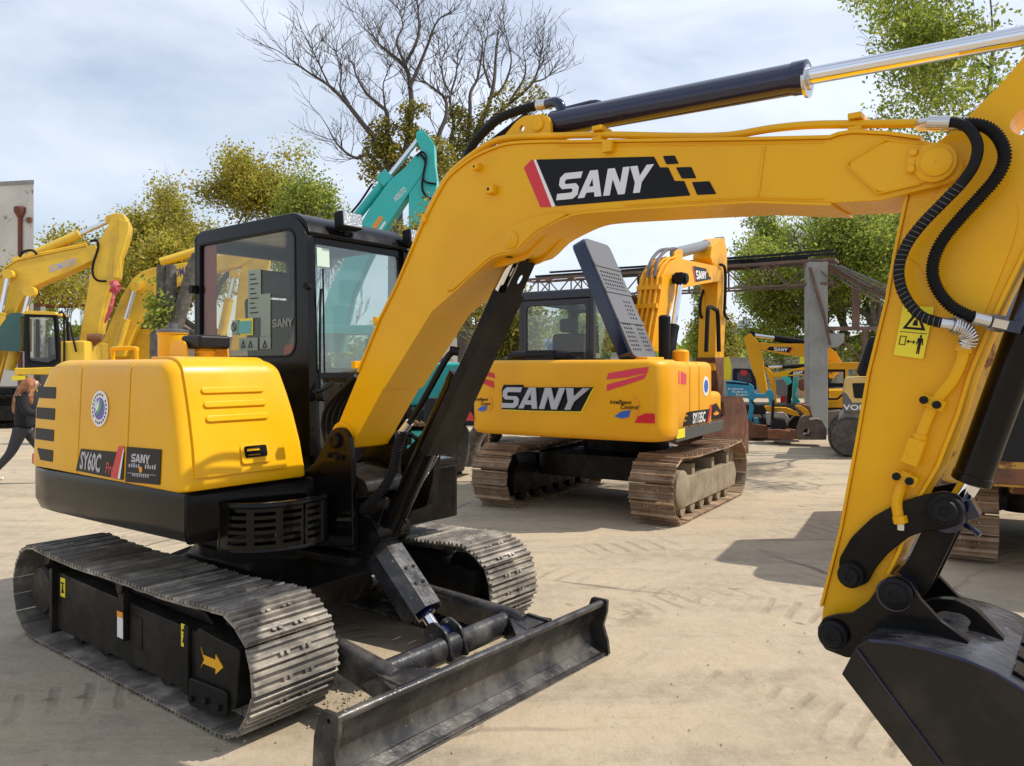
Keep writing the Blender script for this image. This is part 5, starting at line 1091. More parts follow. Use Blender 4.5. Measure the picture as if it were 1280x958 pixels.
for k in (0, 1): a, b = pp2[6]; q.tube(smooth_path([(pp2[4][0]-.05, yb+.1+k*.1, pp2[4][1]), (pp2[5][0]-.10, yb+.1+k*.1, pp2[5][1]+.08), (a-.05, yb+.1+k*.1, b+.14), (a+.3, yb+.1+k*.1, b+.22)], 5), .025, 10)
build_loose(q, 'hydraulic_hose', Mt['spring'], bm2)
side_solid(m2, yb-.003, yb-.0005, c7([(640, 315), (735, 335), (740, 362), (752, 370), (757, 395), (768, 398), (773, 415), (655, 437), (634, 345)]), Mt['blk'], 'name_decal', bm2, 0)
side_solid(m2, yb-.005, yb-.0032, c7([(632, 318), (639, 316), (660, 434), (652, 436)]), Mt['red'], 'decal_stripe', bm2, 0)
B5 = bilin(m2.TY(yb-.004, c7([(655, 348), (735, 357), (665, 416), (738, 410)])))
sany(bm2, Mt['white'], lambda u, v, d: (lambda p: (p.x, yb-.004-d, p.y))(B5(u/4.1, v)), 0, .002)
for yy in (yb-.11, yb+2*hwid+.11):
    a_ = P2(yb-.11, *c7([(545, 410)])[0]); b_ = P2(yb-.11, *c7([(472, 900)])[0]); a_.y = yy; b_.y = yy; b_ = a_+(b_-a_)*1.25
    ram(E2, b_, a_, .075, .042, .42, Mt['rubber'], name='boom_cylinder')
q = MB(); q.cyl(a_-Vector((0, .66, 0)), a_+Vector((0, .08, 0)), .07, 14); q.box(a_.x-.1, a_.x+.1, yb-.17, yb-.05, a_.z-.08, a_.z+.08); q.build('boom_pin', Mt['rubber'], E2, bevel=.01)
y0 = yb+.10
ac2 = ram(bm2, P2(0, *c7([(500, 222)])[0]), P2(0, *c7([(835, 135)])[0]), .085, .045, .66, mat('grey_cylinder', (.18, .19, .2), .35), name='arm_cylinder'); ac2.parent = E2
for yy in (-.12, .09): side_solid(m2, yy, yy+.03, c7([(490, 270), (500, 215), (530, 190), (560, 195), (560, 265)]), og, 'cylinder_bracket', bm2, .004)
side_solid(m2, -.15, .15, c7([(790, 310), (768, 250), (780, 165), (800, 150), (845, 104), (872, 110), (892, 200), (893, 320), (888, 500), (880, 720), (870, 958), (868, 1100), (800, 1100), (812, 700), (826, 440)]), og, 'arm', bevel=.012)
side_solid(m2, -.16, .16, c7([(800, 1000), (868, 1000), (866, 1250), (850, 1380), (830, 1300), (815, 1100)]), Mt['rust'], 'arm_end', None, .01)
q = MB(); q.tube(smooth_path([P2(-.2, *c) for c in c7([(840, 305), (870, 320), (880, 400), (875, 600), (872, 680), (900, 712)])], 4), .025, 8); q.tube(smooth_path([P2(.1, *c) for c in c7([(735, 460), (700, 540), (690, 640), (700, 700), (740, 720)])], 4), .025, 8); build_loose(q, 'hydraulic_hose', Mt['rubber'], E2)
q = MB(); q.tube(smooth_path([P2(-.75, *c) for c in c7([(735, 958), (745, 700), (755, 625), (800, 640), (822, 680), (830, 958)])], 4), .03, 8); q.build('mirror_rail', Mt['rubber'], E2)
# bucket resting behind, seen past the right side
yk = -.42
bp = m2.TY(yk, c6([(700, 400), (720, 385), (760, 380), (830, 380), (858, 430), (876, 560), (878, 770), (850, 780), (560, 665), (600, 600), (715, 500)]))
q = MB(); q.prism(bp, yk, yk+.03); q.prism(bp, -yk-.03, -yk); q.ribbon(m2.TY(yk, c6([(715, 500), (710, 420), (722, 388), (760, 380), (830, 380), (858, 430), (876, 560), (878, 770)])), yk+.01, -yk-.01, .03); q.build('bucket', Mt['rust'], E2, bevel=.005)
# ================================================================ MACHINES BEHIND
def wx(px, depth): return (px-CXP)/FPX*depth
def bg_ram(fr, y, a, b, r, frac, mt, par=None, rod=.5):
    return ram(par or fr.e, fr.P(y, *a), fr.P(y, *b), r, r*rod, frac, mt, name='cylinder')
# ---- old rusty excavator at the right edge
m3 = Frame(5.53, 7.31, 62, 'crawler_excavator', 'old rust-worn yellow excavator at the right edge, partly behind the bucket cylinder', 'excavator')
crawler(m3.e, .88, 1.30, 1, -1.62, 1.8, .34, Mt['shoeb'], Mt['under'], .172)
crawler(m3.e, -1.30, -.88, -1, -1.62, 1.8, .34, Mt['shoeb'], Mt['under'], .172)
q = MB(); q.loft([[Vector((x, y, z)) for x, y in rpoly(rect(-.8, .8, -.8, .8), .2)] for z in (.34, .60)])
q.prism([(.9, .30), (.4, .52), (-.4, .52), (-.9, .30), (-.9, .42), (-.4, .68), (.4, .68), (.9, .42)], -.75, -.45, lambda u, v, d: (d, u, v)); q._lathe([(.55, 0), (.55, .25)], Vector((.05, 0, .55)), Vector((0, 0, 1)), 30); q.build('car_body', Mt['under'], m3.e, bevel=.01)
box_body(m3.e, -1.95, -.9, -1.30, 1.30, .72, 2.0, .22, .1, Mt['rusty'], 'counterweight')
q = MB(); q.prism(rpoly([(1.18, .74), (-1.2, .74), (-1.2, .88), (1.2, .86)], .04), -1.965, -1.94, lambda u, v, d: (d, u, v)); q.build('lower_plate', Mt['rust'], m3.e, bevel=.01)
q = MB(); q.prism(rpoly(rect(.10, .92, .92, 1.5), .06), -1.962, -1.94, lambda u, v, d: (d, u, v)); q.build('grille_panel', Mt['plastic'], m3.e, bevel=.004)
box_body(m3.e, -.88, 1.3, -1.25, 1.25, .80, 1.9, .1, .08, Mt['rusty'], 'engine_hood')
box_body(m3.e, -1.2, -.2, .40, 1.15, 1.90, 2.75, .12, .1, Mt['bluep'], 'blue_housing')
q = MB(); q.box(-1.6, -1.4, .55, .8, .62, .74); q.build('tie_down_bracket', Mt['rusty'], m3.e, bevel=.01)
# ---- wheeled excavator with dark letters band
m4 = Frame(7.9, 14.6, 157, 'wheeled_excavator', 'cream and grey wheeled excavator, twin tyres and raised black lid, behind the yellow arm', 'excavator')
y4 = .95     # side facing the camera in this frame is +y
def T4(pts, y=y4): return m4.TY(y, pts)
c9 = CR(900, 400, 6.385)
q = MB(); q.prism(rpoly(T4(c9([(1000, 480), (1020, 462), (1400, 455), (1400, 745), (985, 740), (982, 600)])), .08, 4), y4, y4-1.9); bv = q.build('engine_hood', Mt['tan'], m4.e, bevel=.04, seg=3)
q = MB(); q.prism(T4(c9([(982, 575), (1010, 580), (1060, 655), (1400, 660), (1400, 742), (985, 738), (980, 650)])), y4+.004, y4-1.9); cwb = q.build('counterweight', Mt['grey'], m4.e, bevel=.02)
q = MB(); q.prism(rpoly(T4(c9([(1055, 505), (1200, 505), (1200, 630), (1070, 625)])), .03), y4+.006, y4-.01); q.build('grille_panel', Mt['plastic'], m4.e)
a_ = m4.aty(*c9([(985, 718)])[0], y4); b_ = m4.aty(*c9([(1165, 730)])[0], y4); wv = abs(b_[0]-a_[0])
put_text('VOLVO', Mt['white'], cwb, lambda u, v, d: (a_[0]-u*.185, y4+.006+d, a_[1]+.0+v*.14), 1, .03)
q = MB(); q.prism(rpoly(T4(c9([(1095, 410), (1190, 135), (1290, 128), (1290, 450), (1110, 452)])), .06), y4-.1, y4-.9); lm = q.build('hood_lid', Mt['plastic'], m4.e, bevel=.04)
q = MB(); q.prism(rpoly(T4(c9([(1130, 410), (1205, 175), (1290, 160), (1290, 425)])), .05), y4-.085, y4-.1); q.build('lid_panel', Mt['rubber'], lm, bevel=.01)
q = MB(); q.prism(rpoly(T4(c9([(940, 840), (960, 760), (1010, 735), (1300, 745), (1300, 830), (1000, 860)])), .05), y4-.1, y4-1.8); q.build('chassis', mat('dusty_grey_steel', (.34, .31, .27), .7), m4.e, bevel=.02)
q = MB(); q.box(-1.5, 1.0, -.5, .5, .35, .7); q.build('axle_beam', Mt['under'], m4.e, bevel=.02)
def tyre(E_, x, y, r, w_, m=Mt['rubdust']):
    q = MB(); c = Vector((x, y, r)); pr = [(r*.55, -w_/2), (r*.9, -w_/2), (r*.97, -w_*.36), (r, -w_*.2), (r, w_*.2), (r*.97, w_*.36), (r*.9, w_/2), (r*.55, w_/2)]
    q._lathe(pr, c, Vector((0, 1, 0)), 32)
    for k in range(26):
        a = 2*math.pi*k/26
        for s_ in (-1, 1):
            t_ = Vector((math.cos(a+s_*.06), 0, math.sin(a+s_*.06))); q.obox(c+t_*r+Vector((0, s_*w_*.24, 0)), Vector((-t_.z, 0, t_.x)), Vector((0, 1, 0)), t_, .026, w_*.2, .014)
    o = q.build('wheel', m, E_, smooth=40); q = MB(); q._lathe([(r*.54, 0), (r*.5, .02), (r*.3, .06), (r*.15, .07), (.001, .07)], c+Vector((0, w_*.2, 0)), Vector((0, 1, 0)), 20); q._lathe([(r*.54, 0), (r*.5, .02), (.001, .03)], c-Vector((0, w_*.2, 0)), Vector((0, -1, 0)), 20); q.build('rim', Mt['grey'], o); return o
wc = m4.aty(1062, 556, .75)[0]
for dy in (.92, .58): tyre(m4.e, wc+(.0 if dy > .8 else -.0), dy, .36, .25); tyre(m4.e, wc, -dy, .36, .25)
for dy in (.9, -.9): tyre(m4.e, wc-2.1, dy, .36, .25)
q = MB(); q.box(wc-1.1, wc-.25, y4-.2, y4+.1, .38, .50); q.tube([(wc-.8, y4+.1, .5), (wc-.5, y4, .8)], .02, 6); q.build('step', Mt['under'], m4.e, bevel=.01)
# ---- small excavators standing side on
def mini(x, y, heading, name, label, group, boom, arm, decal, cyl, gap=.25, paint=None, lbl=True, tip=None, mirror=True, yb=.0, body=None, cabx=None, letters=True, bodyh=1.0):
    paint = paint or Mt['orange']; f = Frame(x, y, heading, name, label, 'excavator', group)
    yf = yb-.13 if heading < 90 else yb+.13; d = .26 if heading < 90 else -.26
    o = side_solid(f, yf, yf+d, boom, paint, 'boom', None, .01); a = side_solid(f, yf+d*.08, yf+d*.92, arm, paint, 'arm', None, .01)
    e_ = -.004 if heading < 90 else .004
    if decal:
        dcl = side_solid(f, yf+e_, yf+e_*.2, decal[0], Mt['blk'], 'name_decal', o, 0); side_solid(f, yf+e_*1.4, yf+e_, decal[1], Mt['red'], 'decal_stripe', dcl, 0)
        B_ = bilin(f.TY(yf+e_*1.2, decal[2])); sany(dcl, Mt['white'], lambda u, v, dd: (lambda p: (p.x, yf+e_*1.2+dd*(1 if e_ > 0 else -1), p.y))(B_(u/4.1, v)), 0, .002)
    for (p_, q_, r_, fr_) in cyl: ram(f.e, f.P(yb, *p_), f.P(yb, *q_), r_, r_*.55, fr_, Mt['rubber'], name='cylinder')
    return f
oc = CR(900, 400, 6.385)
mA = mini(8.6, 20.6, 158, 'mini_excavator', 'orange excavator with arm raised beside the concrete pillar, nearer of the two small ones', 'small orange excavators by the pillar',
 oc([(305, 182), (420, 188), (740, 192), (860, 212), (930, 260), (975, 345), (1000, 420), (870, 420), (845, 345), (735, 305), (500, 275), (330, 240)]),
 oc([(190, 140), (240, 104), (262, 125), (310, 190), (330, 240), (350, 400), (380, 580), (330, 590), (296, 520), (255, 390), (222, 280)]),
 (oc([(372, 240), (395, 214), (572, 221), (548, 262), (430, 248)]), oc([(572, 222), (585, 223), (556, 266), (544, 264)]), oc([(432, 219), (545, 227), (430, 246), (538, 254)])),
 [(oc([(735, 190)])[0], oc([(255, 120)])[0], .09, .62), (oc([(900, 420)])[0], oc([(700, 250)])[0], .07, .6)])
tA = lambda pts, y=.95: mA.TY(y, pts)
q = MB(); q.prism(rpoly(tA(oc([(835, 655), (1000, 640), (1110, 650), (1110, 745), (835, 735)])), .04), .95, -.95); q.build('engine_hood', Mt['orange'], mA.e, bevel=.03)
q = MB(); q.prism(tA(oc([(835, 700), (1300, 700), (1300, 745), (835, 735)])), .97, -.9); q.build('frame_skirt', Mt['plastic'], mA.e, bevel=.02)
cA = tA(oc([(800, 670), (800, 365), (880, 345), (1110, 345), (1110, 640), (960, 660)])); hA = tA(oc([(850, 640), (850, 395), (1000, 395), (1000, 590), (940, 640)]))
hA2 = tA(oc([(1020, 640), (1020, 395), (1098, 395), (1098, 640)]))
q = MB(); q.prism(cA, .95, .88, None, [hA, hA2]); q.prism(cA, .1, .05, None, [hA, hA2]); cbA = q.build('cab', Mt['orange'], mA.e, bevel=.01)
q = MB(); q.prism(tA(oc([(800, 365), (880, 338), (1115, 340), (1115, 368)])), .96, .04); q.build('roof', Mt['orange'], cbA, bevel=.02)
q = MB(); q.prism(hA, .93, .90, None, [tA(oc([(868, 625), (868, 415), (985, 415), (985, 580), (935, 625)]))]); q.box(min(p[0] for p in hA), max(p[0] for p in hA), .905, .925, 2.0*.0+tA(oc([(900, 525)]))[0][1]-.04, tA(oc([(900, 512)]))[0][1]+.02); q.build('window_frame', Mt['rubber'], cbA)
q = MB(); q.prism(tA(oc([(800, 665), (800, 395), (1105, 395), (1105, 655)])), .91, .905); q.build('window', Mt['gcab'], cbA, smooth=0)
q = MB(); q.box(cA[0][0]-1.2, cA[0][0]-.9, .3, .7, 1.2, 1.9); q.build('operator_seat', Mt['seat'], cbA, bevel=.04)
for s_ in (.75, -.75): 
    q = MB(); xx = tA(oc([(950, 780)]))[0][0]; q.prism(rpoly([(xx-1.3, .02), (xx+1.3, .02), (xx+1.5, .28), (xx+1.3, .52), (xx-1.3, .52), (xx-1.5, .28)], .1), s_-.18, s_+.18); q.build('track_chain', Mt['under'], mA.e, bevel=.02)
mB = mini(7.6, 25.2, 158, 'mini_excavator', 'farther small orange excavator whose low boom shows under the nearer one', 'small orange excavators by the pillar',
 oc([(405, 428), (730, 366), (900, 350), (960, 420), (900, 470), (735, 432), (430, 462)]),
 oc([(352, 372), (378, 380), (425, 430), (440, 520), (455, 690), (432, 700), (412, 560), (385, 450)]),
 (oc([(540, 438), (580, 408), (690, 398), (668, 432)]), oc([(690, 398), (700, 397), (676, 435), (666, 434)]), oc([(585, 414), (668, 404), (582, 438), (660, 430)])),
 [(oc([(690, 368)])[0], oc([(370, 378)])[0], .07, .6)])
q = MB(); q.prism(rpoly(mB.TY(.8, oc([(700, 560), (1000, 560), (1000, 760), (700, 760)])), .1), .8, -.8); q.build('engine_hood', Mt['orange'], mB.e, bevel=.05)
q = MB(); q.box(-2.2, 1.0, -.9, .9, .02, .5); q.build('track_chain', Mt['under'], mB.e, bevel=.1)
q = MB(); q.prism(rpoly(mB.TY(.3, oc([(620, 540), (625, 480), (670, 470), (715, 520), (700, 570), (640, 565)])), .04), .3, -.3); q.build('bucket', Mt['rust'], mB.e, bevel=.02)
# blue compact excavator arm and body
mC = Frame(5.1, 17.8, -16, 'compact_excavator', 'bright blue compact excavator behind the rusty bucket, black cab back with a red mark', 'excavator')
def T3(pts, y=0.): return mC.TY(y, pts)
for nm, pts, y0_, y1_, m_ in (('boom', [(45, 490), (120, 488), (240, 508), (268, 530), (275, 580), (262, 620), (240, 640), (200, 612), (60, 605)], -.12, .12, Mt['cyan']),
  ('arm', [(265, 570), (290, 590), (360, 590), (380, 560), (410, 555), (432, 600), (428, 650), (400, 690), (385, 680), (392, 640), (375, 612), (300, 618), (262, 640)], -.1, .1, Mt['cyan']),
  ('bracket', [(225, 560), (265, 560), (270, 700), (250, 820), (215, 800), (235, 700)], -.14, .14, Mt['cyan']),
  ('bracket', [(268, 780), (305, 785), (305, 830), (268, 825)], -.2, .2, Mt['cyan'])):
    q = MB(); q.prism(rpoly(T3(oc(pts)), .02), y0_, y1_); q.build(nm, m_, mC.e, bevel=.01)
q = MB(); q.prism(rpoly(T3(oc([(100, 395), (115, 385), (250, 390), (290, 480), (295, 560), (100, 560)]), .6), .05), .6, 1.5); cC = q.build('cab', Mt['plastic'], mC.e, bevel=.03)
q = MB(); q.prism(rpoly(T3(oc([(135, 420), (240, 420), (255, 500), (140, 500)]), .6), .03), .585, .597); q.build('window', mat('dark_window', (.03, .04, .06), .08), cC)
q = MB(); q.prism(rpoly(T3(oc([(155, 410), (180, 400), (215, 403), (218, 430), (195, 450), (170, 435)]), .58), .03), .57, .582); q.build('red_mark', Mt['red'], cC)
for k in range(3):
    a_ = T3(oc([(62+k*32, 556+k*23)]))[0]; put_text('Kubota', Mt['white'], mC.e, lambda u, v, d: (a_[0]+u, -.122-d, a_[1]+v), .062, .001, xs=1.9)
q = MB(); q.tube(smooth_path([mC.P(-.15, *p) for p in oc([(250, 640), (290, 700), (340, 770), (360, 800), (330, 830), (280, 800)])], 4), .02, 6); q.tube([mC.P(-.1, *p) for p in oc([(50, 500), (230, 515)])], .03, 8); build_loose(q, 'hydraulic_hose', Mt['rubber'], mC.e)
q = MB(); q.prism(rpoly(T3(oc([(230, 790), (260, 830), (375, 848), (375, 945), (225, 945)]), -.3), .03), -.3, .7); q.build('dozer_blade', Mt['rust'], mC.e, bevel=.02)
q = MB(); q.box(-1.0, 1.2, .3, 1.5, .02, .5); q.build('track_chain', Mt['under'], mC.e, bevel=.12)
# orange hydraulic breaker frame lying low, quick couplers, scrap buckets
def lump(name, label, cat, depth, polys, m, th=.5, group=None, mats=None, holes=None, heading=-18):
    x = wx(sum(p[0] for p in polys[0])/len(polys[0]), depth); f = Frame(x, depth, heading, name, label, cat, group)
    for i, pl in enumerate(polys):
        q = MB(); mm = (mats[i] if mats else m); t = th*(1-.15*i); hs = [f.TY(0, h) for h in (holes or {}).get(i, [])]
        q.prism(rpoly(f.TY(0, pl), .02), 0+.02*i, t-.02*i, None, hs); q.build('plate' if i else 'main_plate', mm, f.e, bevel=.008)
    return f
lump('linkage', 'bright orange bucket linkage lying among the scrap attachments', 'linkage', 16.9, [oc([(352, 690), (400, 688), (420, 700), (520, 700), (560, 712), (620, 740), (640, 770), (560, 760), (500, 735), (380, 738)]), oc([(600, 690), (650, 685), (700, 720), (720, 760), (690, 775), (640, 720)])], Mt['orange'], .25)
lump('bucket', 'dark dented digging bucket lying left of the quick couplers', 'bucket', 16.6, [oc([(400, 830), (440, 790), (520, 800), (540, 860), (500, 885), (420, 880)]), oc([(418, 640), (436, 640), (430, 840), (405, 800)])], Mt['plastic'], .6)
lump('quick_coupler', 'brown steel quick coupler with round holes, foremost in the scrap row', 'coupler', 16.2, [oc([(620, 958), (612, 880), (650, 780), (690, 760), (720, 800), (770, 790), (810, 800), (850, 870), (850, 958)]), oc([(640, 958), (640, 860), (690, 830), (740, 860), (750, 958)])], Mt['rust'], .5, 'quick couplers in the scrap row', holes={0: [oc([(655, 900), (680, 865), (715, 865), (735, 900), (720, 935), (675, 935)])], 1: [oc([(660, 900), (680, 870), (710, 870), (728, 900), (715, 930), (680, 930)])]}, mats=[mat('brown_greasy_steel', (.14, .10, .075), .7, col2=(.24, .19, .14), ns=6, amt=.8)]*2)
lump('quick_coupler', 'black toothed quick coupler behind the brown one', 'coupler', 17.2, [oc([(545, 830), (580, 780), (640, 740), (650, 790), (700, 760), (700, 900), (560, 900)])], Mt['under'], .5, 'quick couplers in the scrap row')
lump('scrap_plate', 'low rusty steel plates lying flat in front of the scrap row', 'scrap', 16.4, [oc([(380, 880), (470, 875), (560, 890), (620, 900), (620, 955), (380, 950)])], Mt['rust'], .8)
lump('scrap_plate', 'rusty sheet leaning at the foot of the concrete pillar', 'scrap', 17.6, [oc([(600, 690), (640, 668), (720, 690), (740, 780), (640, 780)])], Mt['rust'], .4)
lump('timber_stack', 'dusty timbers stacked behind the pillar and the wheeled machine', 'timber', 19.0, [oc([(840, 735), (980, 725), (985, 860), (840, 870)]), oc([(850, 770), (980, 770), (980, 800), (850, 805)])], mat('old_timber', (.16, .12, .09), .85), .9)
lump('white_sack', 'pale plastic sack lying behind the linkage', 'sack', 17.5, [oc([(365, 745), (420, 735), (520, 740), (560, 800), (540, 850), (370, 840)])], mat('pale_sack', (.50, .48, .44), .8, bump=.6, bs=20), .5)
for i, (pl_s, col, lb) in enumerate((([[(445, 480), (500, 470), (530, 500), (535, 600), (500, 610), (450, 600)], [(455, 540), (485, 535), (490, 590), (455, 595)]], Mt['grey'], 'dark machine nose with a lamp glimpsed between the orange arms'), ([[(483, 470), (505, 452), (560, 462), (575, 500), (540, 525), (500, 520)], [(500, 470), (540, 470), (545, 510), (505, 505)]], Mt['teal'], 'short teal boom piece behind the farther orange arm'), ([[(545, 450), (585, 448), (575, 600), (560, 690), (535, 690), (540, 560)]], Mt['plastic'], 'dark upright breaker body behind the orange arms'), ([[(590, 460), (612, 450), (625, 520), (600, 600), (640, 650), (620, 690), (575, 680)], [(595, 500), (610, 495), (612, 560), (598, 565)]], Mt['teal'], 'teal arm piece next to the dark breaker'), ([[(483, 600), (520, 592), (522, 690), (485, 692)]], Mt['red'], 'red tool box standing under the orange boom'))):
    lump('machine_part', lb, 'machine part', 23.5+i*.8, [oc(p_) for p_ in pl_s], col, .5)
lump('gate', 'rust-red steel gate left of the pillar', 'gate', 27, [oc([(640, 540), (720, 450), (735, 680), (690, 690)])], Mt['ora'], .1)
# yellow machine glimpsed far behind
lump('loader_boom', 'small yellow loader boom glimpsed beside the grey far stump', 'machine part', 30, [oc([(35, 300), (70, 290), (90, 370), (85, 480), (30, 480)]), oc([(648, 165), (680, 142), (720, 180), (700, 210), (700, 380), (630, 380), (640, 300), (660, 290)])], Mt['stiy'], .4)
# ---- yellow excavators on the left
kc = CR(0, 240, 3.685); ky = Mt['kyellow']
k1 = Frame(wx(-40, 22), 22, 14, 'crawler_excavator', 'yellow excavator at the left edge, pale letters on its boom, cab facing left', 'excavator')
b1 = side_solid(k1, -.3, .3, kc([(-140, 900), (-60, 600), (0, 400), (25, 350), (75, 320), (160, 300), (290, 272), (400, 250), (440, 245), (452, 270), (440, 310), (330, 362), (180, 425), (130, 455), (90, 510), (50, 590), (15, 690), (-40, 900)]), ky, 'boom', bevel=.03)
q = MB(); q.ribbon(k1.TY(-.3, kc([(0, 400), (25, 350), (75, 320), (160, 300), (290, 272), (400, 250)])), -.33, .33, .03); q.tube([tuple(k1.P(-.2, *p)) for p in kc([(60, 318), (160, 290), (290, 262), (400, 240)])], .04, 8); q.tube([tuple(k1.P(.1, *p)) for p in kc([(60, 310), (160, 282), (290, 254), (400, 232)])], .04, 8); q.build('flange_plate', ky, b1)
a1 = side_solid(k1, -.28, .28, kc([(505, 120), (512, 100), (535, 96), (570, 103), (592, 150), (592, 180), (578, 235), (552, 300), (542, 395), (520, 410), (490, 470), (462, 600), (450, 690), (400, 760), (358, 745), (370, 640), (395, 500), (415, 380), (425, 290), (440, 250), (475, 190), (500, 150)]), ky, 'arm', bevel=.03)
q = MB(); q.prism(k1.TY(-.3, kc([(548, 125), (590, 140), (592, 180), (575, 240), (545, 330), (535, 395), (520, 400), (525, 300), (545, 220)])), -.31, -.27); q.build('arm_side_plate', ky, a1, bevel=.01)
for pa, pb, r_, f_, nm in (((150, 292), (510, 130), .13, .60, 'c'), ((-20, 700), (40, 380), .13, .45, 'c'), ((462, 655), (508, 410), .13, .93, 'c')):
    ram(k1.e, k1.P(-.05 if r_ == .13 and pa[0] > 100 else -.55, *kc([pa])[0]), k1.P(-.05 if pa[0] > 100 else -.55, *kc([pb])[0]), r_, .07, f_, ky, name='cylinder')
ram(k1.e, k1.P(-.5, *kc([(45, 820)])[0]), k1.P(-.5, *kc([(140, 460)])[0]), .14, .08, .72, ky, name='cylinder')
q = MB(); q.cyl(k1.P(-.5, *kc([(405, 672)])[0]), k1.P(-.5, *kc([(470, 672)])[0]), .12, 10); q.tube([k1.P(-.4, *p) for p in kc([(460, 675), (400, 720), (365, 745)])], .09, 8); q.build('link_joint', Mt['rust'], a1)
q = MB(); q.tube(smooth_path([k1.P(-.4, *p) for p in kc([(415, 228), (445, 225), (452, 260), (430, 330), (428, 380), (450, 408), (490, 412)])], 4), .035, 8); q.tube(smooth_path([k1.P(-.4, *p) for p in kc([(90, 300), (110, 275), (150, 270), (170, 288)])], 4), .035, 8); build_loose(q, 'hydraulic_hose', Mt['rubber'], k1.e)
tl_ = bilin(k1.TY(-.305, kc([(228, 340), (358, 300), (228, 372), (358, 330)])))
put_text('KOMATSU', mat('faded_blue_white', (.40, .42, .62), .5), b1, lambda u, v, d: (lambda p: (p.x, -.302-d, p.y))(tl_(u/4.95, v/.72)), 1, .03)
kc2 = CR(0, 360, 5.99)
cb_ = k1.TY(-1.2, kc2([(180, 575), (180, 185), (410, 185), (432, 215), (455, 500), (455, 610), (180, 610)])); hb2 = k1.TY(-1.2, kc2([(212, 555), (202, 205), (400, 208), (412, 235), (432, 540), (360, 575)]))
q = MB(); q.prism(cb_, -1.2, -1.12, None, [hb2]); q.prism(cb_, -.3, -.22, None, [hb2]); kcab = q.build('cab', Mt['plastic'], k1.e, bevel=.02)
q = MB(); q.prism(hb2, -1.215, -1.13, None, [k1.TY(-1.2, kc2([(222, 540), (214, 220), (392, 222), (400, 240), (420, 530), (360, 560)]))]); q.build('door_frame', Mt['rubber'], kcab)
q = MB(); q.prism(hb2, -1.17, -1.165); q.build('door_glass', Mt['gcab'], kcab, smooth=0)
q = MB(); q.prism(rpoly(k1.TY(-1.2, kc2([(160, 195), (200, 170), (410, 180), (435, 205)])), .05), -1.22, -.2); q.build('roof', ky, kcab, bevel=.03)
tl_ = bilin(k1.TY(-1.16, kc2([(226, 212), (372, 222), (226, 232), (372, 242)]))); put_text('KOMATSU', Mt['white'], kcab, lambda u, v, d: (lambda p: (p.x, -1.18-d, p.y))(tl_(u/4.95, v/.72)), 1, .03)
q = MB(); s0 = k1.aty(*kc2([(320, 470)])[0], -.7); q.box(s0[0]-.3, s0[0]+.3, -.95, -.45, s0[1]-.4, s0[1]-.2); q.box(s0[0]+.2, s0[0]+.32, -.95, -.45, s0[1]-.3, s0[1]+.4); q.build('operator_seat', Mt['seat'], kcab, bevel=.05)
q = MB(); q.prism(rpoly(k1.TY(-.7, kc2([(0, 470), (10, 340), (110, 200), (195, 190), (195, 480)])), .05), -1.1, -.25); q.build('front_window', mat('dark_green_glass', (.03, .10, .09), .08), kcab)
q = MB(); q.prism(k1.TY(-1.25, kc2([(105, 600), (205, 600), (700, 580), (700, 655), (105, 650)])), -1.25, 1.2); q.build('platform', ky, k1.e, bevel=.03)
q = MB(); q.prism(k1.TY(-1.2, kc2([(450, 400), (590, 395), (640, 395), (640, 580), (450, 580)])), -1.2, 1.2); q.build('engine_hood', ky, k1.e, bevel=.05)
q = MB(); q.tube(smooth_path([k1.P(-1.25, *p) for p in kc2([(480, 580), (478, 200), (440, 195)])], 2), .03, 6); q.tube([k1.P(-1.25, *p) for p in kc2([(480, 200), (530, 300), (570, 480)])], .03, 6); q.build('hand_rail', Mt['rubber'], k1.e)
for yy in (-1.45, .9):
    zt = .95; xa = -4.2; xb = 3.6
    path = track_path(xa+.45, xb-.45, .43, .43, .03, .04); track_chain(k1.e, path, yy, yy+.55, .19, .02, .03, Mt['under'], 3)
    q = MB(); q.prism(rpoly([(xa+.5, .2), (xb-.5, .2), (xb-.7, .62), (xa+.7, .62)], .1), yy+.08, yy+.45); q.build('track_frame', Mt['under'], k1.e, bevel=.02)
q = MB(); q.box(-1, 1.5, -.9, .9, .4, 1.1); q.build('car_body', Mt['under'], k1.e, bevel=.1)
q = MB(); q.prism(k1.TY(-1.3, kc2([(88, 658), (180, 658), (180, 690), (88, 694)])), -1.3, -1.0); q.build('step', Mt['stiy'], k1.e)
# red cloth tied on the arm
cl = Frame(wx(144, 21.3), 21.3, 0, 'tied_cloth', 'crumpled red cloth knotted around the left yellow arm', 'cloth')
cl.e.location.z = 0
q = MB(); c = cl.P(0, *kc([(530, 440)])[0])
rings = []
for i in range(9):
    a = math.pi*i/8; rr = .12*math.sin(a)+.02; rings.append([c+Vector((rr*math.cos(t)*(1+.35*math.sin(3*t+i*1.7)), rr*math.sin(t)*.8, -.17*math.cos(a)+.04*math.sin(4*t+i))) for t in [2*math.pi*k/14 for k in range(14)]])
q.loft(rings); q.tube(smooth_path([c, c+Vector((-.05, -.1, -.5)), c+Vector((-.22, -.12, -1.0))], 5), [.03, .035, .04, .045, .05, .055, .06, .055, .05, .04, .02], 7); q.build('knot', Mt['redcloth'], cl.e, smooth=80)
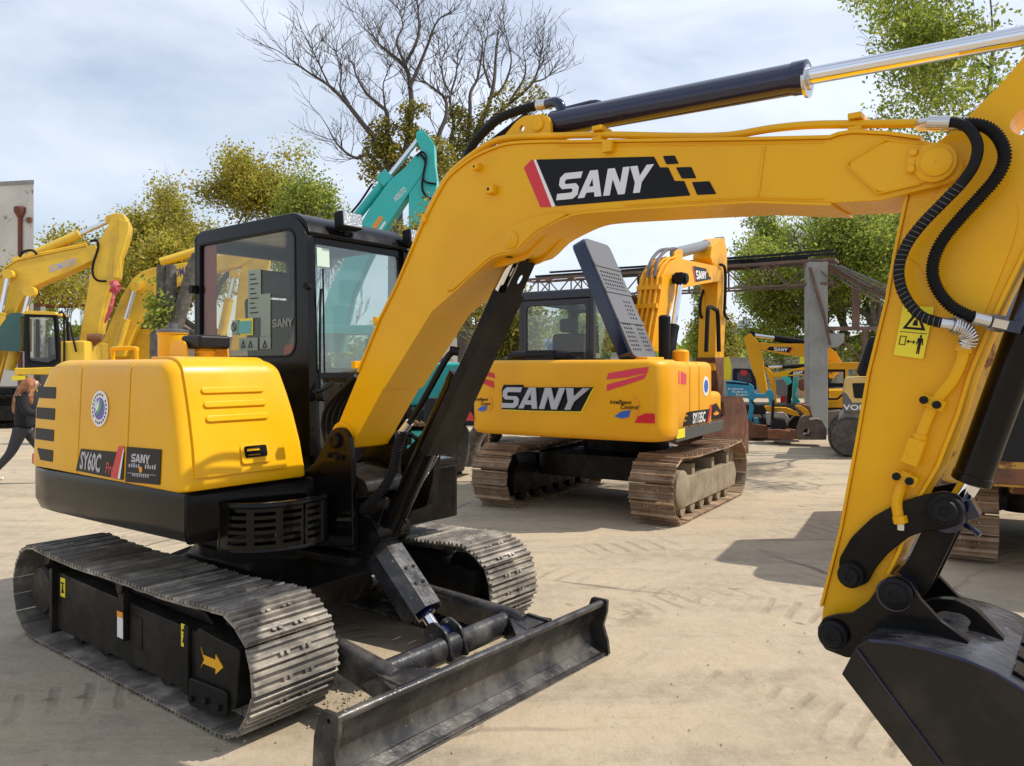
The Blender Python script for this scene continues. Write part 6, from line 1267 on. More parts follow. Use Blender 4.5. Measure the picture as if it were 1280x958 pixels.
# the second one
k2 = Frame(wx(240, 27), 27, 12, 'crawler_excavator', 'second yellow excavator on the left, its boom rising behind the cut tree trunks', 'excavator')
b2 = side_solid(k2, -.3, .3, kc([(440, 760), (500, 620), (560, 480), (610, 400), (650, 368), (700, 350), (900, 318), (1100, 270), (1180, 250), (1190, 300), (1100, 345), (900, 390), (800, 430), (720, 480), (660, 560), (610, 660), (570, 760)]), ky, 'boom', bevel=.03)
ram(k2.e, k2.P(0, *kc([(740, 325)])[0]), k2.P(0, *kc([(1180, 190)])[0]), .15, .08, .62, ky, name='cylinder'); ram(k2.e, k2.P(-.5, *kc([(540, 720)])[0]), k2.P(-.5, *kc([(625, 440)])[0]), .14, .08, .48, ky, name='cylinder')
q = MB(); q.cyl(k2.P(-.6, *kc([(630, 435)])[0]), k2.P(.6, *kc([(630, 435)])[0]), .16, 12); q.build('boom_pin', ky, k2.e)
side_solid(k2, -.28, .28, kc([(1150, 180), (1185, 165), (1250, 210), (1240, 330), (1200, 500), (1170, 720), (1060, 730), (1080, 600), (1100, 400)]), ky, 'arm', bevel=.03)
tl_ = bilin(k2.TY(-.305, kc([(780, 362), (925, 322), (785, 400), (925, 362)]))); put_text('KOMATSU', mat('faded_navy', (.05, .06, .20), .5), b2, lambda u, v, d: (lambda p: (p.x, -.302-d, p.y))(tl_(u/4.95, v/.72)), 1, .03)
q = MB(); q.prism(k2.TY(-1.2, kc([(430, 620), (760, 620), (760, 860), (430, 860)])), .4, 1.6); q.box(-7, 2, -1.2, 1.2, .03, .9); q.build('platform', ky, k2.e, bevel=.05)
ram(k2.e, k2.P(-.4, *kc([(1020, 660)])[0]), k2.P(-.4, *kc([(1080, 380)])[0]), .15, .08, .6, ky, name='cylinder')
# ---- teal excavator behind the cab
tc_ = CR(400, 120, 3.99); te = Mt['teal']
k3 = Frame(wx(470, 15), 15, 0, 'crawler_excavator', 'turquoise excavator with folded boom rising behind the black cab', 'excavator')
b3 = side_solid(k3, -.22, .22, tc_([(-40, 1280), (40, 980), (150, 760), (195, 650), (250, 555), (345, 425), (430, 350), (470, 300), (495, 280), (525, 300), (525, 370), (440, 490), (380, 580), (300, 700), (230, 840), (160, 1000), (100, 1280)]), te, 'boom', bevel=.015)
side_solid(k3, -.20, .20, tc_([(478, 215), (480, 185), (520, 175), (540, 195), (570, 240), (574, 340), (585, 420), (575, 520), (540, 640), (510, 800), (500, 1000), (480, 1250), (420, 1250), (430, 1000), (442, 700), (442, 480), (500, 400), (520, 320), (500, 260)]), te, 'arm', bevel=.015)
ram(k3.e, k3.P(0, *tc_([(165, 625)])[0]), k3.P(0, *tc_([(505, 200)])[0]), .09, .05, .52, te, name='cylinder')
q = MB(); c = k3.P(-.05, *tc_([(325, 415)])[0]); q.obox(c, Vector((.7, 0, .7)), Vector((0, 1, 0)), Vector((-.7, 0, .7)), .13, .12, .12); q.build('cylinder_head', te, k3.e, bevel=.02)
for pts in ([(480, 300), (510, 280), (530, 310), (515, 400), (530, 430), (580, 440)], [(500, 290), (525, 330), (510, 430), (515, 480), (545, 510), (575, 515)], [(150, 590), (200, 530), (260, 440)]):
    q = MB(); q.tube(smooth_path([k3.P(-.27, *p) for p in tc_(pts)], 4), .022, 8); q.build('hydraulic_hose', Mt['rubber'], k3.e)
B_ = bilin(k3.TY(-.224, tc_([(365, 505), (420, 450), (378, 530), (432, 476)]))); put_text('HOKUTO', Mt['white'], b3, lambda u, v, d: (lambda p: (p.x, -.223-d, p.y))(B_(u/4.3, v/.72)), 1, .02)
side_solid(k3, -.226, -.221, tc_([(260, 650), (298, 598), (318, 608), (275, 672)]), Mt['ora'], 'sticker', b3, 0); side_solid(k3, -.206, -.201, tc_([(497, 587), (514, 587), (512, 628), (497, 626)]), Mt['stiy'], 'sticker', b3, 0)
side_solid(k3, -.226, -.221, tc_([(282, 680), (322, 625), (330, 632), (292, 688)]), Mt['white'], 'sticker', b3, 0)
q = MB(); q.box(-.6, 3.2, -.2, 1.8, .9, 1.75); q.build('engine_hood', te, k3.e, bevel=.06)
simple_cab(k3.e, -1.2, .2, -1.0, -.1, .9, 2.4, te, Mt['gcab'])
q = MB(); q.box(-1.0, 2.9, -1.0, 1.8, .65, .9); q.build('platform', Mt['plastic'], k3.e, bevel=.03)
for yy in (-1.1, 1.3):
    track_chain(k3.e, track_path(-1.2, 1.9, .32, .32, .03, .03), yy, yy+.5, .18, .02, .03, Mt['shoeb'], 3)
    q = MB(); q.prism(rpoly([(-1.1, .15), (1.8, .15), (1.6, .5), (-.9, .5)], .08), yy+.08, yy+.42); q.build('track_frame', te, k3.e, bevel=.02)
q = MB(); q.cyl((.4, .2, .4), (.4, .2, .68), .5, 24); q.build('slewing_ring', Mt['under'], k3.e)
# dark machine parked behind the boom foot
k4 = Frame(wx(560, 11.6), 11.9, 70, 'roller_drum', 'black rubber-tyred roller behind the boom cylinder, mostly hidden', 'roller')
tyre(k4.e, 0, .0, .42, .34, Mt['rubdust']); q = MB(); q.box(-.5, .5, -.9, .2, .8, 1.2); q.build('chassis', Mt['plastic'], k4.e, bevel=.03)
# blue truck cab
k5 = Frame(wx(640, 18), 18, -60, 'small_truck', 'dull blue small truck whose cab corner shows behind the orange counterweight', 'truck')
q = MB(); bd = rpoly([(-.2, .7), (-.2, 1.75), (.1, 2.25), (1.3, 2.3), (1.35, .7)], [.1, .1, .12, .1, .05]); q.prism(bd, -.9, .9, None, [rpoly([(.02, 1.55), (.2, 2.12), (1.15, 2.14), (1.15, 1.5)], .05)]); tk = q.build('truck_cab', Mt['bluep'], k5.e, bevel=.05)
q = MB(); q.box(0, 1.2, -.85, -.84, 1.45, 2.18); q.box(0, 1.2, .84, .85, 1.45, 2.18); q.build('window', Mt['gcab'], tk)
q = MB(); q.box(1.4, 4.6, -.9, .9, .8, 1.3); q.build('cargo_bed', Mt['bluep'], k5.e, bevel=.02); q = MB(); q.box(.0, 4.5, -.3, .3, .5, .8); q.build('chassis', Mt['under'], k5.e)
for x_ in (.4, 3.6):
    for y_ in (-.75, .75): tyre(k5.e, x_, y_, .36, .22)
# ================================================================ STRUCTURES
def thing_mesh(mb, name, m, label, cat, group=None, loc=None, **k):
    o = mb.build(name, m, None, **k); tag(o, label, cat, group); return o
def emp(name, label, cat, loc, group=None, rz=0):
    e = bpy.data.objects.new(name, None); COL.objects.link(e); e.location = loc; e.rotation_euler = (0, 0, rz); tag(e, label, cat, group); return e
# concrete pillar
px_ = wx(1020, 19); pe = emp('concrete_pillar', 'tall weathered concrete pillar holding up the steel gantry', 'pillar', (px_, 19, 0))
q = MB(); q.box(-.235, .235, -.16, .16, 0, 4.25); q.build('shaft', Mt['conc'], pe, bevel=.02); q = MB(); q.prism([(.235, 2.15), (.5, 2.15), (.66, 2.3), (.66, 2.5), (.235, 2.5)], -.12, .12); q.build('corbel', Mt['conc'], pe, bevel=.02)
# gantry truss
ge = emp('steel_gantry', 'rusty steel lattice gantry spanning from behind the open hood to the pillar', 'gantry', (0, 0, 0))
A_ = Vector((wx(1045, 19), 19, 0)); B_g = Vector((wx(660, 23.5), 23.5, 0)); dg = (B_g-A_); LG = dg.length; dg.normalize(); ng = Vector((-dg.y, dg.x, 0))
rs = mat('brown_steel', (.13, .085, .065), .7, col2=(.22, .12, .08), ns=3, amt=.8)
q = MB(); zb_, zt_ = 3.72, 4.30
for s_ in (-.35, .35):
    q.bar(A_+ng*s_+Vector((0, 0, zt_)), B_g+ng*s_+Vector((0, 0, zt_)), .06, .07); q.bar(A_+ng*s_+Vector((0, 0, zb_)), B_g+ng*s_+Vector((0, 0, zb_)), .05, .05)
    n_ = 8
    for k in range(n_):
        p = A_+dg*(LG*k/n_)+ng*s_; r2 = A_+dg*(LG*(k+.5)/n_)+ng*s_; t = A_+dg*(LG*(k+1)/n_)+ng*s_
        q.bar(p+Vector((0, 0, zb_)), r2+Vector((0, 0, zt_)), .03, .03); q.bar(r2+Vector((0, 0, zt_)), t+Vector((0, 0, zb_)), .03, .03); q.bar(r2+Vector((0, 0, zb_)), r2+Vector((0, 0, zt_)), .04, .04)
for k in range(13): p = A_+dg*(LG*k/12); q.bar(p+ng*-.35+Vector((0, 0, zt_)), p+ng*.35+Vector((0, 0, zt_)), .05, .05)
q.build('lattice', rs, ge, clean=False, smooth=0)
q = MB()
rnd = random.Random(5)
for k in range(9):
    a = rnd.uniform(-.3, .3); s0_ = rnd.uniform(0, .3)*LG; z_ = zt_+.06+rnd.uniform(-.04, .14); q.bar(A_+dg*s0_+ng*a+Vector((0, 0, z_)), A_+dg*(s0_+LG*rnd.uniform(.4, .7))+ng*(a+rnd.uniform(-.1, .1))+Vector((0, 0, z_+rnd.uniform(-.05, .05))), .10, .05)
for s_ in (-.3, .3): q.bar(A_+ng*s_+Vector((0, 0, zt_+.22)), A_+dg*LG*.45+ng*s_+Vector((0, 0, zt_+.20)), .06, .06)
q.build('cable_bundle', Mt['plastic'], ge, clean=False, smooth=0)
# sagging roof sheets and the frame right of the pillar
se = emp('collapsed_roof', 'grey corrugated roof strips sagging down right of the pillar', 'roof', (px_, 19, 0))
q = MB()
for k in range(6):
    a = Vector((.1+k*.06, .2-k*.12, 4.28-k*.03)); b = Vector((1.9+k*.05, .1-k*.15, 3.15+.05*(k % 3))); c = (a+b)/2+Vector((0, 0, .02*k-.08)); q.bar(a, c, .09, .03); q.bar(c, b, .09, .03)
q.build('roof_strip', mat('grey_sheet', (.20, .21, .22), .6, col2=(.06, .06, .06), ns=2, amt=1), se, smooth=0)
f5 = emp('cross_bracing', 'brown steel cross bracing bolted to the right side of the pillar', 'bracing', (px_, 19, 0))
q = MB(); q.bar((.3, 0, 2.62), (3.2, .6, 2.66), .10, .10); q.bar((1.05, .15, 2.62), (1.05, .15, 3.75), .09, .16); q.bar((1.3, .2, 2.6), (1.3, .2, 1.75), .10, .10); q.bar((.35, 0, 2.6), (1.3, .2, 1.8), .04, .04); q.bar((1.3, .2, 1.8), (2.6, .5, 2.6), .04, .04); q.bar((-.25, -.25, 4.1), (.1, -.26, 2.9), .06, .06); q.bar((.1, -.26, 2.9), (.25, -.25, 2.2), .05, .05); q.bar((0, 0, 4.3), (2.0, -.3, 3.2), .12, .10); q.build('lattice', rs, f5, smooth=0)
# whitewashed building at the left
be = emp('tall_building', 'flaking whitewashed windowless building at the left edge with a brown downpipe', 'building', (wx(42, 33), 33, 0))
q = MB(); q.prism([(0, 0), (-9, 1.8), (-15, 11), (-6.5, 9)], 0, 9.55, lambda u, v, d: (u, v, d)); q.build('wall', Mt['wall'], be)
q = MB(); q.prism([(.05, -.05), (-9.05, 1.75), (-15.05, 11.1), (-6.45, 9.05)], 9.55, 9.72, lambda u, v, d: (u, v, d)); q.build('parapet', Mt['conc'], be)
q = MB(); q.cyl((-.62, .06, .2), (-.62, .06, 8.2), .09, 10); q.lathe([(.10, 0), (.24, .25), (.24, .45), (.12, .5)], (-.62, .06, 8.1), (0, 0, 1), 10)
for z_ in (2.5, 4.6, 6.2): q.cyl((-.62, .06, z_), (-.62, .06, z_+.12), .13, 10)
q.build('downpipe', Mt['redsteel'], be); q = MB(); q.box(-.25, -.08, -.10, .1, 7.9, 8.1); q.build('rusty_bracket', Mt['rust'], be)
# red lattice girder
re_ = emp('lattice_girder', 'red-brown steel lattice girder low behind the left excavators', 'girder', (0, 36, 0))
q = MB(); x0, x1 = wx(30, 36), wx(235, 36); zt_, zb_ = 5.35, 4.55
for y_ in (-.4, .4):
    q.bar((x0, y_, zt_), (x1, y_, zt_), .14, .14); q.bar((x0, y_, zb_), (x1, y_, zb_), .12, .12)
    for k in range(14): xa = x0+(x1-x0)*k/14; xb = x0+(x1-x0)*(k+.5)/14; xc = x0+(x1-x0)*(k+1)/14; q.bar((xa, y_, zb_), (xb, y_, zt_), .08, .08); q.bar((xb, y_, zt_), (xc, y_, zb_), .08, .08)
q.build('lattice', Mt['redsteel'], re_, smooth=0, clean=False)
q = MB()
for xx in (wx(50, 36), wx(120, 36), wx(215, 36)): q.box(xx-.15, xx+.15, -.2, .2, 0, zb_)
build_loose(q, 'column', Mt['conc'], re_, bevel=.02)
# low walls and sheds behind
w1 = emp('yard_wall', 'low white yard wall behind the cut tree stump', 'wall', (0, 40, 0)); q = MB(); q.box(wx(-300, 40), wx(330, 40), -.1, .1, 0, 3.1); q.build('wall', Mt['wall'], w1); q = MB(); q.box(wx(-300, 40), wx(330, 40), -.18, .18, 3.1, 3.25); q.build('coping', Mt['conc'], w1)
w2 = emp('yard_wall', 'long grey yard wall far behind the orange excavators', 'wall', (0, 42, 0)); q = MB(); q.box(wx(420, 42), wx(1400, 42), -.1, .1, 0, 2.2); q.build('wall', Mt['conc'], w2)
he = emp('shed', 'pale low shed with a flat roof at the far left behind the cab', 'shed', (wx(585, 34), 34, 0)); q = MB(); q.box(-3.0, 3.0, 0, 4, 0, 3.4); q.build('wall', Mt['wall'], he); q = MB(); q.box(-3.2, 3.2, -.3, 4.2, 3.4, 3.55); q.build('roof', Mt['grey'], he, bevel=.02); q = MB(); q.box(-1.9, -.9, -.03, 0, 0, 2.1); q.build('door', Mt['bluep'], he)
# far tower blocks
for i, (px, wpx, top, lab) in enumerate(((921, 6, 412, 'faint far tower block, leftmost on the skyline'), (928, 5, 405, 'faint far tower block, second on the skyline'), (934, 6, 400, 'faint far tower block with mast, third on the skyline'), (941, 9, 420, 'faint low far block at the right end of the skyline'))):
    D = 600+i*15; x_ = wx(px, D); h_ = CAM_H+(HYP-top)/FPX*D; e = emp('tower_block', lab, 'building', (x_, D, 0), 'far tower blocks'); hw_ = wpx/2/FPX*D
    q = MB(); q.box(-hw_, hw_, 0, 15, 0, h_); q.build('wall', mat('far_hazed_wall', (.42, .48, .56), .9), e); q = MB(); q.box(-hw_*.5, hw_*.5, 4, 9, h_, h_+3); q.build('roof_house', Mt['conc'], e)  # distance haze is put into the pale blue-grey wall colour
    for k in range(int(h_/4)): 
        pass
# ================================================================ TREES
def make_tree(name, label, x, y, h, spread, seed, leaf=None, nleaf=9000, lsize=.16, tr=.2, lean=(0, 0), first=.35, levels=5, nb=4, group='trees around the yard', clump=.55, up=.35, leaf_lvl=2, zmin=0, zmax=99, bark='bark', crook=.25, kids=None, twr=.012, minleafz=0, droop=0):
    rnd = random.Random(seed); e = emp(name, label, 'tree', (x, y, 0), group); segs = MB(); tips = []
    def grow(p, d, ln, r, lvl):
        n = 4 if lvl < 2 else 3; pts = [p]; rs_ = [r]; q_ = p.copy(); dd = d.copy()
        for i in range(n):
            dd = (dd+Vector((rnd.gauss(0, crook), rnd.gauss(0, crook), rnd.gauss(0, crook*.6)+up*.18-droop*lvl*.05))).normalized(); q_ = q_+dd*ln/n; pts.append(q_.copy()); rs_.append(max(twr*.5, r*(1-.45*(i+1)/n)))
            if lvl >= leaf_lvl: tips.append((q_.copy(), lvl))
        segs.tube(pts, rs_, 8 if lvl == 0 else 5 if lvl < 3 else 3, cap=False)
        if lvl >= levels: return
        k = nb if lvl > 0 else nb+1
        for j in range(k):
            t = 1 if j == 0 else rnd.uniform(.35 if lvl else .55, 1); i0 = min(n-1, int(t*n)); fr = t*n-i0; bp = pts[i0].lerp(pts[i0+1], min(1, fr))
            a = rnd.uniform(0, 6.283); el = rnd.uniform(.35, .95) if j else .2
            o_ = Vector((math.cos(a), math.sin(a), 0)); nd = (dd*math.cos(el)+(o_-dd*o_.dot(dd)).normalized()*math.sin(el)+Vector((0, 0, up*.3))).normalized()
            grow(bp, nd, ln*rnd.uniform(.55, .82), max(twr*.5, rs_[min(i0+1, n)]*rnd.uniform(.5, .75)), lvl+1)
    d0_ = Vector((lean[0], lean[1], 1)).normalized(); grow(Vector((0, 0, -.05)), d0_, h*first, tr, 0)
    # fit the branching into the tree's height and spread
    zs_ = sorted(v[2] for v in segs.v)[int(len(segs.v)*(.985 if leaf and not zmax < 50 else .9999))]; xs_ = max(abs(v[0]) for v in segs.v)
    kz = h/zs_; kx = spread/max(.1, sorted(abs(v[0]) for v in segs.v)[int(len(segs.v)*.97)])
    def tf(v): 
        k = kx if v[2] > h*first*.5/kz else 1+(kx-1)*max(0, v[2]/(h*first*.5/kz)); return (v[0]*k, v[1]*k, v[2]*kz)
    segs.v = [tf(v) for v in segs.v]; tips = [(Vector(tf(t)), l) for t, l in tips]
    segs.build('trunk', Mt[bark], e, smooth=60, clean=False)
    if leaf:
        tips = [t for t in tips if minleafz <= t[0].z <= zmax]; lf = MB(); V = lf.v; F = lf.f; seeds = [(t[0], rnd.random()) for t in tips]
        if not seeds: return e
        keep = [s_ for s_ in seeds if noise.noise(s_[0]*.45+Vector((seed, 0, 0))) > -.12] or seeds
        for i in range(int(nleaf*2.6)):
            c, _ = keep[rnd.randrange(len(keep))]; r_ = clump*1.25*rnd.random()**.6; a = rnd.uniform(0, 6.283); z = rnd.uniform(-1, 1); s_ = math.sqrt(1-z*z)
            p = c+Vector((s_*math.cos(a), s_*math.sin(a), z*.8))*r_; n_ = Vector((rnd.gauss(0, 1), rnd.gauss(0, 1), rnd.gauss(.5, 1))).normalized(); u = n_.orthogonal().normalized(); u = (u*math.cos(a*3)+n_.cross(u)*math.sin(a*3)); w_ = n_.cross(u); l = lsize*rnd.uniform(.38, .85); b = len(V)
            V += [tuple(p-u*l*.5), tuple(p+w_*l*.28+n_*l*.06), tuple(p+u*l*.5), tuple(p-w_*l*.28+n_*l*.06)]; F.append((b, b+1, b+2, b+3))
        lf.build('crown', Mt[leaf], e, smooth=0, clean=False)
    return e
def TR(name, label, px, depth, toppx, spreadpx, seed, **k):
    h = CAM_H+(HYP-toppx)/FPX*depth; return make_tree(name, label, wx(px, depth), depth, h, spreadpx/FPX*depth, seed, **k)
TR('autumn_tree', 'broad olive-gold tree rising behind the cab roof on the left', 300, 34, 188, 175, 11, leaf='leafo', nleaf=26000, lsize=.24, tr=.3, clump=.75, levels=5, nb=3, first=.3)
TR('autumn_tree', 'golden tree at the left of the broad olive one', 232, 38, 232, 60, 12, leaf='leafo', nleaf=12000, lsize=.26, tr=.2, clump=.7, first=.3)
TR('leafy_tree', 'green tree just left of the turquoise boom', 395, 32, 235, 48, 13, leaf='leafg', nleaf=9000, lsize=.22, tr=.2, clump=.6, first=.3)
TR('leafy_tree', 'low thin green tree between the two left yellow booms', 185, 36, 305, 45, 14, leaf='leafo', nleaf=3000, lsize=.26, tr=.15)
c8 = CR(350, 0, 3.459)
def limbed_tree(name, label, px0, depth, base, limbs, ivy, seed):
    rnd = random.Random(seed); ox = wx(px0, depth); e = emp(name, label, 'tree', (ox, depth, 0), 'trees around the yard'); q = MB(); tips = []
    def pt(p, dy=0):
        px, py = c8([p])[0]; return Vector((wx(px, depth)-ox, dy, CAM_H+(HYP-py)/FPX*depth))
    def twig(p, d, ln, r, lvl):
        n = 3; pts = [p]; q_ = p.copy(); dd = d.copy()
        for i in range(n): dd = (dd+Vector((rnd.gauss(0, .2), rnd.gauss(0, .2), rnd.gauss(.07, .14)))).normalized(); q_ = q_+dd*ln/n; pts.append(q_.copy())
        q.tube(pts, [max(.0055, r*(1-.22*i)) for i in range(n+1)], 3, cap=False)
        if lvl < 3:
            for j in range(3 if lvl < 2 else 2):
                k = rnd.randint(1, n); a = rnd.uniform(0, 6.283); o_ = Vector((math.cos(a), math.sin(a), rnd.uniform(-.2, .5))); nd = (dd+o_*rnd.uniform(.45, .9)).normalized(); twig(pts[k], nd, ln*rnd.uniform(.5, .75), r*.6, lvl+1)
    tb = smooth_path([Vector((0, 0, -.05))]+[pt(b) for b in base], 4); q.tube(tb, [.30-.12*i/(len(tb)-1) for i in range(len(tb))], 10)
    for (pl, r0) in limbs:
        w_ = rnd.uniform(-1, 1)*.5; s_ = smooth_path([pt(p, w_*(i**1.2)*.5) for i, p in enumerate(pl)], 4); m_ = len(s_); q.tube(s_, [max(.012, r0*(1-.82*i/(m_-1))) for i in range(m_)], 7, cap=False)
        for i in range(3, m_):
            dd = (s_[i]-s_[i-1]).normalized()
            for k in range(2 if i > m_*.4 else 1):
                if rnd.random() < .62:
                    a = rnd.uniform(0, 6.283); o_ = Vector((math.cos(a), math.sin(a), rnd.uniform(0, .7))); twig(s_[i], (dd*.7+o_*.8).normalized(), rnd.uniform(.5, 1.15), .017, 1)
        twig(s_[-1], (s_[-1]-s_[-2]).normalized(), 1.0, .016, 1)
    q.build('trunk', Mt['twig'], e, smooth=60, clean=False); lf = MB(); V = lf.v
    for (p, rad, n) in ivy:
        c = pt(p)
        for i in range(n):
            v = Vector((rnd.gauss(0, 1), rnd.gauss(0, 1), rnd.gauss(0, 1))).normalized()*rad*rnd.random()**.5; v.z *= 1.35; pp = c+v+Vector((noise.noise(v*2)*.3, 0, 0)); n_ = Vector((rnd.gauss(0, 1), rnd.gauss(0, 1), rnd.gauss(.5, 1))).normalized(); u = n_.orthogonal().normalized(); w2 = n_.cross(u); l = rnd.uniform(.07, .15); b = len(V)
            V += [tuple(pp-u*l*.5), tuple(pp+w2*l*.3), tuple(pp+u*l*.5), tuple(pp-w2*l*.3)]; lf.f.append((b, b+1, b+2, b+3))
    lf.build('crown', Mt['leafy'], e, smooth=0, clean=False); return e
limbed_tree('bare_tree', 'tall leafless tree with forking limbs and ivy tufts behind the turquoise boom', 490, 24, [(500, 1400), (500, 1000), (510, 780)],
 [([(510, 780), (545, 640), (565, 480), (560, 380), (540, 280), (470, 210), (415, 160), (385, 110)], .12), ([(560, 380), (600, 290), (640, 190), (680, 90), (750, 40)], .07), ([(540, 280), (590, 180), (600, 100), (590, 0), (580, -60)], .06), ([(545, 290), (500, 170), (520, 80), (500, 0), (480, -60)], .05),
  ([(510, 780), (465, 640), (455, 480), (420, 430), (350, 360), (300, 270), (275, 200)], .10), ([(500, 800), (420, 620), (360, 540), (290, 450), (215, 375), (130, 320), (30, 250)], .11), ([(500, 820), (395, 680), (330, 690), (260, 640), (215, 560)], .08), ([(510, 780), (640, 680), (690, 560), (715, 480), (705, 400), (640, 340), (600, 310)], .10), ([(705, 420), (735, 400), (700, 320), (690, 220), (700, 150)], .05), ([(300, 450), (260, 380), (265, 300), (240, 220)], .04), ([(215, 375), (180, 300), (150, 230)], .035), ([(455, 470), (450, 380), (480, 320)], .035)],
 [((430, 620), .38, 520), ((405, 690), .4, 520), ((450, 550), .3, 340), ((470, 640), .35, 420), ((555, 480), .25, 260), ((545, 560), .3, 380), ((600, 470), .25, 200), ((590, 590), .32, 380), ((520, 700), .5, 700), ((400, 760), .3, 300), ((640, 620), .35, 260), ((690, 740), .5, 700), ((700, 660), .4, 460), ((600, 760), .5, 600)], 5)
limbed_tree('bare_tree', 'leafless tree with upright fanned twigs above the yellow boom elbow', 590, 25, [(800, 1500), (800, 1100), (790, 800)],
 [([(790, 800), (800, 660), (840, 570), (900, 430), (925, 300), (930, 180), (940, 60)], .13), ([(830, 600), (960, 470), (1080, 360), (1120, 270), (1130, 200)], .08), ([(810, 640), (820, 480), (820, 380), (850, 300), (870, 150), (860, 60)], .08), ([(900, 430), (960, 380), (1000, 260), (975, 120)], .06), ([(910, 380), (880, 280), (900, 170)], .05), ([(1000, 430), (1060, 330), (1050, 230)], .045), ([(1080, 360), (1150, 340), (1180, 300)], .035), ([(795, 760), (740, 640), (750, 540), (735, 430), (760, 330), (770, 230)], .08), ([(800, 700), (900, 640), (1000, 560), (1100, 480)], .06)],
 [((780, 520), .32, 420), ((765, 480), .2, 160), ((790, 610), .38, 460), ((770, 690), .45, 560), ((900, 490), .35, 160), ((1000, 430), .5, 260), ((950, 470), .45, 240), ((1080, 420), .5, 240), ((1130, 440), .4, 160), ((870, 560), .4, 320), ((700, 740), .5, 500)], 6)
for i, (px, tp_, sd_) in enumerate(((60, 290, 31), (95, 296, 32), (150, 300, 33), (440, 250, 34))):
    TR('bare_tree', ['thin bare tree beside the whitewashed building', 'thin bare tree over the left boom lettering', 'thin bare tree behind the left yellow arm', 'thin bare tree left of the turquoise cylinder'][i], px, 46, tp_, 30, sd_, tr=.12, levels=5, nb=3, up=1., bark='twig', twr=.03)
TR('leafy_tree', 'tree with a thick trunk behind the black boom cylinder, leaves hanging beside the open lid', 590, 13, 250, 90, 41, leaf='leafy', nleaf=6500, lsize=.11, tr=.19, levels=5, nb=3, first=.5, clump=.22, lean=(.12, 0), up=.4, minleafz=1.9, zmax=4.4)
# trees at the right
TR('leafy_tree', 'big green tree behind the pillar', 1035, 31, 262, 100, 51, leaf='leafg', nleaf=20000, lsize=.22, tr=.3, clump=.6, first=.3, minleafz=1.2)
TR('leafy_tree', 'green tree right of the pillar behind the wheeled machine', 1110, 28, 255, 90, 52, leaf='leafg', nleaf=19000, lsize=.2, tr=.3, clump=.6, first=.3, minleafz=1.2)
TR('leafy_tree', 'lighter green tree left of the pillar', 985, 36, 275, 50, 53, leaf='leafg', nleaf=10000, lsize=.24, tr=.2, clump=.55, first=.3, minleafz=1)
TR('leafy_tree', 'bushy green tree filling the gap at the far right behind the arm', 1200, 34, 250, 90, 54, leaf='leafg', nleaf=20000, lsize=.24, tr=.3, clump=.7, first=.3, minleafz=1.2)
TR('leafy_tree', 'dark ivy-clad tree between the orange boom and arm', 878, 26, 365, 14, 55, leaf='leafg', nleaf=2600, lsize=.16, tr=.22, clump=.3, first=.6, levels=3, nb=3, minleafz=1.5)
make_tree('overhanging_tree', 'tree overhanging the top right corner above the chrome rod', wx(1335, 15), 15, 12.2, 3.4, 61, leaf='leafg', nleaf=9500, lsize=.15, tr=.28, levels=5, nb=3, first=.42, clump=.38, minleafz=4.6, up=.25, crook=.28)
# low greenery
for i, (px, dp, tp_, sp__, lf_) in enumerate(((60, 44, 385, 45, 'leafg'), (120, 46, 380, 45, 'leafy'), (20, 45, 392, 35, 'leafg'), (240, 44, 400, 30, 'leafg'), (700, 40, 395, 50, 'leafg'), (800, 44, 400, 45, 'leafg'), (905, 46, 408, 30, 'leafy'), (480, 42, 395, 60, 'leafg'), (1260, 30, 380, 50, 'leafg'))):
    TR('shrub', ['green shrub behind the left cab door', 'yellowish shrub under the red girder', 'green shrub at the far left behind the boom foot', 'shrub beside the white wall behind the stump', 'shrub behind the black excavator cab', 'shrub behind the open vented lid', 'yellow-green shrub on the skyline under the far towers', 'shrub behind the turquoise machine', 'shrub at the right edge behind the rusty machine'][i], px, dp, tp_, sp__, 70+i, leaf=lf_, nleaf=6000, lsize=.3, tr=.12, levels=3, nb=4, first=.35, clump=.6, group='shrubs along the back of the yard')
# lopped tree: three sawn stems with a few sprigs
le = emp('lopped_tree', 'tree with three sawn-off stems and a few green sprigs, left of the cab', 'tree', (wx(210, 17), 17, 0))
def lp(px, py): return Vector((wx(px, 17)-wx(210, 17), 0, CAM_H+(HYP-py)/FPX*17))
q = MB(); q.tube(smooth_path([Vector((.0, 0, -.05)), lp(208, 500), lp(207, 440), lp(206, 415)], 3), [.42, .40, .38, .36, .34, .33, .33, .32, .31, .30], 12)
for pts, r0, r1 in (([(207, 425), (203, 395), (201, 332)], .18, .11), ([(210, 425), (212, 380), (213, 331)], .18, .11), ([(212, 425), (226, 385), (240, 335), (246, 318)], .18, .12)):
    s_ = smooth_path([lp(*p)+Vector((0, .04, 0)) for p in pts], 4); q.tube(s_, [r0+(r1-r0)*i/(len(s_)-1) for i in range(len(s_))], 10)
q.build('trunk', Mt['bark'], le, smooth=60)
lf = MB(); rnd = random.Random(9)
for c in [(195, 372), (203, 378), (190, 380), (212, 385), (200, 392), (215, 395), (207, 400), (192, 405), (185, 350), (188, 355), (205, 415)]:
    for i in range(46 if c[1] > 360 else 14):
        p = lp(*c)+Vector((rnd.gauss(0, .12), rnd.gauss(-.1, .15), rnd.gauss(0, .10))); n_ = Vector((rnd.gauss(0, 1), rnd.gauss(0, 1), rnd.gauss(.4, 1))).normalized(); u = n_.orthogonal().normalized(); w_ = n_.cross(u); l = rnd.uniform(.08, .15); b = len(lf.v)
        lf.v += [tuple(p-u*l*.5), tuple(p+w_*l*.3), tuple(p+u*l*.5), tuple(p-w_*l*.3)]; lf.f.append((b, b+1, b+2, b+3))
lf.build('crown', Mt['leafg'], le, smooth=0, clean=False)
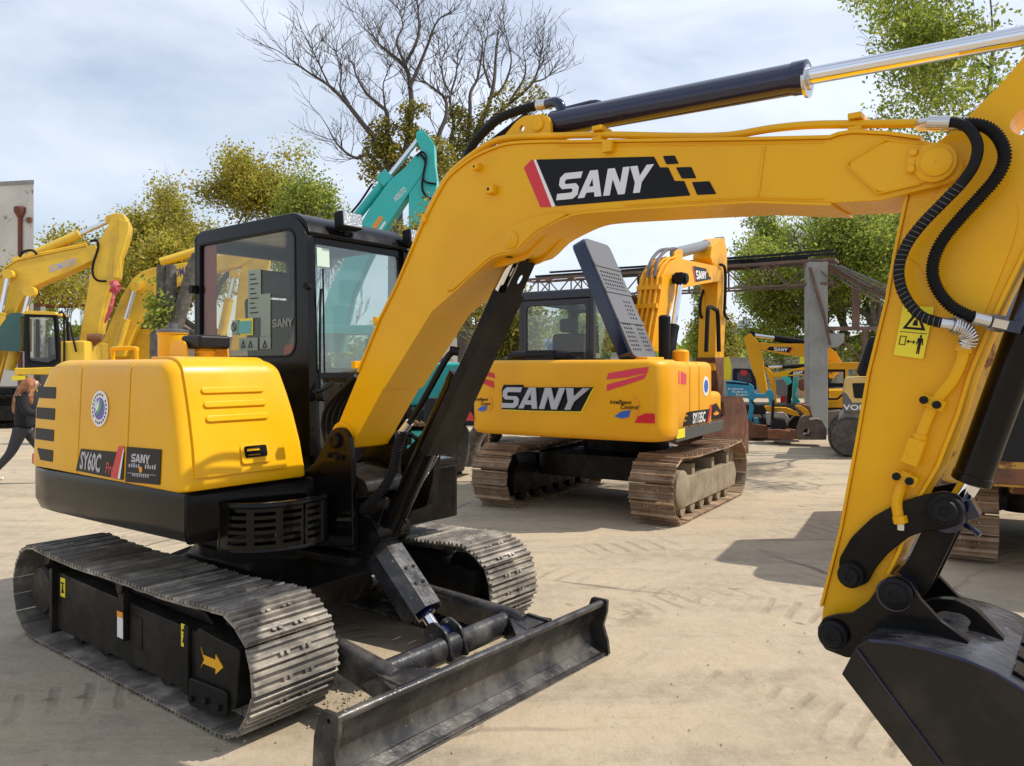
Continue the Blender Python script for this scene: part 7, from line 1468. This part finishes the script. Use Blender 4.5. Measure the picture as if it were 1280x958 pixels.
# distant wood as one mass
lf = MB(); rnd = random.Random(77)
for i in range(26000):
    x_ = rnd.uniform(-75, 75); y_ = rnd.uniform(62, 74); z_ = rnd.random()**.7*(4.2+1.5*noise.noise(Vector((x_*.12, 1, 0)))+1.0*noise.noise(Vector((x_*.5, 7, 0)))); n_ = Vector((rnd.gauss(0, 1), rnd.gauss(0, 1), rnd.gauss(.4, 1))).normalized(); u = n_.orthogonal().normalized(); w_ = n_.cross(u); l = rnd.uniform(.4, .8); b = len(lf.v); p = Vector((x_, y_, z_))
    lf.v += [tuple(p-u*l*.5), tuple(p+w_*l*.35), tuple(p+u*l*.5), tuple(p-w_*l*.35)]; lf.f.append((b, b+1, b+2, b+3))
o = lf.build('distant_wood', Mt['leafg'], None, smooth=0, clean=False); tag(o, 'far-off band of woodland closing the yard behind everything', 'woodland', kind='stuff')
# ================================================================ PERSON
pr = emp('person', 'person in a dark top and leggings with long auburn hair, walking behind the nearest machine', 'person', (-6.92, 10.9, 0), rz=R(8))
def skin(name, joints, edges, m, par, sub=2, root=0):
    me = bpy.data.meshes.new(name); me.from_pydata([j[0] for j in joints], edges, []); o = bpy.data.objects.new(name, me); COL.objects.link(o); o.parent = par
    sk = o.modifiers.new('skin', 'SKIN'); 
    if not me.skin_vertices: 
        bpy.context.view_layer.objects.active = o
    for i, j in enumerate(joints):
        r_ = j[1] if isinstance(j[1], tuple) else (j[1], j[1]); me.skin_vertices[0].data[i].radius = r_; me.skin_vertices[0].data[i].use_root = (i == root)
    sk.use_smooth_shade = True; sb = o.modifiers.new('sub', 'SUBSURF'); sb.levels = sub; sb.render_levels = sub; me.materials.append(m); return o
skin_m = mat('skin', (.62, .36, .26), .5); top_m = mat('black_knit', (.012, .012, .014), .9, bump=.4, bs=120); leg_m = mat('charcoal_leggings', (.035, .037, .045), .75); hair_m = mat('auburn_hair', (.22, .075, .022), .5, col2=(.46, .20, .07), ns=14, amt=.9, bump=.8, bs=60)
# x forward (+x in picture), y left, z up; height 1.5 m
body = [((0, 0, .84), .06), ((0, 0, .95), .07), ((.02, 0, 1.10), .08), ((.05, 0, 1.24), .08), ((.08, 0, 1.31), .042), ((.11, 0, 1.36), .05), ((.125, 0, 1.43), .078), ((.125, 0, 1.475), .06),
 ((.05, .15, 1.22), .045), ((.10, .19, 1.02), .036), ((.26, .12, .95), .028), ((.34, .08, .96), .02), ((.05, -.15, 1.22), .045), ((.12, -.19, 1.02), .036), ((.30, -.14, .98), .028), ((.38, -.10, 1.0), .02),
 ((.02, .06, .76), .06), ((.20, .09, .45), .055), ((.22, .09, .10), .034), ((.33, .09, .05), .026), ((-.02, -.06, .76), .06), ((-.14, -.08, .45), .055), ((-.38, -.08, .17), .034), ((-.33, -.08, .07), .026)]
ed = [(0, 1), (1, 2), (2, 3), (3, 4), (4, 5), (5, 6), (6, 7), (3, 8), (8, 9), (9, 10), (10, 11), (3, 12), (12, 13), (13, 14), (14, 15), (0, 16), (16, 17), (17, 18), (18, 19), (0, 20), (20, 21), (21, 22), (22, 23)]
bd_ = skin('body', body, ed, skin_m, pr)
skin('sweater', [((-.01, 0, .74), (.15, .14)), ((.01, 0, .98), (.15, .14)), ((.03, 0, 1.13), (.15, .15)), ((.07, 0, 1.32), (.10, .10)), ((.05, .155, 1.22), .075), ((.10, .195, 1.02), .065), ((.28, .115, .95), .055), ((.05, -.155, 1.22), .08), ((.12, -.195, 1.02), .07), ((.33, -.13, .98), .055)], [(0, 1), (1, 2), (2, 3), (3, 4), (4, 5), (5, 6), (3, 7), (7, 8), (8, 9)], top_m, bd_)
skin('leggings', [((0, 0, .90), .13), ((.02, .08, .75), .10), ((.20, .09, .45), .063), ((.22, .09, .13), .042), ((-.02, -.08, .75), .10), ((-.14, -.08, .45), .066), ((-.40, -.08, .15), .045)], [(0, 1), (1, 2), (2, 3), (0, 4), (4, 5), (5, 6)], leg_m, bd_)
skin('hair', [((.11, 0, 1.52), .07), ((.075, 0, 1.45), (.11, .11)), ((.03, 0, 1.36), (.12, .11)), ((-.03, .0, 1.24), (.11, .12)), ((-.09, 0, 1.10), (.06, .09)), ((.12, -.09, 1.38), .04), ((.13, -.13, 1.26), .05), ((.14, -.14, 1.12), .035), ((-.14, .02, 1.00), .03)], [(0, 1), (1, 2), (2, 3), (3, 4), (4, 8), (1, 5), (5, 6), (6, 7)], hair_m, bd_)
for (x_, y_, z_, rr) in ((.30, .09, .045, 0), (-.36, -.08, .06, -35)):
    q = MB(); M_ = Matrix.Translation((x_, y_, z_)) @ Matrix.Rotation(R(rr), 4, 'Y'); rg = []
    for xx, w__, hh in ((-.11, .03, .07), (-.08, .04, .085), (0, .042, .07), (.07, .045, .045), (.12, .03, .03)): rg.append([M_ @ Vector((xx, w__*math.cos(t), -.045+hh*.5+hh*.5*math.sin(t))) for t in [2*math.pi*k/12 for k in range(12)]])
    q.loft(rg); q.build('shoe', mat('off_white_shoe', (.66, .62, .52), .7), bd_, smooth=60)
q = MB()
for sy in (-1, 1): q._lathe([(.001, 0), (.008, .002), (.009, .006), (.001, .008)], Vector((.196, sy*.028, 1.435)), Vector((1, 0, 0)), 8)
q.build('eye', Mt['blk'], bd_)
q = MB(); q.loft([[Vector((.190, y_, 1.435)) for y_ in (-.006, .006, .0)], [Vector((.218, y_, 1.405)) for y_ in (-.012, .012, .0)], [Vector((.190, y_, 1.395)) for y_ in (-.01, .01, 0)]]); q.build('nose', skin_m, bd_)
q = MB(); q.box(.188, .196, -.02, .02, 1.375, 1.383); q.build('mouth', mat('lip', (.45, .12, .10), .5), bd_, bevel=.002)
